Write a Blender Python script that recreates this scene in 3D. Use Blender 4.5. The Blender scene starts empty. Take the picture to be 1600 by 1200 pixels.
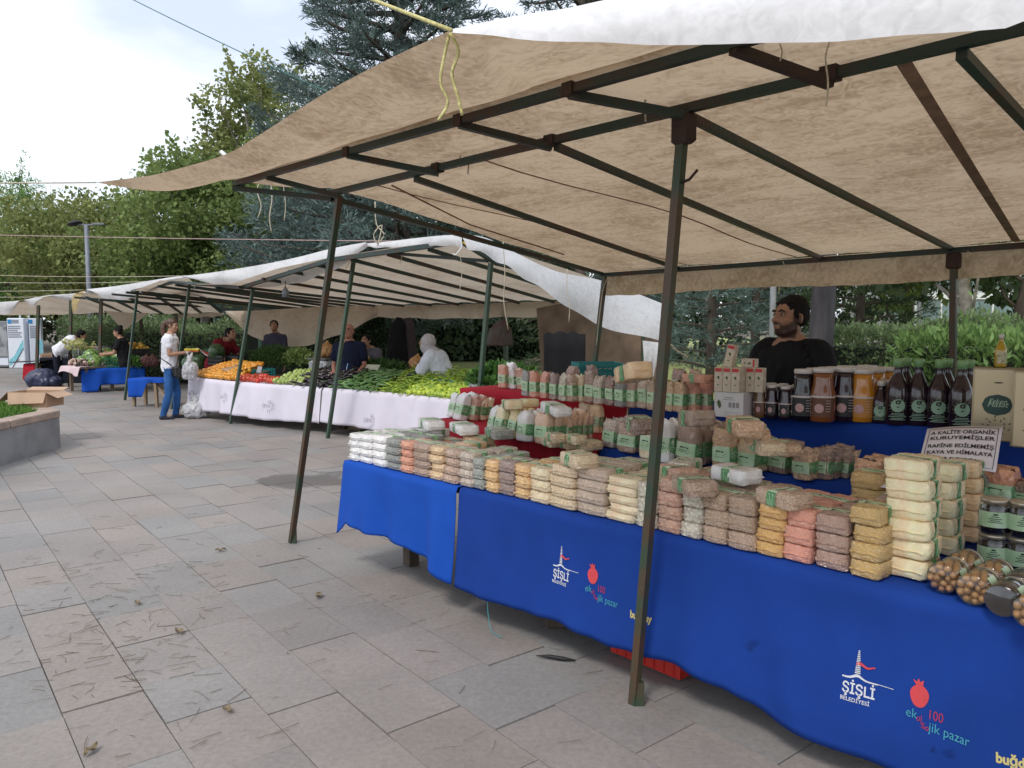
import bpy, bmesh, math, random
import numpy as np
from mathutils import Vector, Matrix, noise, Euler
sc = bpy.context.scene
COL = sc.collection
R = math.radians
random.seed(7); rng = np.random.default_rng(11)

# ---------------- camera, world, sun, exposure ----------------
H, F, TH = 1.6, 1200.0, math.atan(100/1200)
cd = bpy.data.cameras.new('camera'); cam = bpy.data.objects.new('camera', cd); COL.objects.link(cam)
cam.location = (0, 0, H); cam.rotation_euler = (R(90)-TH, 0, 0)
cd.sensor_width = 36; cd.lens = 27.0; cd.clip_end = 2000; cd.clip_start = .05
sc.camera = cam
SUN_EL, SUN_AZ = R(52), R(-150)
w = bpy.data.worlds.new('World'); sc.world = w; w.use_nodes = True
nt = w.node_tree; nt.nodes.clear()
def wn(t, **k):
    n_ = nt.nodes.new(t)
    for a, b in k.items(): setattr(n_, a, b)
    return n_
out = wn('ShaderNodeOutputWorld'); bg = wn('ShaderNodeBackground'); bg2 = wn('ShaderNodeBackground'); add = wn('ShaderNodeAddShader')
sky = wn('ShaderNodeTexSky', sky_type='NISHITA', sun_disc=False, sun_elevation=SUN_EL, sun_rotation=SUN_AZ)
nt.links.new(sky.outputs[0], bg.inputs[0]); bg.inputs[1].default_value = .035
tc = wn('ShaderNodeTexCoord'); mp = wn('ShaderNodeMapping'); mp.inputs['Scale'].default_value = (1, 1, 2.6); mp.inputs['Rotation'].default_value = (0, 0, .6)
nz = wn('ShaderNodeTexNoise'); nz.inputs['Scale'].default_value = 2.2; nz.inputs['Detail'].default_value = 5; nz.inputs['Roughness'].default_value = .5
rp = wn('ShaderNodeValToRGB'); rp.color_ramp.elements[0].position = .36; rp.color_ramp.elements[0].color = (.49, .535, .63, 1)
rp.color_ramp.elements[1].position = .54; rp.color_ramp.elements[1].color = (.82, .84, .87, 1)
nt.links.new(tc.outputs['Generated'], mp.inputs[0]); nt.links.new(mp.outputs[0], nz.inputs[0]); nt.links.new(nz.outputs[0], rp.inputs[0])
nt.links.new(rp.outputs[0], bg2.inputs[0]); bg2.inputs[1].default_value = 1.0
nt.links.new(bg.outputs[0], add.inputs[0]); nt.links.new(bg2.outputs[0], add.inputs[1]); nt.links.new(add.outputs[0], out.inputs[0])
sd = bpy.data.lights.new('sun', 'SUN'); sd.energy = 1.3; sd.angle = R(14); sd.color = (1, .96, .9)
so = bpy.data.objects.new('sun', sd); COL.objects.link(so)
sdir = Vector((math.sin(SUN_AZ)*math.cos(SUN_EL), math.cos(SUN_AZ)*math.cos(SUN_EL), math.sin(SUN_EL)))
so.rotation_euler = sdir.to_track_quat('Z', 'Y').to_euler(); so.location = (0, 0, 30)
sc.view_settings.view_transform = 'Standard'; sc.view_settings.look = 'None'; sc.view_settings.gamma = 1; sc.view_settings.exposure = .48
sc.render.engine = 'CYCLES'
sc.cycles.max_bounces = 7; sc.cycles.diffuse_bounces = 4; sc.cycles.glossy_bounces = 3; sc.cycles.transmission_bounces = 5; sc.cycles.transparent_max_bounces = 8
sc.cycles.use_denoising = True; sc.cycles.caustics_reflective = False; sc.cycles.caustics_refractive = False

# ---------------- measured frames ----------------
def ray(px, py):
    x = (px-800)/F; y = -(py-600)/F
    return (x, math.cos(TH)+y*math.sin(TH), -math.sin(TH)+y*math.cos(TH))
def G(px, py, z=0.0):
    d = ray(px, py); k = (z-H)/d[2]; return Vector((d[0]*k, d[1]*k, z))
def V(px, py, Y):
    d = ray(px, py); k = Y/d[1]; return Vector((d[0]*k, Y, H+d[2]*k))
class Frame:
    def __init__(s, a, b):
        s.O = a; L = (b-a).length; s.u = (b-a)/L; s.n = Vector((s.u.y, -s.u.x, 0)); s.rz = math.atan2(s.n.y, s.n.x)-math.pi/2
    def W(s, t, q, z): return Vector((s.O.x+s.u.x*t+s.n.x*q, s.O.y+s.u.y*t+s.n.y*q, z))
    def loc(s, p):
        a = p-s.O; return (a.dot(s.u), a.dot(s.n), p.z)
    def S(s, px, py, q):
        d = Vector(ray(px, py)); k = (q+s.O.dot(s.n))/(d.x*s.n.x+d.y*s.n.y); return s.loc(Vector((d.x*k, d.y*k, H+d.z*k)))
A = Frame(G(990, 1100), G(455, 848)); B = Frame(G(512, 685), G(195, 625))
W, W2 = A.W, B.W
def sf(t): return .13-.054*t
def s2(t): return .95-.03*t
def s3(t): return 1.62-.09*t
Z1, Z2, Z3, ZB = .70, .85, 1.05, .64

# ---------------- materials ----------------
MATS = {}
def mat(name, c, rough=.8, var=.12, scale=12, bump=0, bscale=None, metal=0, coat=0, c2=None, spec=.5, transl=0, vor=0, stretch=None, coatbump=0, rnd=0, tcol=None, cr=(.35, .65), detail=5):
    """procedural surface: noise or cells between two colours, optional bump, coat and translucency"""
    if name in MATS: return MATS[name]
    m = bpy.data.materials.new(name); m.use_nodes = True; t = m.node_tree; N = t.nodes; Lk = t.links.new
    b = N['Principled BSDF']; o = N['Material Output']
    tc = N.new('ShaderNodeTexCoord'); src = tc.outputs['Object']
    if stretch:
        mp = N.new('ShaderNodeMapping'); mp.inputs['Scale'].default_value = stretch; Lk(src, mp.inputs[0]); src = mp.outputs[0]
    if vor:
        tx = N.new('ShaderNodeTexVoronoi'); tx.inputs['Scale'].default_value = vor; Lk(src, tx.inputs[0])
        sp = N.new('ShaderNodeSeparateColor'); Lk(tx.outputs['Color'], sp.inputs[0]); fac = sp.outputs[0]; hgt = tx.outputs['Distance']
        ml = N.new('ShaderNodeMath'); ml.operation = 'SUBTRACT'; ml.inputs[0].default_value = 1.15; Lk(hgt, ml.inputs[1])
        m2 = N.new('ShaderNodeMath'); m2.operation = 'MULTIPLY'; Lk(fac, m2.inputs[0]); Lk(ml.outputs[0], m2.inputs[1]); fac = m2.outputs[0]
    else:
        tx = N.new('ShaderNodeTexNoise'); tx.inputs['Scale'].default_value = scale; tx.inputs['Detail'].default_value = detail; Lk(src, tx.inputs[0]); fac = tx.outputs[0]; hgt = tx.outputs[0]
        mr = N.new('ShaderNodeMapRange'); mr.inputs[1].default_value = cr[0]; mr.inputs[2].default_value = cr[1]; Lk(fac, mr.inputs[0]); fac = mr.outputs[0]
    if c2 is None: c2 = tuple(max(0, x*(1-var*2)) for x in c)
    mx = N.new('ShaderNodeMix'); mx.data_type = 'RGBA'; mx.inputs[6].default_value = (*c2, 1); mx.inputs[7].default_value = (*c, 1); Lk(fac, mx.inputs[0])
    colo = mx.outputs[2]
    if rnd:
        oi = N.new('ShaderNodeObjectInfo'); hs = N.new('ShaderNodeHueSaturation')
        mr2 = N.new('ShaderNodeMapRange'); mr2.inputs[3].default_value = 1-rnd; mr2.inputs[4].default_value = 1+rnd
        Lk(oi.outputs['Random'], mr2.inputs[0]); Lk(mr2.outputs[0], hs.inputs['Value'])
        mr3 = N.new('ShaderNodeMapRange'); mr3.inputs[3].default_value = .5+rnd*.06; mr3.inputs[4].default_value = .5-rnd*.06
        Lk(oi.outputs['Random'], mr3.inputs[0]); Lk(mr3.outputs[0], hs.inputs['Hue']); Lk(colo, hs.inputs['Color']); colo = hs.outputs[0]
    Lk(colo, b.inputs['Base Color'])
    b.inputs['Roughness'].default_value = rough; b.inputs['Metallic'].default_value = metal
    b.inputs['Specular IOR Level'].default_value = spec
    if bump:
        bp = N.new('ShaderNodeBump'); bp.inputs['Strength'].default_value = min(1, abs(bump)); bp.inputs['Distance'].default_value = .01
        if bump < 0: bp.invert = True
        hs_ = hgt
        if bscale:
            tb = N.new('ShaderNodeTexNoise'); tb.inputs['Scale'].default_value = bscale; tb.inputs['Detail'].default_value = 3; Lk(src, tb.inputs[0]); hs_ = tb.outputs[0]
        Lk(hs_, bp.inputs['Height']); Lk(bp.outputs[0], b.inputs['Normal'])
    if coat:
        b.inputs['Coat Weight'].default_value = coat; b.inputs['Coat IOR'].default_value = 1.5 if not coatbump else 1.85; b.inputs['Coat Roughness'].default_value = .09
        if coatbump:
            tb = N.new('ShaderNodeTexNoise'); tb.inputs['Scale'].default_value = coatbump; tb.inputs['Detail'].default_value = 2; tb.inputs['Distortion'].default_value = 1.2; Lk(tc.outputs['Object'], tb.inputs[0])
            bp2 = N.new('ShaderNodeBump'); bp2.inputs['Strength'].default_value = 1; bp2.inputs['Distance'].default_value = .05; Lk(tb.outputs[0], bp2.inputs['Height']); Lk(bp2.outputs[0], b.inputs['Coat Normal'])
    if transl:
        tr = N.new('ShaderNodeBsdfTranslucent'); ms = N.new('ShaderNodeMixShader'); ms.inputs[0].default_value = transl
        if tcol: tr.inputs[0].default_value = (*tcol, 1)
        else: Lk(colo, tr.inputs[0])
        Lk(b.outputs[0], ms.inputs[1]); Lk(tr.outputs[0], ms.inputs[2]); Lk(ms.outputs[0], o.inputs[0])
    MATS[name] = m; return m

# ---------------- mesh helpers ----------------
class MB:
    def __init__(s): s.v = []; s.f = []; s.m = []; s.s = []
    def add(s, vs, fs, mi=0, sm=False):
        k = len(s.v); s.v.extend([tuple(p) for p in vs]); s.f.extend([tuple(i+k for i in f) for f in fs]); s.m.extend([mi]*len(fs)); s.s.extend([sm]*len(fs)); return s
    def box(s, c, d, rot=None, mi=0, bev=0):
        x, y, z = d[0]/2, d[1]/2, d[2]/2
        if bev:
            b = bev; vs = []; fs = []
            P = [(-x+b, -y), (x-b, -y), (x, -y+b), (x, y-b), (x-b, y), (-x+b, y), (-x, y-b), (-x, -y+b)]
            for zz, k in ((-z, 1), (-z+b, 0), (z-b, 0), (z, 1)):
                for q in P:
                    qx, qy = q
                    if k: qx *= (x-b)/x; qy *= (y-b)/y
                    vs.append((qx, qy, zz))
            for l in range(3):
                for i in range(8): fs.append((l*8+i, l*8+(i+1) % 8, l*8+8+(i+1) % 8, l*8+8+i))
            fs.append(tuple(range(7, -1, -1))); fs.append(tuple(range(24, 32)))
        else:
            vs = [(i*x, j*y, k*z) for k in (-1, 1) for j in (-1, 1) for i in (-1, 1)]
            fs = [(0, 2, 3, 1), (4, 5, 7, 6), (0, 1, 5, 4), (2, 6, 7, 3), (0, 4, 6, 2), (1, 3, 7, 5)]
        M_ = rot.to_matrix() if isinstance(rot, Euler) else rot
        vs = [(M_ @ Vector(p) if M_ is not None else Vector(p))+Vector(c) for p in vs]
        return s.add(vs, fs, mi)
    def bar(s, p0, p1, a, b, up=(0, 0, 1), mi=0):
        p0 = Vector(p0); p1 = Vector(p1); d = p1-p0; L = d.length; d.normalize(); up = Vector(up)
        x = d.cross(up)
        if x.length < 1e-3: x = d.cross(Vector((1, 0, 0)))
        x.normalize(); z = x.cross(d); M_ = Matrix((x, d, z)).transposed()
        return s.box((p0+p1)/2, (a, L, b), M_, mi)
    def tube(s, pts, r, n=8, mi=0, cap=True, sm=True):
        pts = [Vector(p) for p in pts]; rs = r if isinstance(r, (list, tuple)) else [r]*len(pts); vs = []; fs = []
        ref = Vector((.3, .2, 1)).normalized()
        for i, p in enumerate(pts):
            d = (pts[min(i+1, len(pts)-1)]-pts[max(i-1, 0)])
            if d.length < 1e-9: d = Vector((0, 0, 1))
            d.normalize(); x = d.cross(ref)
            if x.length < .05: x = d.cross(Vector((1, 0, 0)))
            x.normalize(); y = d.cross(x)
            for k in range(n):
                a = 2*math.pi*k/n; vs.append(p+(x*math.cos(a)+y*math.sin(a))*rs[i])
        for i in range(len(pts)-1):
            for k in range(n): fs.append((i*n+k, i*n+(k+1) % n, (i+1)*n+(k+1) % n, (i+1)*n+k))
        if cap: fs.append(tuple(range(n-1, -1, -1))); fs.append(tuple(range((len(pts)-1)*n, len(pts)*n)))
        return s.add(vs, fs, mi, sm)
    def lathe(s, prof, n=20, c=(0, 0, 0), mi=0, M_=None, sm=True):
        vs = []; fs = []
        for r_, z_ in prof:
            for k in range(n):
                a = 2*math.pi*k/n; p = Vector((r_*math.cos(a), r_*math.sin(a), z_))
                vs.append((M_ @ p if M_ else p)+Vector(c))
        for i in range(len(prof)-1):
            for k in range(n): fs.append((i*n+k, i*n+(k+1) % n, (i+1)*n+(k+1) % n, (i+1)*n+k))
        fs.append(tuple(range(n-1, -1, -1))); fs.append(tuple(range((len(prof)-1)*n, len(prof)*n)))
        return s.add(vs, fs, mi, sm)
    def ell(s, c, r, nu=12, nv=8, M_=None, mi=0, fn=None):
        vs = []; fs = []
        for j in range(nv+1):
            ph = math.pi*j/nv
            for i in range(nu):
                th = 2*math.pi*i/nu; p = Vector((r[0]*math.sin(ph)*math.cos(th), r[1]*math.sin(ph)*math.sin(th), r[2]*math.cos(ph)))
                if fn: p = fn(p)
                vs.append((M_ @ p if M_ else p)+Vector(c))
        for j in range(nv):
            for i in range(nu): fs.append((j*nu+i, (j+1)*nu+i, (j+1)*nu+(i+1) % nu, j*nu+(i+1) % nu))
        return s.add(vs, fs, mi, True)
    def grid(s, fn, nu, nv, mi=0, sm=True):
        vs = [fn(i/nu, j/nv) for j in range(nv+1) for i in range(nu+1)]
        fs = [(j*(nu+1)+i, j*(nu+1)+i+1, (j+1)*(nu+1)+i+1, (j+1)*(nu+1)+i) for j in range(nv) for i in range(nu)]
        return s.add(vs, fs, mi, sm)
    def mesh(s, name, mats):
        me = bpy.data.meshes.new(name); me.from_pydata(s.v, [], s.f)
        if not isinstance(mats, (list, tuple)): mats = [mats]
        for m in mats: me.materials.append(m)
        me.polygons.foreach_set('material_index', s.m); me.polygons.foreach_set('use_smooth', s.s); me.update()
        return me
    def build(s, name, mats, parent=None, loc=None, rz=0):
        me = s.mesh(name, mats); o = bpy.data.objects.new(name, me); COL.objects.link(o)
        if parent: o.parent = parent
        if loc is not None: o.location = loc
        if rz: o.rotation_euler.z = rz
        return o
def tag(o, label=None, cat=None, group=None, kind=None):
    if label: o['label'] = label
    if cat: o['category'] = cat
    if group: o['group'] = group
    if kind: o['kind'] = kind
    return o
def empty(name, loc, label, cat, group=None, rz=0):
    o = bpy.data.objects.new(name, None); COL.objects.link(o); o.location = loc; o.rotation_euler.z = rz; o.empty_display_size = .1
    return tag(o, label, cat, group)
def dup(o, parent=None):
    c = o.copy(); COL.objects.link(c)
    if parent is not None: c.parent = parent
    for ch in [k for k in o.children]: dup(ch, c)
    return c
def recenter(o, p):
    """move a built mesh's origin to p"""
    p = Vector(p); o.data.transform(Matrix.Translation(-p)); o.location = p; return o
def solid(o, th, off=0):
    m = o.modifiers.new('s', 'SOLIDIFY'); m.thickness = th; m.offset = off; return o
ORD = ['lowest', 'second', 'third', 'fourth', 'fifth', 'sixth', 'seventh']
TMP = bpy.data.scenes.new('workbench')   # objects are evaluated here, then moved over; removed at the end
def tmp_graph(): vl = TMP.view_layers[0]; vl.update(); return vl.depsgraph
def text_mesh(txt, size, align='LEFT', bold=0.0, shear=0.0):
    cu = bpy.data.curves.new('t', 'FONT'); cu.body = txt; cu.size = size; cu.align_x = align; cu.offset = bold; cu.shear = shear; cu.resolution_u = 3
    ob = bpy.data.objects.new('t', cu); TMP.collection.objects.link(ob)
    dg = tmp_graph(); me = ob.evaluated_get(dg).to_mesh()
    vs = [v.co.copy() for v in me.vertices]; fs = [tuple(p.vertices) for p in me.polygons]
    ob.evaluated_get(dg).to_mesh_clear(); bpy.data.objects.remove(ob); bpy.data.curves.remove(cu)
    return vs, fs

# ---------------- shared materials ----------------
mPost = mat('green_rusty_paint', (.030, .055, .032), .5, c2=(.075, .042, .022), scale=9, bump=.3, bscale=60, cr=(.42, .6), stretch=(1, 1, .6))
mBeam = mat('dark_green_beam', (.014, .034, .028), .5, c2=(.05, .022, .014), scale=3, bump=.3, bscale=50, cr=(.36, .52))
mRust = mat('rusty_steel', (.045, .022, .016), .7, scale=20, bump=.4)
mWood = mat('weathered_wood', (.30, .22, .14), .8, c2=(.13, .095, .07), scale=6, stretch=(1, 1, .15), bump=.3, bscale=40)
mBlue = mat('blue_cotton', (.010, .046, .26), .85, var=.08, scale=3, bump=.12, bscale=300, spec=.15)
mBlueB = mat('bright_blue_cotton', (.009, .075, .42), .85, var=.08, scale=3, bump=.12, bscale=300, spec=.2)
mRed = mat('red_cotton', (.38, .015, .028), .85, var=.1, scale=4, bump=.12, bscale=300, spec=.2)
mWhiteCloth = mat('white_cloth', (.68, .64, .72), .85, var=.05, scale=2, bump=.1, bscale=200, spec=.2)
mPlasticW = mat('white_plastic_bag', (.62, .62, .64), .35, var=.1, scale=8, bump=.5, bscale=25, transl=.25)
mCard = mat('cardboard', (.42, .27, .17), .85, var=.08, scale=5)
mCardIn = mat('cardboard_inside', (.46, .31, .21), .85, var=.08, scale=5)
mRope = mat('pale_rope', (.62, .56, .42), .9, var=.2, scale=80)
mRopeY = mat('yellow_rope', (.66, .60, .26), .9, var=.2, scale=80)
mTeal = mat('teal_plastic', (.012, .19, .19), .45, var=.1, scale=6)
mBlackP = mat('black_plastic', (.012, .012, .013), .5, var=.1, scale=6)
mGreyP = mat('grey_plastic', (.34, .35, .38), .5, var=.08, scale=6)
mWhiteP = mat('white_paint', (.72, .73, .72), .4, var=.04, scale=6)
mInk = mat('black_ink', (.01, .01, .012), .6, var=.05)
mSteel = mat('grey_steel', (.2, .21, .23), .45, metal=.3, var=.08, scale=8)
mLeg = mat('dark_wood_leg', (.10, .075, .055), .85, var=.2, scale=12, bump=.3)
def spots(m, col, scale, lo, hi, fac):
    """adds stains with a shape of their own to a surface"""
    t = m.node_tree; N = t.nodes; b = N['Principled BSDF']; src = b.inputs['Base Color'].links[0].from_socket; tc = N.new('ShaderNodeTexCoord'); nz = N.new('ShaderNodeTexNoise'); nz.inputs['Scale'].default_value = scale; nz.inputs['Detail'].default_value = 3; nz.inputs['Distortion'].default_value = .4
    t.links.new(tc.outputs['Object'], nz.inputs[0]); mr = N.new('ShaderNodeMapRange'); mr.inputs[1].default_value = lo; mr.inputs[2].default_value = hi; mr.inputs[4].default_value = fac; t.links.new(nz.outputs[0], mr.inputs[0])
    mx = N.new('ShaderNodeMix'); mx.data_type = 'RGBA'; mx.inputs[7].default_value = (*col, 1); t.links.new(mr.outputs[0], mx.inputs[0]); t.links.new(src, mx.inputs[6]); t.links.new(mx.outputs[2], b.inputs['Base Color'])
spots(mBlue, (.004, .014, .07), 5.5, .70, .76, .8); spots(mBlueB, (.004, .03, .16), 5, .72, .8, .6); spots(mWhiteCloth, (.35, .32, .33), 3, .62, .8, .5)
def tarp_mat(name, under, under2, top, transl):
    m = bpy.data.materials.new(name); m.use_nodes = True; t = m.node_tree; N = t.nodes; Lk = t.links.new; b = N['Principled BSDF']; o = N['Material Output']
    tc = N.new('ShaderNodeTexCoord'); mp = N.new('ShaderNodeMapping'); mp.inputs['Scale'].default_value = (1, 1, 1); mp.inputs['Rotation'].default_value = (0, 0, -A.rz); Lk(tc.outputs['Object'], mp.inputs[0])
    mp2 = N.new('ShaderNodeMapping'); mp2.inputs['Scale'].default_value = (3, 8, 6); Lk(mp.outputs[0], mp2.inputs[0])
    n1 = N.new('ShaderNodeTexNoise'); n1.inputs['Scale'].default_value = 1.6; n1.inputs['Detail'].default_value = 8; n1.inputs['Roughness'].default_value = .65; n1.inputs['Distortion'].default_value = .8; Lk(mp2.outputs[0], n1.inputs[0])
    n2 = N.new('ShaderNodeTexNoise'); n2.inputs['Scale'].default_value = 1.3; n2.inputs['Detail'].default_value = 6; Lk(mp.outputs[0], n2.inputs[0])
    n3 = N.new('ShaderNodeTexNoise'); n3.inputs['Scale'].default_value = 14; n3.inputs['Detail'].default_value = 6; n3.inputs['Distortion'].default_value = 2.5; Lk(mp.outputs[0], n3.inputs[0])
    ad = N.new('ShaderNodeMath'); ad.operation = 'MULTIPLY_ADD'; Lk(n1.outputs[0], ad.inputs[0]); ad.inputs[1].default_value = .34
    a2 = N.new('ShaderNodeMath'); a2.operation = 'MULTIPLY_ADD'; Lk(n2.outputs[0], a2.inputs[0]); a2.inputs[1].default_value = .42
    a3 = N.new('ShaderNodeMath'); a3.operation = 'MULTIPLY'; Lk(n3.outputs[0], a3.inputs[0]); a3.inputs[1].default_value = .34
    Lk(a3.outputs[0], a2.inputs[2]); Lk(a2.outputs[0], ad.inputs[2])
    mr = N.new('ShaderNodeMapRange'); mr.inputs[1].default_value = .44; mr.inputs[2].default_value = .60; Lk(ad.outputs[0], mr.inputs[0])
    mx = N.new('ShaderNodeMix'); mx.data_type = 'RGBA'; mx.inputs[6].default_value = (*under2, 1); mx.inputs[7].default_value = (*under, 1); Lk(mr.outputs[0], mx.inputs[0])
    mt = N.new('ShaderNodeMix'); mt.data_type = 'RGBA'; mt.inputs[6].default_value = tuple(x*.8 for x in top)+(1,); mt.inputs[7].default_value = (*top, 1); Lk(mr.outputs[0], mt.inputs[0])
    at = N.new('ShaderNodeAttribute'); at.attribute_name = 'side'
    ge = N.new('ShaderNodeNewGeometry'); mb = N.new('ShaderNodeMix'); mb.data_type = 'RGBA'; Lk(ge.outputs['Backfacing'], mb.inputs[0]); Lk(mt.outputs[2], mb.inputs[6]); Lk(mx.outputs[2], mb.inputs[7])
    Lk(mb.outputs[2], b.inputs['Base Color']); b.inputs['Roughness'].default_value = .75; b.inputs['Specular IOR Level'].default_value = .2
    bp = N.new('ShaderNodeBump'); bp.inputs['Strength'].default_value = .3; bp.inputs['Distance'].default_value = .01; Lk(ad.outputs[0], bp.inputs['Height']); Lk(bp.outputs[0], b.inputs['Normal'])
    tr = N.new('ShaderNodeBsdfTranslucent'); ms = N.new('ShaderNodeMixShader'); ms.inputs[0].default_value = transl; Lk(mx.outputs[2], tr.inputs[0])
    Lk(b.outputs[0], ms.inputs[1]); Lk(tr.outputs[0], ms.inputs[2]); Lk(ms.outputs[0], o.inputs[0]); return m
mTarp = tarp_mat('stained_canvas', (.62, .48, .33), (.38, .27, .17), (.78, .79, .82), .36)
mTarp2 = tarp_mat('stained_canvas_pale', (.60, .51, .41), (.44, .35, .265), (.78, .79, .81), .38)
# ---------------- ground ----------------
mSoil = mat('soil', (.12, .095, .065), .95, scale=2, bump=.3)
g = MB(); g.add([(-400, -60, -.012), (400, -60, -.012), (400, 700, -.012), (-400, 700, -.012)], [(0, 1, 2, 3)])
tag(g.build('ground', mSoil), kind='structure')
def pave_mat():
    m = bpy.data.materials.new('paving_stone'); m.use_nodes = True; t = m.node_tree; N = t.nodes; Lk = t.links.new; b = N['Principled BSDF']
    at = N.new('ShaderNodeAttribute'); at.attribute_name = 'Col'; tc = N.new('ShaderNodeTexCoord')
    n1 = N.new('ShaderNodeTexNoise'); n1.inputs['Scale'].default_value = 1.1; n1.inputs['Detail'].default_value = 8; n1.inputs['Roughness'].default_value = .62; Lk(tc.outputs['Object'], n1.inputs[0])
    n2 = N.new('ShaderNodeTexNoise'); n2.inputs['Scale'].default_value = 38; n2.inputs['Detail'].default_value = 6; n2.inputs['Roughness'].default_value = .7; Lk(tc.outputs['Object'], n2.inputs[0])
    r1 = N.new('ShaderNodeMapRange'); r1.inputs[1].default_value = .3; r1.inputs[2].default_value = .7; r1.inputs[3].default_value = .84; r1.inputs[4].default_value = 1.12; Lk(n1.outputs[0], r1.inputs[0])
    r2 = N.new('ShaderNodeMapRange'); r2.inputs[1].default_value = .3; r2.inputs[2].default_value = .7; r2.inputs[3].default_value = .84; r2.inputs[4].default_value = 1.14; Lk(n2.outputs[0], r2.inputs[0])
    mu = N.new('ShaderNodeMath'); mu.operation = 'MULTIPLY'; Lk(r1.outputs[0], mu.inputs[0]); Lk(r2.outputs[0], mu.inputs[1])
    # a wet patch by the end of the long table
    p = G(470, 750); vd = N.new('ShaderNodeVectorMath'); vd.operation = 'SUBTRACT'; vd.inputs[1].default_value = p; Lk(tc.outputs['Object'], vd.inputs[0])
    vm = N.new('ShaderNodeVectorMath'); vm.operation = 'MULTIPLY'; vm.inputs[1].default_value = (1.15, 1.5, 0); Lk(vd.outputs[0], vm.inputs[0])
    ln = N.new('ShaderNodeVectorMath'); ln.operation = 'LENGTH'; Lk(vm.outputs[0], ln.inputs[0])
    n3 = N.new('ShaderNodeTexNoise'); n3.inputs['Scale'].default_value = 3.2; n3.inputs['Detail'].default_value = 4; Lk(tc.outputs['Object'], n3.inputs[0])
    s3_ = N.new('ShaderNodeMath'); s3_.operation = 'MULTIPLY_ADD'; s3_.inputs[1].default_value = 1.6; Lk(n3.outputs[0], s3_.inputs[0]); Lk(ln.outputs['Value'], s3_.inputs[2])
    r3 = N.new('ShaderNodeMapRange'); r3.inputs[1].default_value = 1.25; r3.inputs[2].default_value = 1.4; r3.inputs[3].default_value = .55; r3.inputs[4].default_value = 1; Lk(s3_.outputs[0], r3.inputs[0])
    m3 = N.new('ShaderNodeMath'); m3.operation = 'MULTIPLY'; Lk(mu.outputs[0], m3.inputs[0]); Lk(r3.outputs[0], m3.inputs[1])
    vs = N.new('ShaderNodeVectorMath'); vs.operation = 'SCALE'; Lk(at.outputs['Color'], vs.inputs[0]); Lk(m3.outputs[0], vs.inputs['Scale'])
    # pale dust and white droppings
    n4 = N.new('ShaderNodeTexNoise'); n4.inputs['Scale'].default_value = 2.6; n4.inputs['Detail'].default_value = 12; n4.inputs['Roughness'].default_value = .75; n4.inputs['Distortion'].default_value = .6; Lk(tc.outputs['Object'], n4.inputs[0])
    r4 = N.new('ShaderNodeMapRange'); r4.inputs[1].default_value = .66; r4.inputs[2].default_value = .76; r4.inputs[3].default_value = 0; r4.inputs[4].default_value = .5; Lk(n4.outputs[0], r4.inputs[0])
    mx = N.new('ShaderNodeMix'); mx.data_type = 'RGBA'; mx.inputs[7].default_value = (.42, .35, .28, 1); Lk(r4.outputs[0], mx.inputs[0]); Lk(vs.outputs[0], mx.inputs[6])
    Lk(mx.outputs[2], b.inputs['Base Color'])
    r5 = N.new('ShaderNodeMapRange'); r5.inputs[3].default_value = .42; r5.inputs[4].default_value = .8; Lk(n1.outputs[0], r5.inputs[0]); Lk(r5.outputs[0], b.inputs['Roughness']); b.inputs['Specular IOR Level'].default_value = .35
    bp = N.new('ShaderNodeBump'); bp.inputs['Strength'].default_value = .5; bp.inputs['Distance'].default_value = .006; Lk(n2.outputs[0], bp.inputs['Height']); Lk(bp.outputs[0], b.inputs['Normal'])
    return m
PA = R(-51.5); pd = Vector((math.cos(PA), math.sin(PA), 0)); pn = Vector((-pd.y, pd.x, 0))
pn = pn if pn.y > 0 else -pn
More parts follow.
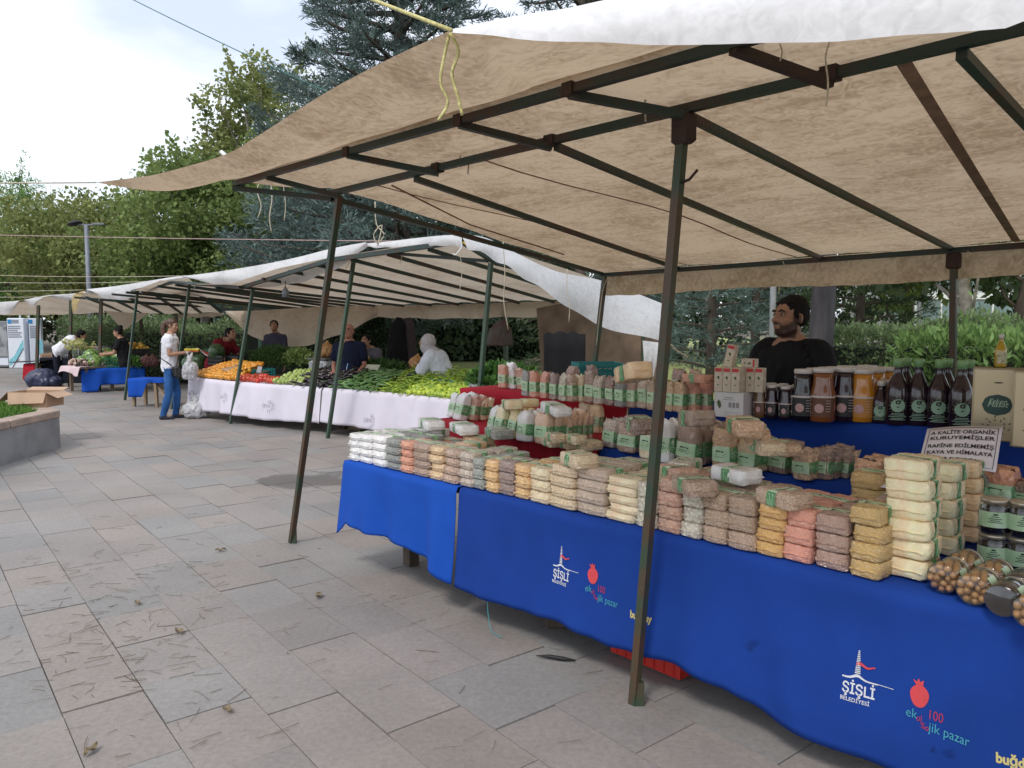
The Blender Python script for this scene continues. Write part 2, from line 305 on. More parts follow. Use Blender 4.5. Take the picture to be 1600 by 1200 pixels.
def pavement():
    vs = []; fs = []; cs = []; base = .436
    lawn_edge = 0
    rows = [(r, base+.655*(r//2)+(.31 if r % 2 else 0), .31 if r % 2 == 0 else .345) for r in range(-44, 125)]
    for r, a0, RW in rows:
        x = -45+random.random(); big = r > 30
        while x < 12:
            L = random.choice([.40, .5, .5, .58, .46, .66])*(2 if big and r > 60 else 1)
            q = pd*(x+L/2)+pn*(a0+RW/2)
            lo = A.loc(q)
            if q.y > -3 and q.y < 48 and abs(q.x) < 6+abs(q.y)*.95 and not (lo[1] > 4.4 and lo[0] < 6.0) and not lo[1] > 9.5:
                h = random.uniform(-.0025, .0025); gp = random.choice([.001, .0018, .003]); tl = [random.uniform(-.0015, .0015) for _ in range(4)]
                co = [(x+gp, a0+gp), (x+L-gp, a0+gp), (x+L-gp, a0+RW-gp), (x+gp, a0+RW-gp)]
                k = len(vs)
                for (u_, v_), e in zip(co, tl): p = pd*u_+pn*v_; vs.append((p.x, p.y, h+e))
                for (u_, v_) in co: p = pd*u_+pn*v_; vs.append((p.x, p.y, -.011))
                fs.append((k, k+1, k+2, k+3)); fs += [(k+4+i, k+4+(i+1) % 4, k+(i+1) % 4, k+i) for i in range(4)]
                c = random.choice([(.262, .236, .221), (.264, .236, .219), (.259, .235, .221), (.250, .235, .225), (.256, .235, .221), (.270, .238, .217), (.243, .234, .226)])
                b_ = random.uniform(.95, 1.05); cs += [(c[0]*b_, c[1]*b_, c[2]*b_, 1)]*8
            x += L
    me = bpy.data.meshes.new('pavement'); me.from_pydata(vs, [], fs); me.materials.append(pave_mat())
    ca = me.color_attributes.new('Col', 'FLOAT_COLOR', 'POINT'); ca.data.foreach_set('color', np.array(cs, dtype=np.float32).ravel())
    o = bpy.data.objects.new('pavement', me); COL.objects.link(o); tag(o, kind='structure')
    j = MB(); q = [W(-6, -14, -.008), W(45, -14, -.008), W(45, 9.4, -.008), W(6, 9.4, -.008), W(6, 4.3, -.008), W(-6, 4.3, -.008)]
    j.add(q, [(0, 5, 4, 3, 2, 1)] if True else [])
    jo = j.build('pavement_bed', mat('joint_dust', (.24, .195, .155), .95, c2=(.075, .064, .055), scale=2.2, cr=(.42, .56), detail=8)); tag(jo, kind='structure')
pavement()
mLawn = mat('lawn_earth', (.24, .32, .09), .95, c2=(.32, .30, .13), scale=1.5, bump=.4, bscale=80, cr=(.3, .75))
l = MB(); l.add([W(6.1, 4.45, .0), W(-30, 4.45, .0), W(-30, 60, .0), W(6.1, 60, .0)], [(0, 1, 2, 3)]); tag(l.build('lawn', mLawn), kind='structure')
l = MB(); l.add([W(46, 9.5, .004), W(6.12, 9.5, .004), W(6.12, 60, .004), W(46, 60, .004)], [(0, 1, 2, 3)]); tag(l.build('bare_earth_strip', mLawn), kind='structure')

# ---------------- foliage helpers ----------------
def leaf_mat(name, c1, c2, transl=.25, rough=.6):
    m = bpy.data.materials.new(name); m.use_nodes = True; t = m.node_tree; N = t.nodes; Lk = t.links.new; b = N['Principled BSDF']; o = N['Material Output']
    at = N.new('ShaderNodeAttribute'); at.attribute_name = 'tint'
    nz = N.new('ShaderNodeTexNoise'); nz.inputs['Scale'].default_value = .8; tc = N.new('ShaderNodeTexCoord'); Lk(tc.outputs['Object'], nz.inputs[0])
    ad = N.new('ShaderNodeMath'); ad.operation = 'ADD'; Lk(at.outputs['Fac'], ad.inputs[0]); Lk(nz.outputs[0], ad.inputs[1])
    mr = N.new('ShaderNodeMapRange'); mr.inputs[1].default_value = .35; mr.inputs[2].default_value = 1.5; Lk(ad.outputs[0], mr.inputs[0])
    mx = N.new('ShaderNodeMix'); mx.data_type = 'RGBA'; mx.inputs[6].default_value = (*c1, 1); mx.inputs[7].default_value = (*c2, 1); Lk(mr.outputs[0], mx.inputs[0])
    Lk(mx.outputs[2], b.inputs['Base Color']); b.inputs['Roughness'].default_value = rough; b.inputs['Specular IOR Level'].default_value = .3
    tr = N.new('ShaderNodeBsdfTranslucent'); ms = N.new('ShaderNodeMixShader'); ms.inputs[0].default_value = transl; Lk(mx.outputs[2], tr.inputs[0])
    Lk(b.outputs[0], ms.inputs[1]); Lk(tr.outputs[0], ms.inputs[2]); Lk(ms.outputs[0], o.inputs[0]); return m
def leaves(name, P, D, size, aspect, m, parent=None, tint=None, up=None):
    """P positions, D leaf long directions (Nx3); kite-shaped leaves with a folded middle"""
    n = len(P); P = np.asarray(P, float); D = np.asarray(D, float); D /= np.linalg.norm(D, axis=1)[:, None]+1e-9
    U = rng.normal(size=(n, 3)); U[:, 2] += .8
    if up is not None: U = up+rng.normal(size=(n, 3))*.35
    X = np.cross(D, U); X /= np.linalg.norm(X, axis=1)[:, None]+1e-9; Nn = np.cross(X, D)
    s = (np.asarray(size)*rng.uniform(.6, 1.25, n))[:, None]; wd = s*aspect
    v = np.empty((n, 4, 3)); v[:, 0] = P; v[:, 1] = P+D*s*.45+X*wd*.5+Nn*s*.06; v[:, 2] = P+D*s; v[:, 3] = P+D*s*.45-X*wd*.5+Nn*s*.06
    me = bpy.data.meshes.new(name); me.vertices.add(n*4); me.vertices.foreach_set('co', v.ravel()); me.loops.add(n*4); me.loops.foreach_set('vertex_index', np.arange(n*4, dtype=np.int32))
    me.polygons.add(n); me.polygons.foreach_set('loop_start', np.arange(0, n*4, 4, dtype=np.int32)); me.polygons.foreach_set('loop_total', np.full(n, 4, dtype=np.int32))
    me.materials.append(m); at = me.attributes.new('tint', 'FLOAT', 'FACE'); at.data.foreach_set('value', (tint if tint is not None else rng.uniform(0, 1, n)).astype(np.float32))
    me.update(); me.validate(); o = bpy.data.objects.new(name, me); COL.objects.link(o)
    if parent: o.parent = parent
    return o
def rdir(n):
    d = rng.normal(size=(n, 3)); return d/np.linalg.norm(d, axis=1)[:, None]
mBark = mat('bark', (.13, .10, .08), .9, var=.25, scale=6, stretch=(1, 1, .25), bump=.6, bscale=14)
mBarkPale = mat('pale_bark', (.36, .33, .29), .9, c2=(.16, .14, .12), scale=5, bump=.4, bscale=14)
def broadleaf(name, loc, h, rx, z0, label, lm, nleaf=9000, nclump=60, size=.2, bark=mBark, seed=0, group=None, lean=0, rz_=None, shape=1.0, cat='tree', aspect=.75, trunk_r=None):
    st = np.random.default_rng(seed); e = empty(name, loc, label, cat, group)
    tr = trunk_r or h*.022; mb = MB(); top = Vector((lean, 0, h*.86)); pts = [Vector((lean*(i/8)**1.5+math.sin(i*1.3+seed)*.06*h*.1, math.cos(i*1.7+seed)*.05*h*.1, h*.86*i/8)) for i in range(9)]
    mb.tube(pts, [tr*(1.25-i*.12) if i < 8 else tr*.2 for i in range(9)], 8)
    C = []; hh = (h-z0)/2; zc = z0+hh
    while len(C) < nclump:
        d = st.normal(size=3); d /= np.linalg.norm(d); r_ = st.uniform(.35, 1)**.6
        zz = d[2]*r_; wd = rx*(1-.25*abs(zz)**2*shape) if zz < 0 else rx*(1-.35*zz*shape)
        C.append(np.array([d[0]*r_*wd+lean*(.6+.4*zz), d[1]*r_*wd, zc+zz*hh]))
    C = np.array(C); per = nleaf//nclump; P = []; D = []; T = []
    for i, c in enumerate(C):
        cr = rx*st.uniform(.16, .34); n = int(per*st.uniform(.6, 1.4)); d = st.normal(size=(n, 3)); d /= np.linalg.norm(d, axis=1)[:, None]
        rr = cr*st.uniform(.25, 1.12, n)**.7; q = c+d*rr[:, None]*np.array([1, 1, .72]); P.append(q); out_ = d+st.normal(size=(n, 3))*.7; out_[:, 2] -= .15; D.append(out_); T.append(np.full(n, st.uniform(0, .6))+st.uniform(0, .4, n))
        if i % 3 == 0:
            k = max(0, min(1, (c[2]-cr)/(h*.86)*.75)); b0 = pts[int(k*8)]; mid = (b0+Vector(c))/2+Vector((0, 0, -.04*h)); mb.tube([b0, mid, Vector(c)], [tr*.4, tr*.25, tr*.08], 5)
    # twigs reaching out of the outline
    for i in range(nclump//2):
        c = C[st.integers(len(C))]; d = c-np.array([lean*.6, 0, zc]); d /= np.linalg.norm(d)+1e-6; d[2] = abs(d[2])*.8+.25; L = rx*st.uniform(.25, .5); n = int(per*.22); tt = st.uniform(.3, 1.15, n)
        q = c+d*L*tt[:, None]+st.normal(size=(n, 3))*rx*.03; P.append(q); D.append(d+st.normal(size=(n, 3))*.8); T.append(st.uniform(.2, 1, n))
        mb.tube([Vector(c), Vector(c+d*L)], [tr*.09, tr*.03], 4)
    mb.build('trunk', bark, e); leaves('crown', np.concatenate(P), np.concatenate(D), size, aspect, lm, e, np.clip(np.concatenate(T), 0, 1)); return e
def conifer(name, loc, h, rx, z0, label, lm, nl=60, sub=14, tuft=16, size=.14, seed=0, group=None, droop=.15, aspect=.22, power=.75, bark=mBark):
    st = np.random.default_rng(seed); e = empty(name, loc, label, 'tree', group); mb = MB(); mb.tube([Vector((0, 0, h*i/8)) for i in range(9)], [h*.018*(1.15-i/8)+.01 for i in range(9)], 8); P = []; D = []; T = []
    for i in range(nl):
        k = (i+.5)/nl; z = z0+(h-z0)*k; L = rx*(1-k)**power*st.uniform(.75, 1.15)+.15; az = i*2.39996+st.uniform(-.3, .3); d = np.array([math.cos(az), math.sin(az), 0]); tw = st.uniform(0, .5)
        pts = []
        for j in range(6):
            f = j/5; pts.append(np.array([0, 0, z])+d*L*f+np.array([0, 0, L*(.25*f-droop*2.2*f*f+.12*f**4*2)]))
        mb.tube([Vector(p) for p in pts], [h*.006*(1-j/6)+.004 for j in range(6)], 5)
        for s_ in range(max(4, int(sub*L/rx*1.3))):
            f = st.uniform(.12, 1); ii = min(4, int(f*5)); b0 = pts[ii]+(pts[ii+1]-pts[ii])*(f*5-ii); sd_ = 1 if s_ % 2 else -1
            pe = np.array([-d[1], d[0], 0])*sd_; sl = L*.38*(1.15-f)+.12; dr = pe*.8+d*.75+np.array([0, 0, st.uniform(-.25, .2)]); dr /= np.linalg.norm(dr)
            n = tuft; tt = st.uniform(0, 1, n)[:, None]; q = b0+dr*sl*tt+np.array([0, 0, -.12*sl])*tt**2+st.normal(size=(n, 3))*.02*L
            P.append(q); dd = dr*.6+st.normal(size=(n, 3))*.45; dd[:, 2] += .25; D.append(dd); T.append(np.full(n, tw)+st.uniform(0, .5, n))
    mb.build('trunk', bark, e); leaves('crown', np.concatenate(P), np.concatenate(D), size, aspect, lm, e, np.clip(np.concatenate(T), 0, 1)); return e
lmPlane = leaf_mat('plane_leaf', (.08, .13, .04), (.27, .35, .11), .4)
lmPlane2 = leaf_mat('plane_leaf_dry', (.10, .135, .045), (.33, .36, .125), .4)
lmCedar = leaf_mat('blue_needle', (.045, .075, .068), (.20, .28, .255), .2)
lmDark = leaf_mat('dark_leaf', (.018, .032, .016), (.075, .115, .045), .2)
lmPine = leaf_mat('pine_needle', (.06, .15, .035), (.22, .38, .10), .3)
lmHedge = leaf_mat('laurel_leaf', (.055, .115, .03), (.24, .37, .115), .3)
lmBush = leaf_mat('bush_leaf', (.045, .08, .035), (.20, .27, .12), .3)
lmHerb = leaf_mat('herb_leaf', (.03, .08, .015), (.13, .24, .05), .25)
GT = 'trees behind the market'
def at_px(px, Y): return Vector((ray(px, 600)[0]*Y/ray(px, 600)[1], Y, 0))
# tall cedars right of centre
conifer('cedar_tree', at_px(630, 23), 16, 5.4, 1.6, 'tallest blue-grey cedar rising behind the roof of the near stall', lmCedar, nl=140, sub=30, tuft=34, size=.22, seed=3, group=GT, aspect=.16)
conifer('cedar_tree', at_px(905, 27), 17, 6, 1.8, 'dark cedar whose top shows over the peak of the near canopy', lmCedar, nl=80, sub=22, tuft=24, size=.28, seed=5, group=GT, aspect=.16)
conifer('cedar_tree', at_px(520, 27), 7.0, 3.6, 1.0, 'low blue cedar with wide limbs above the second canopy', lmCedar, nl=60, sub=22, tuft=20, size=.24, seed=9, group=GT, aspect=.16, power=.5)
broadleaf('plane_tree', at_px(420, 33), 13.0, 3.0, 3.0, 'tall yellow-green plane tree between the cedars and the low plane trees', lmPlane2, 17000, 80, .2, seed=21, group=GT, bark=mBarkPale)
broadleaf('plane_tree', at_px(325, 31), 8.6, 4.0, 1.6, 'broad plane tree with thin twigs standing up out of its crown', lmPlane, 26000, 90, .19, seed=22, group=GT, bark=mBarkPale)
broadleaf('plane_tree', at_px(445, 29), 7.6, 3.4, 1.4, 'green plane tree just left of the low blue cedar', lmPlane, 22000, 80, .18, seed=25, group=GT, bark=mBarkPale)
broadleaf('plane_tree', at_px(150, 34), 7.2, 4.0, 1.6, 'plane tree behind the street lamp', lmPlane2, 22000, 80, .19, seed=26, group=GT, bark=mBarkPale)
broadleaf('pine_tree', at_px(25, 38), 8.6, 3.3, 1.6, 'dense fresh green pine at the end of the market row', lmPine, 14000, 70, .22, seed=31, group=GT, aspect=.2)
broadleaf('pine_tree', at_px(-120, 36), 8.4, 3.4, 1.4, 'green pine at the edge of the view beyond the info booth', lmPine, 7000, 50, .24, seed=33, group=GT, aspect=.2)
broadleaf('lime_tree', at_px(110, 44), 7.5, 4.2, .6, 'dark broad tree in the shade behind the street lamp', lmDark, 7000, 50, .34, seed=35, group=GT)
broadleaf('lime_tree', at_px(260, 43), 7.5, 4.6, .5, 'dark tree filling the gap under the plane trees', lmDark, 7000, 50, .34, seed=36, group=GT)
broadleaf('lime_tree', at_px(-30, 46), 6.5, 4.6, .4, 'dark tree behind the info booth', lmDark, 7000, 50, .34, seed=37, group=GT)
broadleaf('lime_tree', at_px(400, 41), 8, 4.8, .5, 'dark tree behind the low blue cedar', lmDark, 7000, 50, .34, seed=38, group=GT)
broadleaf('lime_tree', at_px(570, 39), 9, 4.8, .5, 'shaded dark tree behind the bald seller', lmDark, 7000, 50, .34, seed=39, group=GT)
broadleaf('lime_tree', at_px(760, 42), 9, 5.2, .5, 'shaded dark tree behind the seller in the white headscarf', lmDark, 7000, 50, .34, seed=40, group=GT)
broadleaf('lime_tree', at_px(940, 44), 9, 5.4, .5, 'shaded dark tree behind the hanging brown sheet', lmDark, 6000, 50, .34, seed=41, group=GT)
# trees seen under the back hem of the near canopy
conifer('cedar_tree', at_px(1110, 17), 5.6, 2.2, .35, 'small blue-green cedar left of the seated seller in black', lmCedar, nl=46, sub=18, tuft=18, size=.16, seed=51, group=GT, aspect=.16)
conifer('cedar_tree', at_px(1178, 20), 6.2, 2.2, .4, 'small cedar just behind the head of the seller in black', lmCedar, nl=40, sub=16, tuft=18, size=.17, seed=52, group=GT, aspect=.16)
conifer('cedar_tree', at_px(1340, 17), 5.6, 2.0, .4, 'dark cedar right of the seller in black', leaf_mat('green_needle', (.015, .03, .018), (.07, .11, .05), .1), nl=46, sub=18, tuft=18, size=.16, seed=53, group=GT, aspect=.16)
broadleaf('ash_tree', at_px(1413, 19), 5.5, 1.8, 1.7, 'slim tree with a mottled light trunk behind the bottles', lmPlane, 2600, 26, .2, seed=54, group=GT)
broadleaf('ash_tree', at_px(1500, 14), 5.6, 2.4, 2.0, 'pale trunked tree behind the gold tins, forked low', lmDark, 3600, 30, .2, seed=55, bark=mBarkPale, group=GT, trunk_r=.13)
broadleaf('ash_tree', at_px(1568, 17), 5.6, 2.6, 2.1, 'dark leaning tree over the olive oil bottle', lmDark, 3600, 30, .2, seed=56, group=GT, lean=1.2, trunk_r=.12)
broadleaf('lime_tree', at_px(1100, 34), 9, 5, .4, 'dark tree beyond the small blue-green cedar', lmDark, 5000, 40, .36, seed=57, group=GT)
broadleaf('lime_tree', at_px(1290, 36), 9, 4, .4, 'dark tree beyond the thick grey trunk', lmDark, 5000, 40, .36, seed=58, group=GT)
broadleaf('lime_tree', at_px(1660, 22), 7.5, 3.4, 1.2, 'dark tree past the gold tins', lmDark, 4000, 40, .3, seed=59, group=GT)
t_ = empty('old_tree', at_px(1281, 9.6), 'thick grey trunk right behind the seated seller in black', 'tree', GT)
m_ = MB(); m_.tube([(0, 0, 0), (.01, 0, .5), (0, .02, 1.2), (.02, 0, 2.2), (-.05, 0, 3.6)], [.20, .155, .15, .14, .13], 14); m_.build('trunk', mat('grey_bark', (.065, .058, .062), .9, var=.3, scale=7, stretch=(1, 1, .2), bump=.7, bscale=16), t_)
P = rng.normal(size=(1600, 3))*[1.3, .9, .45]+[0, .4, 3.5]; leaves('crown', P, rdir(1600), .12, .5, lmDark, t_)
# hedges
def hedge(name, f, segs, label, lm, n, size, aspect, wid, ht, seed, upb=.6, group='hedges behind the stalls', spray=0):
    """segs: list of points along the hedge; leaves cover top and sides of a wandering box"""
    st = np.random.default_rng(seed); pts = [np.array(p) for p in segs]; L = [np.linalg.norm(pts[i+1]-pts[i]) for i in range(len(pts)-1)]; tot = sum(L); P = []; D = []; T = []
    e = empty(name, Vector(pts[0]), label, 'hedge', group)
    u_ = st.uniform(0, tot, n); side = st.uniform(0, 1, n)
    for i in range(n):
        a = u_[i]; k = 0
        while k < len(L)-1 and a > L[k]: a -= L[k]; k += 1
        d = (pts[k+1]-pts[k])/L[k]; p = pts[k]+d*a; nn = np.array([-d[1], d[0], 0]); s_ = side[i]
        hloc = ht*(1+.10*math.sin(u_[i]*1.3+seed)+.05*math.sin(u_[i]*3.7))
        if s_ < .42: q = p+nn*st.uniform(-wid, wid)/2; q[2] = hloc+st.normal()*.05; o_ = np.array([0, 0, 1.])
        elif s_ < .95: q = p+(-nn if s_ < .8 else nn)*(wid/2+st.normal()*.05); q[2] = hloc*st.uniform(0, 1)**.8; o_ = (-nn if s_ < .8 else nn)
        else: q = p+nn*st.uniform(-wid, wid)/2; q[2] = hloc+abs(st.normal())*spray; o_ = np.array([0, 0, 1.])
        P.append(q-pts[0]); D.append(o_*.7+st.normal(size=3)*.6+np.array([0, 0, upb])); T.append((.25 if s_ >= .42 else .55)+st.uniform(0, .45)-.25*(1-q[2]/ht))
    core = MB()
    for i in range(len(pts)-1):
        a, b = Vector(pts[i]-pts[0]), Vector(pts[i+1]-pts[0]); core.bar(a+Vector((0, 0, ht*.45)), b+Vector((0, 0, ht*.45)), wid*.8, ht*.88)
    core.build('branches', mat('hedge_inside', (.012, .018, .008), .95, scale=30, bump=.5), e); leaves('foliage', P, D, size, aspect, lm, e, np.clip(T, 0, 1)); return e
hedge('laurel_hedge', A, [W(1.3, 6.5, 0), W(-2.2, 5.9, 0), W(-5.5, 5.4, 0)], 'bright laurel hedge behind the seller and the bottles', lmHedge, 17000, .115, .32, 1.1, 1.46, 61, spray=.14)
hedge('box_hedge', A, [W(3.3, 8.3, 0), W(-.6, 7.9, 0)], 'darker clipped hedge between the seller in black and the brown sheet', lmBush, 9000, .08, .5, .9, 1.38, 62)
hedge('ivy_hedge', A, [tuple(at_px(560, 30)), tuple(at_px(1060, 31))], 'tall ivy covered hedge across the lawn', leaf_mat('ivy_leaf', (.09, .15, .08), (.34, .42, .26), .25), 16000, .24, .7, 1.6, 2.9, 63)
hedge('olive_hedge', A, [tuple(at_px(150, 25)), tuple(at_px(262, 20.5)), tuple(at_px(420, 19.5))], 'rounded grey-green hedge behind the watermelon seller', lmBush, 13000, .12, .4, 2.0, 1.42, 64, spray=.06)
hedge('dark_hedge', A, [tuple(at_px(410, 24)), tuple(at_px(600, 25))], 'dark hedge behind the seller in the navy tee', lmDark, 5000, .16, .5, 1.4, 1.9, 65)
# low cedar branch hanging over the lawn
e = empty('cedar_tree', at_px(862, 15.5), 'dark low cedar branches hanging over the lawn by the brown sheet', 'tree', GT)
m_ = MB(); m_.tube([(0.6, .6, 0), (.6, .6, 2), (.6, .6, 4)], [.12, .11, .1], 8); P = []; D = []
for i in range(26):
    z = rng.uniform(.5, 2.9); d = np.array([-math.cos(rng.uniform(-.9, .9)), rng.uniform(-.8, .5), rng.uniform(-.35, 0)]); L = rng.uniform(.8, 1.5); b0 = np.array([.6, .6, z+.3]); m_.tube([Vector(b0), Vector(b0+d*L)], [.03, .008], 5)
    n = 130; tt = rng.uniform(0, 1, n)[:, None]; P.append(b0+d*L*tt+rng.normal(size=(n, 3))*[.12, .12, .03]); D.append(d+rng.normal(size=(n, 3))*.6)
m_.build('trunk', mBark, e); leaves('crown', np.concatenate(P), np.concatenate(D), .14, .22, lmDark, e)
# lawn grass and fallen leaves
n = 26000; P = np.empty((n, 3)); 
for i in range(n):
    a = rng.uniform(-3.2, 5.9); b = 4.6+17*rng.uniform(0, 1)**1.2; p = W(a+(b-4.6)*rng.uniform(-.1, .35), b, 0); P[i] = p
D = rng.normal(size=(n, 3))*.35+[0, 0, 1]; o = leaves('grass', P, D, .07, .2, leaf_mat('grass_blade', (.12, .20, .03), (.34, .42, .12), .3)); tag(o, kind='stuff')

# ---------------- far things ----------------
def building(px, Y, wd, hts, label):
    e = empty('office_building', at_px(px, Y), label, 'building'); c = MB(); c.box((0, 3, hts/2), (wd, 6, hts)); c.build('wall', mat('pale_concrete', (.42, .42, .42), .8, scale=3), e)
    gl = mat('green_glass', (.16, .24, .24), .15, var=.2, scale=1.2, coat=.3)
    fr = MB(); nfl = int(hts/3)
    for k in range(nfl):
        for i in range(int(wd/1.4)):
            x = -wd/2+.7+i*1.4; w_ = MB(); w_.box((x, -.02, 1.5+k*3), (1.25, .06, 2.3)); w_.build('window', gl, e)
            fr.box((x+.7, -.06, 1.5+k*3), (.08, .1, 2.6))
        fr.box((0, -.05, 2.9+k*3), (wd, .16, .35))
    fr.build('facade_frame', mWhiteP, e); return e
building(1555, 42, 12, 9, 'glass fronted office building beyond the pale trunked tree')
e = empty('balcony_block', at_px(1640, 52), 'pale block with railed balconies behind the glass building', 'building'); c = MB(); c.box((0, 2, 6), (14, 4, 12)); c.build('wall', mat('block_render', (.5, .48, .47), .8, scale=3), e)
for k in range(4):
    c = MB(); c.box((0, -.6, 1.2+k*3), (13.5, 1.2, .2)); c.box((0, -1.18, 1.8+k*3), (13.5, .04, .9)); c.build('balcony', mSteel, e)
# fence line before the building
e = empty('railing_fence', at_px(1360, 30), 'thin dark railing in front of the glass building', 'fence'); c = MB(); c.bar((-1, 0, 1.35), (9, 0, 1.35), .06, .06); c.bar((-1, 0, .3), (9, 0, .3), .05, .05)
for i in range(41): c.bar((-1+i*.25, 0, 0), (-1+i*.25, 0, 1.33), .03, .03)
c.build('rails', mInk, e)
for i in range(6): c = MB(); c.box((-1+i*2, 0, .8), (.09, .09, 1.6)); c.build('post', mSteel, e)
# light poles under the canopy hem
for px, Y, lb in ((1204, 15, 'thin white pole left of the seller in black'), (1432, 24, 'pale lamp pole behind the dark rear post of the near stall')):
    e = empty('lamp_pole', at_px(px, Y), lb, 'pole'); c = MB(); c.tube([(0, 0, 0), (0, 0, 5)], .06, 10); c.build('pole', mGreyP, e); c = MB(); c.lathe([(.05, 5), (.22, 5.05), (.2, 5.2), (.02, 5.28)], 12); c.build('lamp', mWhiteP, e)
# street lamp
p = at_px(146, 27); e = empty('street_lamp', p, 'grey street lamp with flat round head above the far canopies', 'street lamp')
ztop = V(135, 352, 27).z; c = MB(); c.tube([(0, 0, 0), (0, 0, ztop)], [.10, .07], 12); c.build('pole', mat('lamp_grey', (.20, .22, .26), .5, var=.1), e)
c = MB(); c.bar((-.62, 0, ztop+.02), (.6, 0, ztop+.02), .05, .05); c.build('bracket', mSteel, e)
c = MB(); c.lathe([(.05, -.04), (.22, 0), (.26, .04), (.17, .11), (.03, .14)], 18, (-.38, 0, ztop+.02), M_=Matrix.Rotation(R(-14), 3, 'Y')); c.build('lamp_head', mInk, e)
c = MB(); c.box((.45, 0, ztop+.04), (.42, .2, .05)); c.build('lamp_head', mSteel, e)
c = MB(); c.box((0, -.15, 1.45), (.1, .01, .25)); c.build('notice', mWhiteP, e)
# overhead ropes and wires
def rope(name, a, b, r, m, label, sag=0, cat='rope', group=None, n=14, mid=None):
    a = Vector(a); b = Vector(b); pts = []
    for i in range(n+1):
        f = i/n; p = a.lerp(b, f); p.z -= sag*4*f*(1-f); pts.append(p-a)
    mb = MB(); mb.tube(pts, r, 5); return tag(mb.build(name, m, loc=a), label, cat, group)
GR = 'guy ropes strung between the canopies and the trees'
rope('guy_rope', V(150, 285, 5.85), V(-260, 279, 9), .006, mRope, 'taut rope from the pointed tip of the near canopy', .02, group=GR)
rope('guy_rope', V(705, 47, 2.05), V(430, -60, 4.2), .006, mRopeY, 'yellow rope pulling the front edge of the near canopy upward', 0, group=GR)
rope('overhead_wire', V(150, -30, 7), V(700, 226, 5.2), .004, mat('green_cord', (.05, .16, .13), .7), 'thin green cord running down across the sky to the near frame', .03, group=GR)
rope('guy_rope', V(640, 377, 9.1), V(-200, 362, 13), .006, mat('pinkish_rope', (.5, .36, .34), .9), 'pinkish rope from the second canopy toward the pine', .02, group=GR)
rope('guy_rope', V(285, 431, 14), V(-120, 425, 16), .006, mRope, 'upper of two slack ropes left of the second canopy', .05, group=GR)
rope('guy_rope', V(228, 440, 15.5), V(-120, 437, 18), .006, mRope, 'lower of two slack ropes left of the second canopy', .05, group=GR)
rope('guy_rope', V(130, 453, 18), V(-120, 453, 20), .007, mRope, 'higher of the two ropes over the far canopy', .03, group=GR)
rope('guy_rope', V(110, 463, 18.5), V(-120, 462, 21), .007, mRope, 'lower of the two ropes over the far canopy', .03, group=GR)

# ---------------- planter with grass and box ----------------
pl = empty('planter', G(95, 700), 'raised granite planter with pale stone coping and grass', 'planter')
c1 = G(98, 699); d1 = Vector((-.62, -.78, 0)); # front face runs toward the camera side
f0 = G(0, 728)-c1; f0.normalize(); ft = Vector((-f0.y, f0.x, 0)); ft = Vector((-.74, .67, 0))
zt = V(96, 640, c1.y).z
def pl_w(a, b, z): v = f0*a+ft*b; return Vector((v.x, v.y, z))
c = MB(); M_ = Matrix((f0, ft, Vector((0, 0, 1)))).transposed(); c.box(pl_w(2.5, 1.1, (zt-.09)/2), (5, 2.2, zt-.09), M_)
mGran = mat('granite_slab', (.27, .275, .285), .6, c2=(.18, .185, .195), scale=3, bump=.2, bscale=90)
c.build('wall', mGran, pl)
c = MB()
for a in (1.25, 2.5, 3.75): c.box(pl_w(a, -.001, (zt-.09)/2), (.006, .006, zt-.1), M_)
c.build('panel_joint', mInk, pl)
mCope = mat('coping_stone', (.42, .32, .26), .8, var=.15, scale=6, bump=.3, bscale=60)
c = MB()
for i in range(5): c.box(pl_w(-.02+.5+i*1.0, .14, zt-.045), (.992, .32, .09), M_, bev=.012)
for i in range(2): c.box(pl_w(.12, .31+.45+i*.96, zt-.045), (.3, .95, .09), M_, bev=.012)
c.build('coping', mCope, pl)
n = 9000; P = np.array([tuple(pl_w(rng.uniform(.3, 4.5), rng.uniform(.34, 2.1), zt-.03)) for _ in range(n)]); o = leaves('planter_grass', P+np.array(c1), rng.normal(size=(n, 3))*.55+[0, 0, 1], .09, .13, leaf_mat('planter_blade', (.05, .13, .015), (.17, .32, .06), .3)); tag(o, 'long bright green grass growing in the raised planter', None, kind='stuff')
# cardboard box
bx_ = G(57, 634, zt); e = empty('cardboard_box', bx_, 'open empty cardboard box with folded out flaps on the planter grass', 'box', rz=R(-4)); bw, bd, bh = .52, .34, .19
M0 = None
for (cx, cy, sx, sy, lb) in ((0, -bd/2, bw, .006, 'front_panel'), (0, bd/2, bw, .006, 'back_panel'), (-bw/2, 0, .006, bd-.012, 'side_panel'), (bw/2, 0, .006, bd-.012, 'side_panel')):
    c = MB(); c.box((cx, cy, bh/2), (sx, sy, bh)); c.build(lb, mCard, e)
c = MB(); c.box((0, 0, .003), (bw-.012, bd-.012, .005)); c.build('bottom_panel', mCardIn, e)
def flap(q, nm='flap'):
    c = MB(); q = [Vector(v) for v in q]; nn = (q[1]-q[0]).cross(q[3]-q[0]).normalized()*.004; c.add([*q, *[v+nn for v in q]], [(3, 2, 1, 0), (4, 5, 6, 7), (0, 1, 5, 4), (1, 2, 6, 5), (2, 3, 7, 6), (3, 0, 4, 7)]); c.build(nm, mCardIn, e)
flap([(-bw/2+.01, -bd/2-.004, bh), (bw/2, -bd/2-.004, bh), (bw/2-.01, -bd/2-.05, bh-.13), (-bw/2+.04, -bd/2-.06, bh-.15)])
flap([(-bw/2, bd/2, bh), (bw/2, bd/2, bh), (bw/2, bd/2+.13, bh+.03), (-bw/2, bd/2+.13, bh+.03)])
flap([(-bw/2-.004, -bd/2, bh), (-bw/2-.004, bd/2, bh), (-bw/2-.15, bd/2-.02, bh-.11), (-bw/2-.15, -bd/2+.0, bh-.13)])
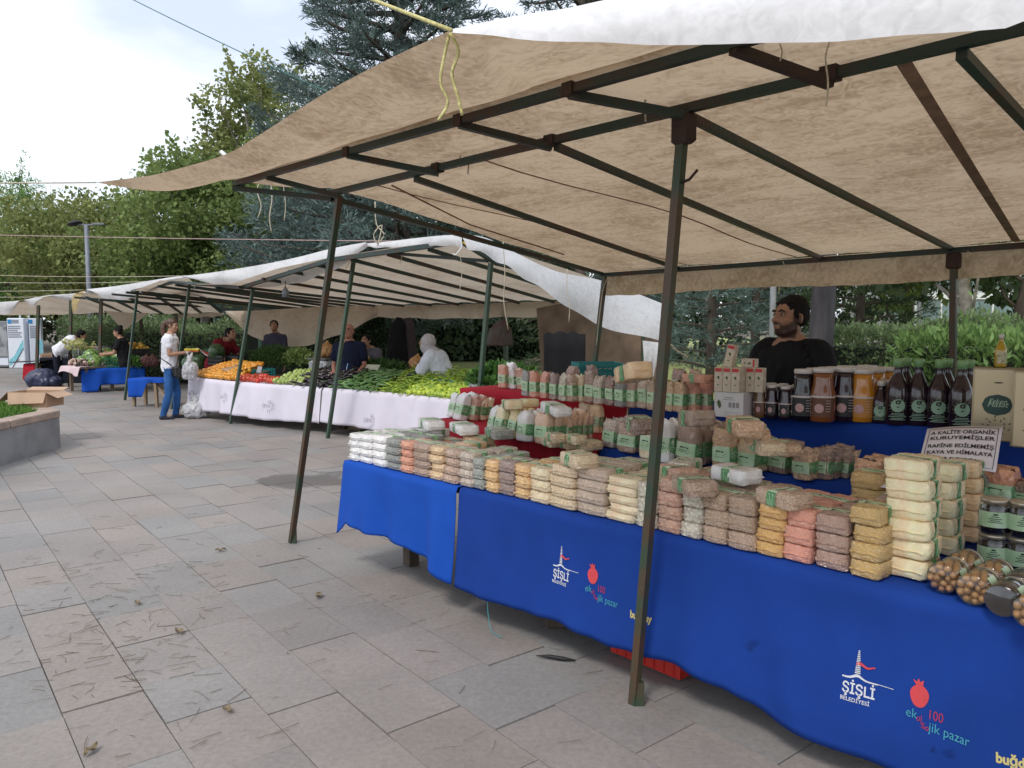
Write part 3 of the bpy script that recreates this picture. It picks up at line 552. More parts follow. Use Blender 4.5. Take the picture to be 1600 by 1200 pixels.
flap([(bw/2+.004, -bd/2, bh), (bw/2+.004, bd/2, bh), (bw/2+.15, bd/2-.02, bh-.05), (bw/2+.14, -bd/2+.02, bh-.07)])

# ---------------- litter on the paving ----------------
mb = MB(); random.seed(5)
for i in range(300):
    if i < 215: c_ = G(random.gauss(200, 120), random.gauss(965, 75))
    else: c_ = G(random.uniform(0, 1000), random.uniform(720, 1190))
    L = random.uniform(.02, .13); a = random.gauss(.5, .8); d = Vector((math.cos(a), math.sin(a), 0)); q = [c_-d*L/2, c_+Vector((random.uniform(-.008, .008),)*2+(0,)), c_+d*L/2]
    mb.tube([v+Vector((0, 0, .007)) for v in q], random.uniform(.0006, .0013), 4)
tag(mb.build('straw', mat('straw', (.20, .15, .09), .9, c2=(.07, .05, .035), scale=4)), kind='stuff')
GL = 'dry leaves and scraps on the paving'
lfm = mat('dry_leaf', (.26, .20, .12), .8, var=.2, scale=20); spots = [(498, 933, 'curled ochre dry leaf cluster in the middle of the paving', .04), (280, 990, 'pale torn leaf on the straw patch', .035), (355, 1113, 'small brown curled leaf near the bottom of the paving', .03), (345, 862, 'brown leaf scrap left of the near post', .035), (142, 1177, 'pale wooden chip at the bottom edge of the paving', .035), (215, 945, 'yellowish leaf at the edge of the straw patch', .03), ]
for px, py, lb, s_ in spots:
    c = MB(); k = random.random()*6
    c.grid(lambda u, v: Vector(((u-.5)*s_*2, (v-.5)*s_*(1-(2*u-1)**2)*.9, .006+.012*math.sin(u*5+k)**2+.01*(v-.5)**2*4)), 8, 4); p = G(px, py); tag(solid(c.build('dry_leaf', lfm, loc=p, rz=k), .001), lb, 'leaf', GL)
c = MB(); c.tube([(0, 0, .011), (.06, .0, .014), (.13, -.008, .012), (.19, -.004, .008)], [.002, .009, .01, .002], 6); tag(c.build('dark_feather', mInk, loc=G(838, 1028), rz=R(-12)), 'long dark feather or husk lying before the blue cloth', 'feather')
# ================= near stall: frame =================
fr = empty('stall_frame', W(0, 0, 0), 'dark green rusty steel frame carrying the near brown canopy', 'stall frame', 'steel frames of the market stalls')
def P_(t, s, z): return W(t, s, z)-W(0, 0, 0)
def steel(name, a, b, w_=.05, h_=.05, m=mBeam, par=None, up=(0, 0, 1)):
    c = MB(); c.bar(a, b, w_, h_, up); return c.build(name, m, par if par else fr)
zi = lambda t: 2.385+.004*t; zo = lambda t: 2.44+.018*t; zr = lambda t: 2.07-.01*t
foot1 = P_(0, 0, 0); foot2 = P_(A.loc(G(455, 848))[0], 0, 0)
top1 = P_(-.2, 0, 2.36); top2 = P_(2.36, 0, 2.37)
for a, b in ((foot1, top1), (foot2, top2)):
    steel('post', a, b, .034, .034, mPost, up=A.u)
    c = MB(); c.bar(a+Vector((.018, -.008, 0)), a+Vector((.018, -.008, .10)), .026, .045); c.build('foot_sleeve', mPost, fr)
steel('post', P_(-.12, 3.3, 0), P_(-.05, 3.3, 2.05), .040, .040, mPost)
rp_ = A.S(945, 432, 3.3); rq_ = A.S(921, 640, 3.3)
steel('post', P_(rp_[0]+(rq_[0]-rp_[0])/(rp_[2]-rq_[2])*rp_[2], 3.3, 0), P_(rp_[0], 3.3, rp_[2]), .040, .040, mPost)
steel('post', P_(-3.3, 0, 0), P_(-3.2, 0, 2.37), .040, .040, mPost); steel('post', P_(-3.2, 3.3, 0), P_(-3.2, 3.3, 2.08), .040, .040, mPost)
steel('beam', P_(2.45, 0, zi(2.45)), P_(-3.4, 0, zi(-3.4)), .034, .032)
steel('beam', P_(3.1, -.35, zo(3.1)), P_(-3.4, -.35, zo(-3.4)), .034, .032)
steel('beam', P_(3.1, 3.3, zr(3.1)), P_(-3.4, 3.3, zr(-3.4)), .038, .038)
raf = []
for (t0, t1) in ((-.22, -.03), (.47, .88), (1.54, 2.2), (-1.14, -1.0), (-2.1, -2.0), (-3.2, -3.2)):
    steel('rafter', P_(t0, 0, zi(t0)-.03), P_(t1, 3.3, zr(t1)+.01), .030, .030)
steel('rafter', P_(3.1, -.36, zo(3.1)-.03), P_(2.45, 0, zi(2.45)-.035), .032, .032)
steel('rafter', P_(2.45, 0, zi(2.45)-.035), P_(3.1, 3.3, zr(3.1)+.01), .032, .032)
for a_, b_, m in ((.05, -.22, mBeam), (.7, .5, mBeam), (1.64, 1.33, mBeam), (2.6, 2.36, mBeam), (-.63, -.76, mRust), (-1.5, -1.6, mBeam)):
    steel('cross_bar', P_(a_, -.36, zo(a_)-.018), P_(b_, .0, zi(b_)-.03), .034, .030, m)
for (t, s, z) in ((-.2, .0, 2.31), (-.05, 3.3, 2.0)):
    c = MB(); c.box(P_(t, s, z), (.088, .06, .11), Matrix.Rotation(A.rz, 3, 'Z'), bev=.012); c.build('bracket', mRust, fr)
for t in (.5, 1.34, -.76): c = MB(); c.box(P_(t, 0, zi(t)), (.055, .048, .046), Matrix.Rotation(A.rz, 3, 'Z')); c.build('bracket', mRust, fr)
for t in (.05, .7, 1.64): c = MB(); c.box(P_(t, -.35, zo(t)), (.05, .048, .046), Matrix.Rotation(A.rz, 3, 'Z')); c.build('bracket', mRust, fr)
c = MB(); d1_ = (top1-foot1).normalized(); b0 = foot1+d1_*2.12; c.tube([b0, b0-A.u*.05+Vector((0, 0, .01)), b0-A.u*.085+Vector((0, 0, .04))], .006, 6); c.build('hook', mRust, fr)

# ================= near stall: canopy =================
cano = empty('canopy', W(0, 0, 2.4), 'near stained brown canvas canopy with white outer face', 'canopy', 'canvas canopies over the stalls')
cO = W(0, 0, 2.4)
def rz_(t, s):
    k = s/3.3; zf = zi(t)+.035; zb = zr(t)+.035
    z = zf+(zb-zf)*k
    if 0 < s < 3.3:
        q = 4*k*(1-k); cell = abs(math.sin(math.pi*(t+.3)/1.05)); z += .035*q*cell*.6-.0*q
    return z
def roof_fn(u, v):
    t = 3.14-u*6.5; s = v*3.36; left = 2.50+(s/3.3)*.66 if s < 3.3 else 3.16
    t = min(left, t) if u > 0 else left
    return W(t, s, rz_(t, min(s, 3.3))+.010*math.sin(t*5+s*3)*math.sin(s*4))-cO
# roof sheet, normals up: u runs toward -t
def grid_up(mb, fn, nu, nv):
    vs = [fn(i/nu, j/nv) for j in range(nv+1) for i in range(nu+1)]
    fs = [(j*(nu+1)+i, j*(nu+1)+i+1, (j+1)*(nu+1)+i+1, (j+1)*(nu+1)+i) for j in range(nv) for i in range(nu)]
    a, b, c_ = vs[0], vs[1], vs[nu+1]; k = nu//2+(nv//2)*(nu+1); nrm = (vs[k+1]-vs[k]).cross(vs[k+nu+1]-vs[k])
    if nrm.z < 0: fs = [tuple(reversed(f)) for f in fs]
    return mb.add(vs, fs, 0, True)
c = MB(); grid_up(c, lambda u, v: (lambda s: (lambda L: W(L+(-3.4-L)*u, s, rz_(L+(-3.4-L)*u, min(s, 3.3))+.008*math.sin(u*30+s*3)*math.sin(s*4))-cO)(2.48+.66*min(1, s/3.3)))(v*3.34), 70, 30)
# strip between inner and outer beam
grid_up(c, lambda u, v: (lambda t0, t1: W(t0+(t1-t0)*v, -.40*v, (zi(t0)+.035)*(1-v)+(zo(t1)+.035)*v-.02*math.sin(math.pi*v))-cO)(2.48-5.88*u, 3.14-6.54*u), 60, 5)
c.build('roof_sheet', mTarp, cano)
# front flap: from the outer beam out to the roped edge
edge = [(3.14, V(150, 285, 5.83)), (2.9, V(215, 277, 5.35)), (2.62, V(250, 271, 5.05)), (2.2, V(345, 244, 4.35)), (1.75, V(400, 214, 3.85)), (1.3, V(500, 150, 3.05)), (.85, V(600, 96, 2.55)), (.35, V(703, 48, 2.12))]
crease = [(.35, V(703, 48, 2.12)), (-.0, V(850, 20, 2.03)), (-.5, V(1010, -8, 1.90)), (-1.0, V(1300, -60, 1.75)), (-1.5, V(1600, -120, 1.62)), (-2.2, W(-1.95, -1.0, 2.62)), (-3.4, W(-3.4, -1.0, 2.62))]
def lerp_list(L, t):
    for i in range(len(L)-1):
        if L[i][0] >= t >= L[i+1][0]:
            f = (L[i][0]-t)/(L[i][0]-L[i+1][0]); 
            p0 = L[max(0, i-1)][1]; p1 = L[i][1]; p2 = L[i+1][1]; p3 = L[min(len(L)-1, i+2)][1]
            return p1.lerp(p2, f) if L is not edge else (0.5*((2*p1)+(p2-p0)*f+(2*p0-5*p1+4*p2-p3)*f*f+(3*p1-p0-3*p2+p3)*f**3))
    return L[-1][1] if t < L[-1][0] else L[0][1]
full = edge+crease[1:]
def flapf(u, v):
    t = 3.14-6.54*u; a = W(t, -.36, zo(t)+.041); b = lerp_list(edge, t) if t > .35 else lerp_list(crease, t)
    p = a.lerp(b, v); p.z -= .07*math.sin(math.pi*v)*(1 if t > .3 else .5); p.z += .008*math.sin(t*9+v*5)*v*(1-v)*4; return p-cO
c = MB(); grid_up(c, flapf, 90, 14); c.build('front_flap', mTarp, cano)
mTarpW = tarp_mat('lit_white_canvas', (.66, .60, .52), (.5, .42, .33), (.93, .93, .94), .2); mTarpW.node_tree.nodes['Bump'].inputs['Strength'].default_value = .06  # lit look of the outer fold is put into a brighter white
# folded part hanging outside from the roped crease, showing its white face
hang = [(.35, V(700, 49, 2.10)), (.0, V(800, 60, 1.98)), (-.25, V(900, 66, 1.93)), (-.5, V(1000, 69, 1.88)), (-.75, V(1150, 70, 1.80)), (-1.0, V(1300, 64, 1.72)), (-1.3, V(1450, 54, 1.64)), (-1.5, V(1600, 40, 1.58)), (-2.2, W(-2.0, -1.16, 2.35)), (-3.4, W(-3.4, -1.1, 2.32))]
hc = [(.35, V(703, 47, 2.12)), (-.0, V(850, 20, 2.03)), (-.5, V(1010, -8, 1.90)), (-1.0, V(1300, -60, 1.75)), (-1.5, V(1600, -120, 1.62)), (-2.2, W(-1.95, -1.0, 2.62)), (-3.4, W(-3.4, -1.0, 2.62))]
def hangf(u, v):
    t = .35-3.75*u; a = lerp_list(hc, t)+Vector((0, -.004, .002)); b = lerp_list(hang, t); p = a.lerp(b, v); p += (-A.n)*(.018*math.sin(math.pi*v)*min(1, u*12)); p.z += .002*math.sin(t*14); return p-cO
c = MB(); vs = [hangf(i/60, j/8) for j in range(9) for i in range(61)]; fs = [(j*61+i, j*61+i+1, (j+1)*61+i+1, (j+1)*61+i) for j in range(8) for i in range(60)]
nrm = (vs[31]-vs[30]).cross(vs[61+30]-vs[30])
if nrm.dot(A.n) > 0: fs = [tuple(reversed(f)) for f in fs]
c.add(vs, fs, 0, True); c.build('folded_edge', mTarpW, cano)
# bring the crease sheet to the same line
# rear valance
c = MB(); vs = []; nu = 70
for j in range(5):
    for i in range(nu+1):
        t = 3.14-6.54*i/nu; f = j/4; vs.append(W(t, 3.35+.012*math.sin(t*7)*f+.01*math.sin(t*17)*f, zr(t)+.03-(.225+.01*math.sin(t*3)+.004*math.sin(t*23))*f)-cO)
fs = [(j*(nu+1)+i, j*(nu+1)+i+1, (j+1)*(nu+1)+i+1, (j+1)*(nu+1)+i) for j in range(4) for i in range(nu)]
c.add(vs, fs, 0, True); c.build('rear_valance', mTarp, cano)
c = MB()
for t in (-.55, .78): c.bar(W(t+.12, 3.25, rz_(t, 3.25)-.012)-cO, W(t-.5 if t < 0 else t-.2, .05, rz_(t, .05)-.012)-cO, .05 if t < 0 else .012, .004)
c2_ = MB(); c2_.bar(W(-.42, 3.28, rz_(-.4, 3.28)-.011)-cO, W(-.95, .05, rz_(-.9, .05)-.011)-cO, .045, .003); c2_.build('seam', mat('seam_tape', (.20, .12, .07), .9, c2=(.32, .21, .13), scale=8), cano)
for tt in (1.05, 2.05, -1.75):
    c2_ = MB(); pts_ = [W(tt+.05*math.sin(k*.9), 3.25-k*.32, rz_(tt, 3.25-k*.32)-.014)-cO for k in range(11)]
    for k in range(10): c2_.bar(pts_[k], pts_[k+1], .014, .003)
    c2_.build('seam', mat('seam_tape', (0, 0, 0)), cano)
c2_ = MB(); c2_.tube([W(2.75, 2.4, rz_(2.75, 2.4)-.012)-cO, W(2.55, 1.2, rz_(2.5, 1.2)-.016)-cO, W(2.0, .15, rz_(2.0, .15)-.012)-cO], .006, 5); c2_.build('seam', mat('seam_tape', (0, 0, 0)), cano)
tag(rope('corner_tie', V(345, 237, 4.4), V(361, 250, 4.38), .012, mWhiteP, 'short white plastic strip tied to the near canopy edge'), cat='tie')
# strings
GS = 'strings dangling from the canopies'
def dangle(pts, r, m, label, cat='string'):
    pts = [Vector(p) for p in pts]; P0 = pts[0]; out_ = []
    for i in range(len(pts)-1):
        p0 = pts[max(0, i-1)]; p1 = pts[i]; p2 = pts[i+1]; p3 = pts[min(len(pts)-1, i+2)]
        for k in range(4):
            f = k/4; out_.append(.5*((2*p1)+(p2-p0)*f+(2*p0-5*p1+4*p2-p3)*f*f+(3*p1-p0-3*p2+p3)*f**3)-P0)
    out_.append(pts[-1]-P0); c = MB(); c.tube(out_, r, 5); return tag(c.build('string', m, loc=P0), label, cat, GS)
def dpx(L, Y, *a): return dangle([V(x, y, Y) for x, y in L], *a)
dpx([(703, 50), (694, 90), (688, 130), (700, 160), (685, 188)], 2.15, .0045, mRopeY, 'longer yellow rope end hanging from the tied front edge')
dpx([(703, 52), (716, 80), (706, 115), (715, 150), (722, 180)], 2.13, .005, mRopeY, 'twisted yellow rope end hanging beside the longer one')
dpx([(1003, 98), (1010, 112), (1008, 150), (1009, 190)], 2.95, .004, mRope, 'pale strap end hanging from the outer beam near the near post')
dpx([(1296, 66), (1290, 90), (1294, 130), (1291, 165)], 2.0, .0025, mRope, 'thin string hanging below the white folded edge')
dpx([(1218, 68), (1222, 80), (1219, 95)], 2.0, .0022, mRope, 'short stub of string below the white folded edge')
dpx([(735, 172), (730, 205), (733, 240), (731, 272)], 3.95, .004, mRope, 'pale string hanging between the two front beams')
dpx([(733, 180), (724, 220), (716, 262)], 3.94, .003, mRope, 'thin slanting string beside the pale string')
dpx([(555, 235), (566, 244), (560, 262), (556, 268)], 5.0, .005, mRope, 'knotted string on the outer beam at the far end')
dpx([(405, 285), (402, 300), (408, 322), (403, 340)], 5.6, .004, mRope, 'first loose string under the far front corner of the near frame')
dpx([(422, 280), (425, 310), (421, 340), (424, 362)], 5.58, .004, mRope, 'second loose string under the far front corner of the near frame')
dpx([(442, 285), (446, 320), (444, 345)], 5.5, .003, mRope, 'third loose string under the far front corner of the near frame')
dpx([(586, 315), (588, 350), (600, 366), (590, 380), (584, 366), (597, 352), (590, 384)], 5.9, .005, mRope, 'looped bundle of string hanging by the side rafter')
dpx([(786, 378), (789, 430), (787, 470), (794, 515)], 6.9, .004, mRope, 'long white string hanging from the side rafter')
dpx([(886, 420), (886, 455), (890, 475), (889, 503)], 7.8, .004, mRope, 'white string hanging from the side rafter by the brown sheet')
dpx([(1106, 424), (1112, 440), (1110, 455), (1104, 470)], 5.3, .003, mRope, 'string against the rear valance behind the near post')
dpx([(1223, 408), (1228, 425), (1219, 445), (1217, 460)], 5.1, .003, mRope, 'string against the rear valance above the seller')
dpx([(1512, 392), (1520, 415), (1514, 440), (1508, 448)], 4.9, .003, mRope, 'string curling by the dark bracket of the rear post')
dpx([(950, 432), (942, 455), (936, 500), (932, 540)], 7.1, .004, mRope, 'string tied down the leaning rear corner post')
dpx([(1048, 538), (1058, 548), (1075, 558)], 4.2, .005, mRope, 'pale strap end sticking out behind the near post')

# ================= near stall: tables =================
def table(name, f, t0, t1, s0, s1, z, label, group='trestle tables of the market', legs=None):
    o0 = f.W(t0, s0, 0); e = empty(name, o0, label, 'table', group)
    c = MB(); M_ = Matrix.Rotation(f.rz, 3, 'Z'); c.box(f.W((t0+t1)/2, (s0+s1)/2, z-.03)-o0, (abs(t1-t0), abs(s1-s0), .035), M_); c.build('table_top', mWood, e)
    for t in (legs or (t0+(t1-t0)*.08, t0+(t1-t0)*.92)):
        for s in (s0+.22, s1-.08):
            c = MB(); c.box(f.W(t, s, (z-.05)/2)-o0, (.075, .075, z-.05), M_); c.build('leg', mLeg, e)
    return e
table('market_table', A, 2.36, 1.28, .14, 1.0, Z1-.01, 'trestle table under the short bright blue cloth', legs=(2.15, 1.42))
table('market_table', A, 1.24, -.5, .2, 1.0, Z1-.01, 'trestle table behind the near post under the long blue cloth', legs=(.62, -.38))
table('market_table', A, -.55, -2.3, .24, 1.0, Z1-.01, 'trestle table under the jars at the near end', legs=(-.7, -2.2))
for t0, t1, lb in ((2.65, 1.1, 'raised board carrying the lower red step'), (1.05, -2.2, 'raised board carrying the lower blue step')):
    table('display_step', A, t0, t1, 1.0, 1.6, Z2-.01, lb, 'stepped boards behind the front tables')
for t0, t1, lb in ((2.8, 1.35, 'highest board carrying the upper red step'), (1.3, -2.2, 'highest board carrying the upper blue step')):
    table('display_step', A, t0, t1, 1.72, 2.15, Z3-.01, lb, 'stepped boards behind the front tables')
HEM = [(2.48, .19), (2.36, .32), (1.94, .305), (1.69, .29), (1.55, .265), (1.41, .225), (1.27, .18), (1.22, .17), (.9, .165), (.72, .17), (.49, .19), (.35, .175), (.23, .165), (.07, .185), (-.12, .185), (-.33, .155), (-.44, .14), (-.6, .115), (-.74, .105), (-.85, .11), (-1.04, .10), (-1.5, .09), (-2.4, .1)]
def hem(t):
    for i in range(len(HEM)-1):
        if HEM[i][0] >= t >= HEM[i+1][0]:
            f = (HEM[i][0]-t)/(HEM[i][0]-HEM[i+1][0]); f = f*f*(3-2*f); return HEM[i][1]*(1-f)+HEM[i+1][1]*f
    return HEM[0][1] if t > 0 else .1
def drape(t, z):
    """front drape of the blue cloths: returns the world point at t, height z"""
    d = max(0, Z1-z); k = min(1, d/.5); amp = .040 if t > 1.27 else .017
    w_ = math.sin(t*15+1.3*math.sin(t*4.1))*.6+math.sin(t*31+2)*.25+math.sin(t*6.3+.7)*.5+.7*max(0, math.sin(t*9.5+d*3))**4
    s = sf(t)-.012-.035*k**1.3-amp*w_*k**1.25-.006*math.sin(t*5)
    return W(t, s, z)
def front_cloth(name, t0, t1, m, label, back=.75, side=False):
    O_ = W(t0, 0, Z1); c = MB(); nu = int(abs(t1-t0)/.018); nv = 22; nb = 5
    def fn(i, j):
        t = t0+(t1-t0)*i/nu
        if j <= nb: 
            s = sf(t)+back*(1-j/nb); return W(t, s, Z1+.006+.002*math.sin(t*9+s*8))-O_
        f = (j-nb)/nv; z = (Z1+.004)*(1-f)+hem(t)*f
        p = drape(t, z)
        if side and t > 2.2: p += A.u*(.22*f*((t-2.2)/.16)**2*.35)+Vector((0, 0, -.10*f*max(0, (t-2.28)/.08)))
        return p-O_
    vs = [fn(i, j) for j in range(nb+nv+1) for i in range(nu+1)]; fs = [(j*(nu+1)+i, j*(nu+1)+i+1, (j+1)*(nu+1)+i+1, (j+1)*(nu+1)+i) for j in range(nb+nv) for i in range(nu)]
    c.add(vs, fs, 0, True)
    if side:
        def sd_(u, v): 
            s = sf(t0)+.7*u; p = W(t0, s, Z1+.006-.34*v); q = fn(0, int(nb+v*nv))+O_
            out2 = A.u*(.05*v+.015*math.sin(u*22)*v); pp = p+out2
            return pp.lerp(q, max(0, 1-u*6)) - O_
        c.grid(sd_, 24, 14)
    o = c.build(name, m, loc=O_); tag(o, label, 'tablecloth', 'cloths over the near tables'); return o, O_
cl1, O1 = front_cloth('tablecloth', 2.36, 1.262, mBlueB, 'short bright blue cloth with a pointed hanging corner', side=True)
cl2, O2_ = front_cloth('tablecloth', 1.24, -2.35, mBlue, 'long deep blue cloth with printed white tower and red fruit emblems')
for o in (cl1, cl2): solid(o, .003, -1 if False else 0)
def step_cloth(t0, t1, sfn, z, drop, m, label, back=.5, pleat=.012):
    O_ = W(t0, sfn(t0), z); c = MB(); nu = int(abs(t1-t0)/.02); nb, nv = 4, 8
    def fn(i, j):
        t = t0+(t1-t0)*i/nu
        if j <= nb: return W(t, sfn(t)+back*(1-j/nb), z+.006+.003*math.sin(t*11))-O_
        f = (j-nb)/nv; return W(t, sfn(t)-.01-pleat*(1+math.sin(t*34+2*math.sin(t*7)))*f**.7-.01*f, z+.004-drop*f+.006*math.sin(t*5))-O_
    vs = [fn(i, j) for j in range(nb+nv+1) for i in range(nu+1)]; c.add(vs, [(j*(nu+1)+i, j*(nu+1)+i+1, (j+1)*(nu+1)+i+1, (j+1)*(nu+1)+i) for j in range(nb+nv) for i in range(nu)], 0, True)
    vs = [W(t0, sfn(t0)-.012+back*k/10, z+.004-drop*.9*v+.0)+A.u*(.012+.008*math.sin(k*2.2))*v-O_ for v in (0, .5, 1) for k in range(11)]; c.add(vs, [(j*11+i, j*11+i+1, (j+1)*11+i+1, (j+1)*11+i) for j in range(2) for i in range(10)], 0, True)
    o = c.build('tablecloth', m, loc=O_); solid(o, .003); return tag(o, label, 'tablecloth', 'cloths over the near tables')
step_cloth(2.72, 1.02, s2, Z2, .25, mRed, 'red pleated cloth of the lower step under the flour bags', .6)
step_cloth(1.0, -2.3, s2, Z2, .2, mBlue, 'blue cloth of the lower step under the nut bags', .6, .004)
step_cloth(2.88, 1.28, s3, Z3, .24, mRed, 'red cloth of the upper step under the lentil bags', .5, .008)
step_cloth(1.26, -2.3, s3, Z3, .22, mBlue, 'blue cloth of the upper step under the juice jars and bottles', .5, .004)
# ---- printed emblems on the long blue cloth ----
mPrintW = mat('white_print', (.62, .64, .68), .8, var=.05); mPrintR = mat('red_print', (.62, .06, .07), .8, var=.06, scale=30); mPrintT = mat('teal_print', (.05, .30, .40), .8, var=.05)
mPrintD = mat('crimson_print', (.42, .03, .08), .8, var=.05); mPrintY = mat('yellow_print', (.55, .47, .18), .8, var=.05)
def on_cloth(vs2, t0, z0, lift=.004, sx=1.0, slope=0.0):
    out_ = []
    for p in vs2:
        t = t0-p[0]*sx; z = z0+p[1]+slope*p[0]; q = drape(t, z); q -= A.n*lift; out_.append(q-O2_)
    return out_
def decal(name, items, m):
    c = MB()
    for vs, fs in items: c.add(vs, fs)
    o = c.build(name, m, cl2); return o
def poly(pts, n=1): return pts, [tuple(range(len(pts)))]
def strip_poly(pts_a, pts_b):
    n = len(pts_a); return list(pts_a)+list(pts_b), [(i, i+1, n+i+1, n+i) for i in range(n-1)]
def tx(s, size, t0, z0, sx=1, bold=0, align='LEFT', slope=0, shear=0):
    v, f = text_mesh(s, size, align, bold, shear); return on_cloth(v, t0, z0, sx=sx, slope=slope), f
def emblems(t0, z0, k):
    """t0,z0: left end of the baseline of the town name; k: overall scale"""
    it = [tx('ŞİŞLİ', .060*k, t0, z0, .80, .0012*k), tx('BELEDİYESİ', .0225*k, t0+.003, z0-.032*k, .95, .0003*k)]
    a = [(-.002*k+x*k, (.066+.018*math.exp(-((x-.058)/.022)**2))*k) for x in [i*.0108 for i in range(19)]]; b = [(x, y-(.006 if i < 13 else .0025)*k-.006*k*math.exp(-((i-5)/2.5)**2)) for i, (x, y) in enumerate(a)]
    it.append((on_cloth(a+b, t0, z0), strip_poly(a, b)[1]))
    for j in range(13):
        y = .086+j*.0075; hw = .0095*(1-j/13)**.8+.0022; it.append((on_cloth([((.056-hw)*k, y*k), ((.056+hw)*k, (y+.001)*k), ((.056+hw*.8)*k, (y+.0058)*k), ((.056-hw*.8)*k, (y+.0048)*k)], t0, z0), [(0, 1, 2, 3)]))
    decal('town_emblem', it, mPrintW)
    fl_a = [((.050+.0088*i)*k, (.132+.005*math.sin(i*1.0)-.0010*i)*k) for i in range(9)]; fl_b = [(x, y-(.014-.0011*i)*k) for i, (x, y) in enumerate(fl_a)]
    decal('flag_print', [(on_cloth(fl_a+fl_b, t0, z0, .0052), strip_poly(fl_a, fl_b)[1])], mPrintR)
    cc = [(.059*k+.0045*k*math.cos(a), .126*k+.0045*k*math.sin(a)) for a in [i*.52+.6 for i in range(11)]]; ci = [(.0603*k+.0033*k*math.cos(a), .126*k+.0033*k*math.sin(a)) for a in [i*.52+.6 for i in range(11)]]
    decal('crescent_print', [(on_cloth(cc+ci, t0, z0, .0064), strip_poly(cc, ci)[1])], mPrintW)
    # pomegranate
    ko = k*1.09; tp, zp = t0-.262*ko, z0+.065*ko; n = 22; pts = [(.033*k*math.cos(a)*(1+.05*math.sin(3*a)), .043*k*math.sin(a)*(1-.04*math.cos(2*a))) for a in [2*math.pi*i/n for i in range(n)]]
    cr = [(-.012, .038), (-.026, .060), (-.012, .054), (-.006, .068), (.0, .055), (.012, .064), (.010, .038)]
    decal('fruit_print', [(on_cloth(pts, tp, zp), [tuple(range(n))]), (on_cloth([(x*k, y*k) for x, y in cr], tp, zp, .0044), [(0, 1, 2), (0, 2, 6), (2, 3, 4), (2, 4, 6), (4, 5, 6)])], mPrintR)
    tl = t0-.222*ko; zl = z0-.018*ko
    decal('lettering', [tx('ek', .052*k, tl, zl, .82), tx('jik pazar', .052*k, tl-.082*k, zl-.034*k, .82)], mPrintT)
    decal('lettering', [tx('100', .052*k, tl-.075*k, zl+.014*k, .72), tx('ol', .036*k, tl-.038*k, zl-.006*k, .75), tx('%', .034*k, tl-.054*k, zl-.03*k, .75), tx('o', .034*k, tl-.070*k, zl-.034*k, .75)], mPrintD)
    v, f = tx('buğday', .05*k, tl-.275*ko*1.04, zl-.05*ko, .8, .002*k, shear=-.1); decal('lettering', [(v, f)], mPrintY)
E1 = A  # town name baseline read off the photograph
emblems(-.815, .322, .84); emblems(.545, .395, .84)
# red crate under the cloth
cr_ = empty('red_crate', G(1012, 1040), 'flat red plastic crate peeking out under the blue cloth', 'crate', rz=A.rz)
c = MB()
c.box((0, .1, .02), (.40, .24, .02)); c.box((0, -.02, .055), (.40, .015, .09)); c.box((0, .22, .055), (.40, .015, .09)); c.box((.195, .1, .055), (.012, .23, .09)); c.box((-.195, .1, .055), (.012, .23, .09)); c.build('tray', mat('red_plastic', (.55, .03, .02), .45, var=.08), cr_)
for i in range(7): c = MB(); c.box((-.165+i*.055, -.029, .055), (.008, .006, .08)); c.build('rib', mat('red_plastic', (0, 0, 0)), cr_)
cbx = empty('wooden_block', W(.8, .35, 0), 'small timber offcut standing under the long blue cloth', 'block'); c = MB(); c.box((0, 0, .05), (.12, .1, .1), bev=.01); c.build('block', mLeg, cbx)
dangle([W(1.02, .06, .17), W(1.0, .05, .08), W(.95, .03, .012), W(.86, .02, .01)], .002, mat('cyan_cord', (.05, .35, .38), .6), 'cyan cord trailing on the paving below the blue cloth')
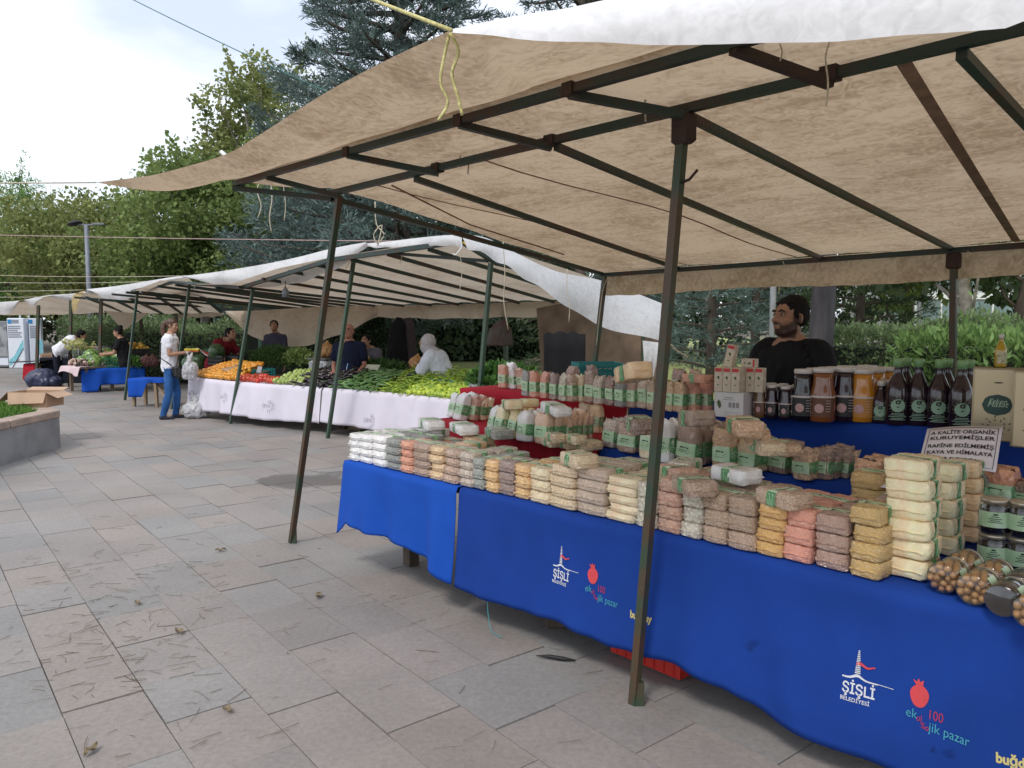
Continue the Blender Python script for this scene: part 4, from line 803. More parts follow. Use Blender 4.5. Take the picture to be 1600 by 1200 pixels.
# ================= goods on the near stall =================
def film(name, c, c2, vor=0, scale=60, bump=.5, stretch=None, coat=1, rough=.5, rnd=.06):
    return mat(name, c, rough, c2=c2, vor=vor, scale=scale, bump=bump, coat=coat, coatbump=38, rnd=rnd, stretch=stretch, detail=3)
CT = {
 'white flour': film('white_flour', (0.780, 0.780, 0.780), (0.710, 0.673, 0.647), scale=12, bump=.1),
 'green lentils': film('green_lentils', (0.320, 0.331, 0.269), (0.176, 0.182, 0.176), vor=190),
 'orange lentils': film('orange_lentils', (0.800, 0.405, 0.236), (0.585, 0.251, 0.157), vor=200),
 'brown beans': film('brown_beans', (0.532, 0.360, 0.260), (0.259, 0.179, 0.136), vor=110),
 'chickpeas': film('chickpeas', (0.800, 0.629, 0.354), (0.516, 0.325, 0.184), vor=90),
 'mottled beans': film('mottled_beans', (0.665, 0.490, 0.351), (0.323, 0.209, 0.156), vor=100),
 'speckled seeds': film('speckled_seeds', (0.800, 0.668, 0.534), (0.343, 0.278, 0.231), vor=150),
 'grey green lentils': film('grey_green_lentils', (0.439, 0.460, 0.388), (0.245, 0.256, 0.234), vor=170),
 'yellow maize': film('yellow_maize', (0.800, 0.579, 0.243), (0.613, 0.337, 0.151), vor=95),
 'purple brown beans': film('purple_beans', (0.404, 0.278, 0.234), (0.221, 0.156, 0.133), vor=110),
 'cream beans': film('cream_beans', (0.800, 0.767, 0.505), (0.627, 0.463, 0.290), vor=85),
 'oat flakes': film('oat_flakes', (0.800, 0.687, 0.447), (0.573, 0.406, 0.251), vor=120),
 'greyish wheat': film('greyish_wheat', (0.697, 0.559, 0.417), (0.446, 0.337, 0.254), vor=160),
 'cream powder': film('cream_powder', (0.800, 0.712, 0.475), (0.735, 0.557, 0.360), scale=20, bump=.15),
 'white beans': film('white_beans', (0.800, 0.800, 0.634), (0.423, 0.348, 0.271), vor=80),
 'pinkish beans': film('pinkish_beans', (0.783, 0.471, 0.317), (0.463, 0.259, 0.180), vor=80),
 'tan wheat': film('tan_wheat', (0.662, 0.476, 0.313), (0.390, 0.267, 0.179), vor=170),
 'brown rice': film('brown_rice', (0.585, 0.418, 0.281), (0.350, 0.237, 0.162), vor=170),
 'yellow bulgur': film('yellow_bulgur', (0.800, 0.522, 0.176), (0.632, 0.338, 0.110), vor=230),
 'pink lentils': film('pink_lentils', (0.780, 0.385, 0.273), (0.685, 0.273, 0.198), vor=230),
 'mauve grain': film('mauve_grain', (0.493, 0.314, 0.238), (0.350, 0.221, 0.171), vor=230),
 'golden grain': film('golden_grain', (0.685, 0.460, 0.160), (0.485, 0.310, 0.110), vor=240),
 'cream semolina': film('cream_semolina', (0.800, 0.748, 0.460), (0.800, 0.586, 0.349), scale=18, bump=.12),
 'tan sugar': film('tan_sugar', (0.800, 0.583, 0.333), (0.699, 0.453, 0.247), scale=20, bump=.15),
 'brown flour': film('brown_flour', (0.685, 0.467, 0.313), (0.571, 0.373, 0.241), scale=16, bump=.12),
 'yellow flour': film('yellow_flour', (0.800, 0.695, 0.375), (0.800, 0.569, 0.292), scale=16, bump=.12),
 'dark cocoa': film('dark_cocoa', (0.325, 0.223, 0.160), (0.245, 0.170, 0.126), scale=20, bump=.15),
 'raisins': film('raisins', (0.424, 0.243, 0.179), (0.193, 0.137, 0.114), vor=60, bump=.9),
 'walnuts': film('walnuts', (0.734, 0.489, 0.289), (0.387, 0.243, 0.151), vor=55, bump=.9),
 'almonds': film('almonds', (0.754, 0.444, 0.243), (0.461, 0.257, 0.153), vor=55, bump=.9),
 'dried apricots': film('dried_apricots', (0.800, 0.381, 0.198), (0.534, 0.216, 0.136), vor=45, bump=.9),
 'dark seeds': film('dark_seeds', (0.240, 0.198, 0.161), (0.157, 0.133, 0.111), vor=140),
 'wheat berries': film('wheat_berries', (0.785, 0.525, 0.302), (0.490, 0.303, 0.183), vor=130)}
mLab = mat('pale_green_label', (.50, .63, .47), .5, c2=(.38, .56, .33), scale=18, cr=(.4, .6)); mLab2 = mat('dark_green_label', (.13, .33, .14), .5, c2=(.08, .24, .09), scale=40)
mLabW = mat('label_white', (.40, .55, .38), .5, var=.03); mLabI = mat('label_ink', (.02, .05, .03), .6, var=.03)
LM = [mLab, mLab2, mLabI, mLabW]
def sgn(x, e): return math.copysign(abs(x)**e, x)
def sect(k, a, b, c, seed, grow=1.0):
    """point on a lying pack: k in -1..1 along its length, a the angle round it, b and c half width and half height"""
    r = max(0, 1-abs(k)**11)**(1/9.); cw = max(.0, 1-abs(k)**10)**.5
    y = b*sgn(math.cos(a), .28)*(.95+.05*r)*cw**.5; z = c*sgn(math.sin(a), .28)*r
    q = noise.noise(Vector((k*2.2+seed*7.1, math.cos(a)*1.5, math.sin(a)*1.5)))*.075+noise.noise(Vector((k*6+seed*3.1, math.cos(a)*3.5, math.sin(a)*3.5)))*.07
    return y*(1+q)*grow, z*(1+q*1.2)*grow
def pack_mesh(L, wd, h, seed, name='pack'):
    mb = MB(); n, m = 24, 16; vs = []
    ks = [-1, -.985, -.94, -.86, -.72, -.5, -.25, 0, .25, .5, .72, .86, .94, .985, 1]
    for k in ks:
        for i in range(n):
            y, z = sect(k, 2*math.pi*i/n, wd/2, h/2, seed); vs.append((y, k*L/2, z+h/2))
    fs = [(j*n+i, j*n+(i+1) % n, (j+1)*n+(i+1) % n, (j+1)*n+i) for j in range(len(ks)-1) for i in range(n)]; fs += [tuple(range(n-1, -1, -1)), tuple(range((len(ks)-1)*n, len(ks)*n))]
    mb.add(vs, [tuple(reversed(f)) for f in fs], 0, True)
    # sealed fins at both ends
    for e_ in (-1, 1):
        fv = []; 
        for i in range(7):
            x = -wd*.44+wd*.88*i/6; fv += [(x, e_*L*.495, h*.5), (x*.97, e_*(L*.495+.006), h*(.44+.03*math.sin(i*1.9+seed*2)))]
        mb.add(fv, [(i*2, i*2+2, i*2+3, i*2+1) for i in range(6)], 0, True)
    return mb
def label_band(L, wd, h, seed, k0=-.20, k1=.26, marks=True):
    mb = MB(); n = 28; ks = [k0+(k1-k0)*i/4 for i in range(5)]; vs = []
    def P3(k, a, g=1.018):
        y, z = sect(k, a, wd/2, h/2, seed, g); return Vector((y, k*L/2, z+h/2))
    for k in ks:
        for i in range(n+1): a = -.9+(math.pi+1.8)*i/n; vs.append(P3(k, a))
    for j in range(4):
        for i in range(n):
            a = -.9+(math.pi+1.8)*(i+.5)/n; mb.add([vs[j*(n+1)+i], vs[(j+1)*(n+1)+i], vs[(j+1)*(n+1)+i+1], vs[j*(n+1)+i+1]], [(0, 1, 2, 3)], 1 if abs(math.cos(a)) > .80 and abs(math.sin(a)) < .62 else 0, True)
    if marks:
        for a0 in (0.0, math.pi):   # pale curls on the dark ends
            for kk in (-.06, .12):
                r_ = .06; ring = []; 
                for i in range(13):
                    t = 2*math.pi*i/12*.86; ring += [P3(kk+r_*math.cos(t), a0+.75*r_*5*math.sin(t), 1.035), P3(kk+r_*.55*math.cos(t), a0+.75*r_*.55*5*math.sin(t), 1.035)]
                mb.add(ring, [(i*2, i*2+2, i*2+3, i*2+1) for i in range(12)], 3)
        for (k_, a_, dk, da, mi) in ((-.02, math.pi/2+.12, .15, .05, 2), (.02, math.pi/2+.02, .05, .16, 2), (.06, math.pi/2-.20, .16, .03, 2), (.06, math.pi/2-.32, .12, .03, 2), (.06, math.pi/2-.44, .14, .03, 2)):
            mb.add([P3(k_-dk, a_-da, 1.03), P3(k_+dk, a_-da, 1.03), P3(k_+dk*.8, a_+da, 1.03), P3(k_-dk*.7, a_+da, 1.03)], [(0, 1, 2, 3)], mi)
    return mb
PK = {}
def pack_proto(L, wd, h, v):
    key = (round(L, 3), round(wd, 3), round(h, 3), v)
    if key not in PK: PK[key] = (pack_mesh(L, wd, h, v+L*10).mesh('pack', CT['white flour']), label_band(L, wd, h, v+L*10).mesh('label', LM))
    return PK[key]
USED = {}
def uniq(lb):
    USED[lb] = USED.get(lb, 0)+1; return lb
def put_pack(p, cont, L, wd, h, rz, label, group, v=None, tilt=0, roll=0, lab=True):
    v = random.randrange(4) if v is None else v; me, ml = pack_proto(L, wd, h, v)
    o = bpy.data.objects.new('pack', me); COL.objects.link(o); o.material_slots[0].link = 'OBJECT'; o.material_slots[0].material = CT[cont]
    o.location = p; o.rotation_euler = (tilt, roll, rz); tag(o, uniq(label), 'pack', group)
    if lab: l = bpy.data.objects.new('label', ml); COL.objects.link(l); l.parent = o
    return o
random.seed(3)
COLS = [(541, 556, 'white flour', 4, .044), (556, 576, 'white flour', 4, .046), (576, 598, 'white flour', 4, .048), (598, 621, 'green lentils', 4, .047), (621, 640, 'orange lentils', 4, .047), (640, 666, 'brown beans', 4, .047), (666, 688, 'chickpeas', 4, .047), (688, 712, 'mottled beans', 4, .047), (712, 735, 'speckled seeds', 4, .046), (735, 752, 'grey green lentils', 3, .056), (752, 773, 'yellow maize', 3, .056), (773, 798, 'purple brown beans', 3, .06), (798, 822, 'yellow maize', 3, .058), (822, 853, 'cream beans', 3, .058), (853, 895, 'oat flakes', 4, .052), (895, 942, 'greyish wheat', 4, .055), (942, 989, 'cream powder', 5, .040), (989, 1022, 'white beans', 3, .066), (1022, 1058, 'pinkish beans', 4, .058), (1058, 1091, 'white beans', 3, .064), (1091, 1130, 'tan wheat', 3, .068), (1130, 1174, 'brown rice', 3, .068), (1176, 1220, 'yellow bulgur', 4, .050), (1220, 1266, 'pink lentils', 3, .066), (1266, 1319, 'mauve grain', 3, .066), (1321, 1371, 'golden grain', 4, .062)]
def t_at(px):
    y = 722+(px-530)*.227; d = Vector(ray(px, y)); a = W(2.4, sf(2.4), 0); b = W(-1.3, sf(-1.3), 0); n_ = Vector((b.y-a.y, -(b.x-a.x), 0)); k = n_.dot(a)/(n_.x*d.x+n_.y*d.y); return A.loc(Vector((d.x*k, d.y*k, 0)))[0]
rowname = ['front', 'second', 'third', 'back']
GP = 'food packs stacked on the front table'
def lab_stack(cont, lvl, n, row, nb): 
    lv = 'top' if lvl == n-1 else ORD[lvl]; return f'{lv} pack of {cont}, {rowname[row]} stack next to the {nb}'
seen_nb = {}
for ci, (x0, x1, cont, n, h) in enumerate(COLS):
    ta, tb = t_at(x0), t_at(x1); wd = (ta-tb)*1.03; tm = (ta+tb)/2
    nb = COLS[ci-1][2] if ci else 'corner of the blue cloth'
    if nb == cont: nb = 'other white stacks' if ci == 1 else 'green lentils'
    if (cont, nb) in seen_nb: nb = COLS[ci+1][2]
    seen_nb[(cont, nb)] = 1
    Ls = .17 if tm > .5 else .19; nrow = 3 if tm > .2 else 2
    for r in range(nrow):
        nn = n if r == 0 else max(2, n+random.choice([0, 0, 1] if tm < .5 else [-1, 0, 0]))
        if r == 2 and .2 < tm < 1.5: nn = max(1, n-2)
        ct = cont if (r == 0 or random.random() < .55) else COLS[max(0, min(len(COLS)-1, ci+random.choice([-1, 1])))][2]
        for l in range(nn):
            s = sf(tm)+.012+Ls/2+r*(Ls+.006)+random.gauss(0, .004); lie = (l == nn-1 and r > 0 and random.random() < .55)
            p = W(tm+random.gauss(0, .004), s, Z1+.012+l*h*.985)
            lb = lab_stack(ct, l, nn, r, nb)
            put_pack(p, ct, Ls, wd, h, A.rz+random.gauss(0, .035)+(random.uniform(-.35, .35) if lie else 0), lb, GP, lab=(r > 0 or l == nn-1))
# long white packs lying across the left end
for i, (px, py, ct, L, lb) in enumerate(((618, 668, 'white flour', .27, 'long white pack lying across the white stacks at the cloth corner'), (655, 663, 'white flour', .27, 'long white pack lying right of the first long one'), (690, 660, 'green lentils', .2, 'dark pack of green lentils lying behind the long white packs'))):
    t = A.loc(G(px, py, .95)); put_pack(W(2.05-.30*i, .46+.03*i, Z1+.012+4.0*.048), ct, L, .13, .058, A.rz+R(68), lb, GP)
# tall cream tower and its neighbours
def tower(px, py, cont, n, h, L, wd, name, rz=0, jit=.006, z=Z1, off=0):
    p = G(px, py, z); 
    for l in range(n):
        q = p+Vector((random.gauss(0, jit), random.gauss(0, jit), .012+l*h*.985)); put_pack(q, cont, L, wd, h, A.rz+rz+random.gauss(0, .03), f'{"top" if l == n-1 else ORD[l]} pack of {cont} in the {name}', 'packs in the high stacks beside the jars')
tower(1424, 902, 'cream semolina', 6, .070, .155, .145, 'tallest cream stack at the table edge')
tower(1468, 862, 'cream semolina', 5, .070, .155, .13, 'cream stack just behind the tallest one')
tower(1508, 845, 'tan sugar', 5, .066, .15, .12, 'tan stack in front of the white notice')
tower(1440, 838, 'tan sugar', 5, .066, .15, .12, 'tan stack behind the tallest cream stack')
tower(1362, 836, 'golden grain', 4, .066, .17, .13, 'golden stack behind the front golden one')
# lying packs with labels in the middle
for i, (px, py, ct, z, rz, lb) in enumerate(((1085, 770, 'brown rice', 3, 60, 'plump pack of brown rice lying crosswise on the white bean stack'), (1225, 790, 'tan wheat', 3, 75, 'pack of tan wheat lying on the second row by the folded notice'), (1150, 752, 'white flour', 3.4, 80, 'white pack lying alone below the bags of grain'), (1060, 750, 'pinkish beans', 3, 65, 'pack of pinkish beans lying on top by the near post'), (905, 728, 'oat flakes', 3.3, 70, 'pack of oat flakes lying on the cream stacks'))):
    g_ = G(px, py, Z1+.012+z*.064); put_pack(g_, ct, .19, .13, .062, A.rz+R(rz), lb, GP)

# ---- standing bags ----
def bag_mesh(wd, dp, h, seed):
    mb = MB(); n = 24; ks = [0, .02, .07, .18, .35, .5, .64, .76, .86, .94, 1.0]; vs = []
    for k in ks:
        bot = min(1, (k/.05)**.5*.12+.88) if k < .05 else 1; kk = max(0, (k-.80)/.20); d_ = dp*(1-kk**1.6*.62)*bot; w_ = wd*(1-.05*kk+.02*math.sin(k*9+seed))*bot
        for i in range(n):
            a = 2*math.pi*i/n; q = 1+noise.noise(Vector((math.cos(a)*1.6, math.sin(a)*1.6, k*4+seed*5)))*.14+noise.noise(Vector((math.cos(a)*4, math.sin(a)*4, k*9+seed*3)))*.05*(1+2*kk)
            vs.append((w_/2*sgn(math.cos(a), .5)*q, d_/2*sgn(math.sin(a), .55)*q+kk*.02*math.sin(seed*3), h*k*(1 if k < .9 else 1+.035*math.sin(i*1.7+seed)+.03*math.sin(i*.9+seed*2))))
    fs = [(j*n+i, j*n+(i+1) % n, (j+1)*n+(i+1) % n, (j+1)*n+i) for j in range(len(ks)-1) for i in range(n)]; fs += [tuple(range(n-1, -1, -1)), tuple(range((len(ks)-1)*n, len(ks)*n))]
    return mb.add(vs, fs, 0, True)
def bag_label(wd, dp, h, seed, k0=.22, k1=.60):
    mb = MB(); n = 20
    def P3(a, k, g=1.02):
        q = 1+noise.noise(Vector((math.cos(a)*1.6, math.sin(a)*1.6, k*4+seed*5)))*.14+noise.noise(Vector((math.cos(a)*4, math.sin(a)*4, k*9+seed*3)))*.05
        w_ = wd*(1+.02*math.sin(k*9+seed)); return Vector((w_/2*sgn(math.cos(a), .5)*q*g, dp/2*sgn(math.sin(a), .55)*q*g, h*k))
    a0, a1 = -math.pi-.75, .75
    for i in range(n):
        for j in range(3):
            aa = a0+(a1-a0)*i/n; ab = a0+(a1-a0)*(i+1)/n; ka = k0+(k1-k0)*j/3; kb = k0+(k1-k0)*(j+1)/3; am = (aa+ab)/2
            mb.add([P3(aa, ka), P3(ab, ka), P3(ab, kb), P3(aa, kb)], [(0, 1, 2, 3)], 1 if (am > -.55 or am < -math.pi+.35) else 0, True)
    m = -math.pi/2; kc = (k0+k1)/2
    def pat(pts, mi, g=1.035): mb.add([P3(m+x, kc+y, g) for x, y in pts], [tuple(range(len(pts)))], mi)
    pat([(-.16, .055), (-.08, .045), (.06, .05), (.16, .035), (.19, .055), (.12, .075), (.02, .07), (-.08, .085)], 2)
    pat([(-.12, .045), (-.09, .02), (-.05, .046)], 2); pat([(.06, .05), (.10, .022), (.13, .05)], 2)
    for k, w_ in ((-.01, .3), (-.035, .22), (-.06, .34), (-.085, .2)): pat([(-w_, k), (w_, k), (w_, k+.010), (-w_, k+.010)], 2)
    for kk in (.035, -.055):
        ring = []
        for i in range(11): t = 2*math.pi*i/12; ring += [P3(-.12+.26*math.cos(t), kc+kk+.040*math.sin(t), 1.04), P3(-.12+.14*math.cos(t), kc+kk+.022*math.sin(t), 1.04)]
        mb.add(ring, [(i*2, i*2+2, i*2+3, i*2+1) for i in range(10)], 3)
    return mb
BG = {}
def put_bag(p, cont, wd, h, rz, label, group, tilt=0, roll=0, dp=None, clear=False):
    dp = dp or wd*.62; v = random.randrange(4); key = (round(wd*50), round(h*50), round(dp*50), v)
    if key not in BG: a, b, c_ = key[0]/50, key[2]/50, key[1]/50; BG[key] = (bag_mesh(a, b, c_, v+a*9).mesh('bag', CT['white flour']), bag_label(a, b, c_, v+a*9).mesh('label', LM))
    me, ml = BG[key]; o = bpy.data.objects.new('bag', me); COL.objects.link(o); o.material_slots[0].link = 'OBJECT'; o.material_slots[0].material = CT[cont]
    o.location = p; o.rotation_euler = (tilt, roll, rz); tag(o, uniq(label), 'bag', group); l = bpy.data.objects.new('label', ml); COL.objects.link(l); l.parent = o; return o
def shelf_bags(L, z, where, group, deep=0):
    """L: (px, py base, px height, px width, content, tilt deg)"""
    for i, q in enumerate(L):
        px, py, hp, wp, cont = q[:5]; tl = q[5] if len(q) > 5 else 0; dn = q[6] if len(q) > 6 else 1
        p = G(px, py, z+.01); sc_ = p.y/1200; lf = L[i-1][4] if i else 'end of the cloth'; rt = L[i+1][4] if i+1 < len(L) else 'next goods'
        for k in range(dn):
            lb = f'bag of {cont} between {lf} and {rt}, {where}' if k == 0 else f'{["", "second", "third", "fourth", "fifth"][k]} of the {cont} bags, counting back, {where}'
            up_ = z == Z3; wd = wp*sc_*(1.2 if up_ else 1.12); hp = q[2]*(1.12 if up_ else 1.03); put_bag(p+A.n*(wd*.62*.98*k)+A.u*.0, cont, wd, hp*sc_*1.02, A.rz+R(-8)+random.gauss(0, .08), lb, group, R(-tl), R(random.gauss(0, 2)))
GU = 'bags standing on the upper step'; GLw = 'bags standing on the lower step'
shelf_bags([(787, 606, 30, 16, 'orange lentils'), (801, 607, 29, 12, 'white flour'), (814, 608, 28, 13, 'pinkish beans'), (823, 618, 33, 15, 'grey green lentils'), (836, 620, 34, 15, 'orange lentils'), (851, 622, 34, 15, 'pink lentils'), (867, 624, 36, 16, 'purple brown beans'), (880, 626, 38, 15, 'white beans'), (894, 627, 38, 16, 'mottled beans'), (908, 627, 36, 16, 'cream beans'), (921, 629, 42, 15, 'brown beans'), (937, 631, 39, 17, 'speckled seeds'), (953, 633, 40, 16, 'raisins'), (970, 635, 40, 17, 'green lentils'), (988, 636, 41, 18, 'mauve grain'), (1005, 637, 44, 18, 'greyish wheat'), (1018, 640, 40, 15, 'tan wheat'), (1033, 641, 42, 17, 'white beans'), (1046, 642, 43, 14, 'chickpeas'), (1062, 643, 42, 18, 'wheat berries'), (1082, 643, 44, 20, 'orange lentils'), (1103, 643, 44, 18, 'pink lentils')], Z3, 'upper step', GU)
shelf_bags([(800, 600, 28, 16, 'white flour'), (895, 604, 28, 20, 'mauve grain'), (925, 606, 30, 16, 'raisins'), (1060, 616, 34, 20, 'brown beans'), (1085, 617, 36, 20, 'tan wheat')], Z3, 'rear upper step', GU)
put_pack(G(990, 596, Z3+.23), 'tan sugar', .24, .13, .09, A.rz+R(65), 'fat pack of tan sugar lying across the bags by the teal crates', GU, tilt=R(-12))
put_pack(G(1090, 598, Z3+.19), 'orange lentils', .18, .1, .05, A.rz+R(80), 'orange pack lying across the bags near the white carton', GU)
shelf_bags([(706, 652, 34, 17, 'white flour', 16), (718, 657, 40, 23, 'white flour', 16, 2), (738, 657, 37, 20, 'pinkish beans', 12, 2), (752, 656, 32, 17, 'cream powder', 8, 2), (768, 676, 42, 22, 'white flour', 14, 2), (779, 680, 43, 22, 'cream semolina', 14, 3), (800, 683, 42, 20, 'yellow flour', 12, 3), (820, 689, 45, 27, 'white flour', 6, 3), (850, 693, 46, 29, 'brown flour', 3, 5), (884, 690, 40, 18, 'brown flour', 3, 5)], Z2, 'lower red step', GLw)
shelf_bags([(912, 672, 38, 20, 'cream powder', 3), (931, 676, 40, 20, 'tan sugar', 3), (955, 698, 40, 28, 'speckled seeds', 4, 2), (983, 706, 44, 34, 'mottled beans', 2, 2), (1012, 716, 58, 24, 'cream powder', 6), (1040, 722, 62, 26, 'white flour', 2, 2), (1076, 726, 56, 38, 'dark cocoa', 0, 4), (1104, 722, 52, 16, 'dark cocoa', 2, 3), (1133, 734, 58, 36, 'wheat berries', 1, 3), (1169, 737, 48, 34, 'oat flakes', 2, 3), (1190, 735, 44, 20, 'oat flakes', 3, 3), (1216, 738, 44, 32, 'raisins', 2, 3), (1240, 740, 38, 18, 'brown rice', 2, 2), (1256, 749, 44, 30, 'walnuts', 1, 2), (1285, 748, 44, 32, 'raisins', 1, 4), (1318, 746, 36, 20, 'mottled beans', 2, 3), (1357, 760, 42, 36, 'almonds', 0, 3), (1395, 758, 40, 26, 'chickpeas', 2, 2)], Z2, 'lower blue step', GLw)
shelf_bags([(1528, 786, 46, 20, 'dark seeds', 2), (1558, 786, 52, 40, 'dried apricots', 0, 2), (1604, 792, 40, 40, 'raisins', 0, 2), (1650, 798, 46, 40, 'almonds', 0, 2)], Z2, 'step by the notice', GLw)
for (px, py, z, ct, L, wd, h, rz, lb) in ((800, 633, .19, 'cream semolina', .2, .11, .06, 60, 'cream pack lying over the flour bags on the red step'), (826, 630, .18, 'yellow flour', .18, .1, .055, 65, 'yellow pack lying over the yellow flour bags'), (868, 640, .20, 'white flour', .24, .11, .055, 70, 'long white pack lying over the brown flour bags'), (1000, 668, .19, 'raisins', .17, .13, .07, 60, 'pack of raisins lying on the mottled bags'), (1088, 660, .25, 'dark cocoa', .2, .13, .075, 55, 'brown cocoa pack lying slanted on the cocoa bags'), (1163, 672, .24, 'wheat berries', .2, .13, .07, 50, 'pack of wheat berries lying on top of the grain bags'), (1181, 682, .2, 'wheat berries', .18, .11, .06, 40, 'smaller pack of wheat berries lying beside the larger one'), (1196, 700, .16, 'oat flakes', .18, .12, .06, 55, 'pack of oat flakes lying on the oat bags'), (1222, 703, .15, 'walnuts', .16, .11, .055, 60, 'pack of walnuts lying before the dark cloth')):
    put_pack(G(px, py+6, Z2+z), ct, L, wd, h, A.rz+R(rz), lb, GLw, tilt=R(random.uniform(-12, 12)))
for i, (px, py, l) in enumerate(((862, 700, 0), (888, 703, 0), (912, 706, 0), (868, 693, 1), (900, 696, 1), (925, 704, 0))):
    put_pack(G(px, py-3, Z2+.012+l*.05), 'oat flakes' if i % 2 else 'cream beans', .13, .085, .05, A.rz+R(70), ['left pack of cream beans at the foot of the brown flour bags', 'pack of oat flakes beside the small cream bean pack', 'right pack of cream beans before the speckled bags', 'pack of oat flakes on top of the small cream packs', 'pack of cream beans on top of the small oat packs', 'last small pack of oat flakes before the speckled bags'][i], GLw)
# ---- notices ----
def notice(p00, p10, p11, p01, lines, label, size, border=True, name='paper_notice', bend=.01):
    """corners: lower left, lower right, upper right, upper left"""
    p00, p10, p11, p01 = map(Vector, (p00, p10, p11, p01)); nn = (p10-p00).cross(p01-p00).normalized()
    def S_(u, v, l=0): return (p00.lerp(p10, u)).lerp(p01.lerp(p11, u), v)+nn*(l+bend*math.sin(math.pi*u))-p00
    c = MB(); c.grid(lambda u, v: S_(u, v), 10, 6); o = c.build(name, mat('sheet_paper', (.66, .62, .66), .5, var=.03), loc=p00); tag(o, label, 'notice'); solid(o, .0015, -1)
    w_ = (p10-p00).length; h_ = (p01-p00).length
    def frame_(m_, t_):
        q = MB(); ring = []; 
        cor = [(m_, m_), (1-m_, m_), (1-m_, 1-m_), (m_, 1-m_)]
        for k in range(4):
            a, b = cor[k], cor[(k+1) % 4]
            for j in range(8):
                f0, f1 = j/8, (j+1)/8; a0 = (a[0]+(b[0]-a[0])*f0, a[1]+(b[1]-a[1])*f0); a1 = (a[0]+(b[0]-a[0])*f1, a[1]+(b[1]-a[1])*f1)
                if k % 2 == 0: q.add([S_(a0[0], a0[1]-t_/h_/2, .0016), S_(a1[0], a1[1]-t_/h_/2, .0016), S_(a1[0], a1[1]+t_/h_/2, .0016), S_(a0[0], a0[1]+t_/h_/2, .0016)], [(0, 1, 2, 3)])
                else: q.add([S_(a0[0]-t_/w_/2, a0[1], .0018), S_(a0[0]+t_/w_/2, a0[1], .0018), S_(a1[0]+t_/w_/2, a1[1], .0018), S_(a1[0]-t_/w_/2, a1[1], .0018)], [(0, 1, 2, 3)])
        q.build('printed_border', mInk, o)
    if border: frame_(.045, .0022)
    c = MB()
    for (s, v, sz) in lines:
        vs, fs = text_mesh(s, size*sz, 'CENTER', .0007); mw = max(abs(p.x) for p in vs)*2; k = min(1, .86*w_/mw)
        c.add([S_(.5+p.x*k/w_, v+p.y/h_, .0022) for p in vs], fs)
    c.build('lettering', mInk, o); return o
q = [G(1436, 731, Z2+.0), G(1556, 738, Z2+.0)]; pb = V(1434, 728, 3.15); pc = V(1556, 738, 3.0); pt1 = V(1449, 670, 3.35); pt2 = V(1567, 667, 3.2)
notice(pb, pc, pt2, pt1, [('A KALİTE ORGANİK', .80, 1), ('KURUYEMİŞLER', .66, 1), ('RAFİNE EDİLMEMİŞ', .46, 1), ('KAYA VE HİMALAYA', .30, 1), ('TUZLARI', .13, 1)], 'white printed notice with black capitals leaning behind the tan stack', .034)
notice(V(1342, 765, 3.15), V(1385, 762, 3.05), V(1384, 742, 3.15), V(1346, 742, 3.25), [], 'small blank looking white note tucked behind the golden stack', .01, False)
notice(V(1262, 782, 3.0), V(1345, 792, 2.85), V(1345, 779, 3.02), V(1238, 770, 3.2), [('— — —', .66, 1), ('—— — ——', .46, 1), ('— —— —', .26, 1)], 'white notice lying almost flat between the front packs and the step', .03, False)
# ---- jars ----
def glassm(name, c, alpha=.35):
    if name in MATS: return MATS[name]
    m = bpy.data.materials.new(name); m.use_nodes = True; t = m.node_tree; N = t.nodes; Lk = t.links.new; o = N['Material Output']; N.remove(N['Principled BSDF'])
    g_ = N.new('ShaderNodeBsdfGlossy'); g_.inputs['Roughness'].default_value = .06; tr = N.new('ShaderNodeBsdfTransparent'); tr.inputs[0].default_value = (*c, 1); lw = N.new('ShaderNodeLayerWeight'); lw.inputs[0].default_value = .25; ms = N.new('ShaderNodeMixShader')
    nz = N.new('ShaderNodeTexNoise'); nz.inputs['Scale'].default_value = 9; bp = N.new('ShaderNodeBump'); bp.inputs['Strength'].default_value = .15; Lk(nz.outputs[0], bp.inputs['Height']); Lk(bp.outputs[0], g_.inputs['Normal'])
    ad = N.new('ShaderNodeMath'); ad.operation = 'MULTIPLY_ADD'; ad.inputs[1].default_value = .6; ad.inputs[2].default_value = .06; Lk(lw.outputs['Facing'], ad.inputs[0])
    Lk(ad.outputs[0], ms.inputs[0]); Lk(tr.outputs[0], ms.inputs[1]); Lk(g_.outputs[0], ms.inputs[2]); Lk(ms.outputs[0], o.inputs[0]); MATS[name] = m; return m
mGlass = glassm('clear_glass', (.93, .94, .92)); mLid = mat('tin_lid', (.50, .44, .34), .3, metal=.6, var=.08, scale=10); mLidW = mat('white_lid', (.55, .52, .50), .35, var=.05)
def jar_label(r, z0, z1, a0=-2.5, a1=.0, mi=0, cen=-math.pi/2, half=1.25, n=12):
    pass
def curved(mb, r, z0, z1, a0, a1, mi, n=10):
    vs = []
    for i in range(n+1): a = a0+(a1-a0)*i/n; vs += [(r*math.cos(a), r*math.sin(a), z0), (r*math.cos(a), r*math.sin(a), z1)]
    mb.add(vs, [(i*2, i*2+2, i*2+3, i*2+1) for i in range(n)], mi, True)
def wdisc(mb, r, ac, zc, ha, hz, mi, n=10):
    for i in range(n):
        t0, t1 = -math.pi/2+math.pi*i/n, -math.pi/2+math.pi*(i+1)/n; w0 = math.cos(t0)*ha; w1 = math.cos(t1)*ha; vs = []
        for k in range(7): f = -1+2*k/6; vs += [(r*math.cos(ac+w0*f), r*math.sin(ac+w0*f), zc+hz*math.sin(t0)), (r*math.cos(ac+w1*f), r*math.sin(ac+w1*f), zc+hz*math.sin(t1))]
        mb.add(vs, [(k*2, k*2+2, k*2+3, k*2+1) for k in range(6)], mi, True)
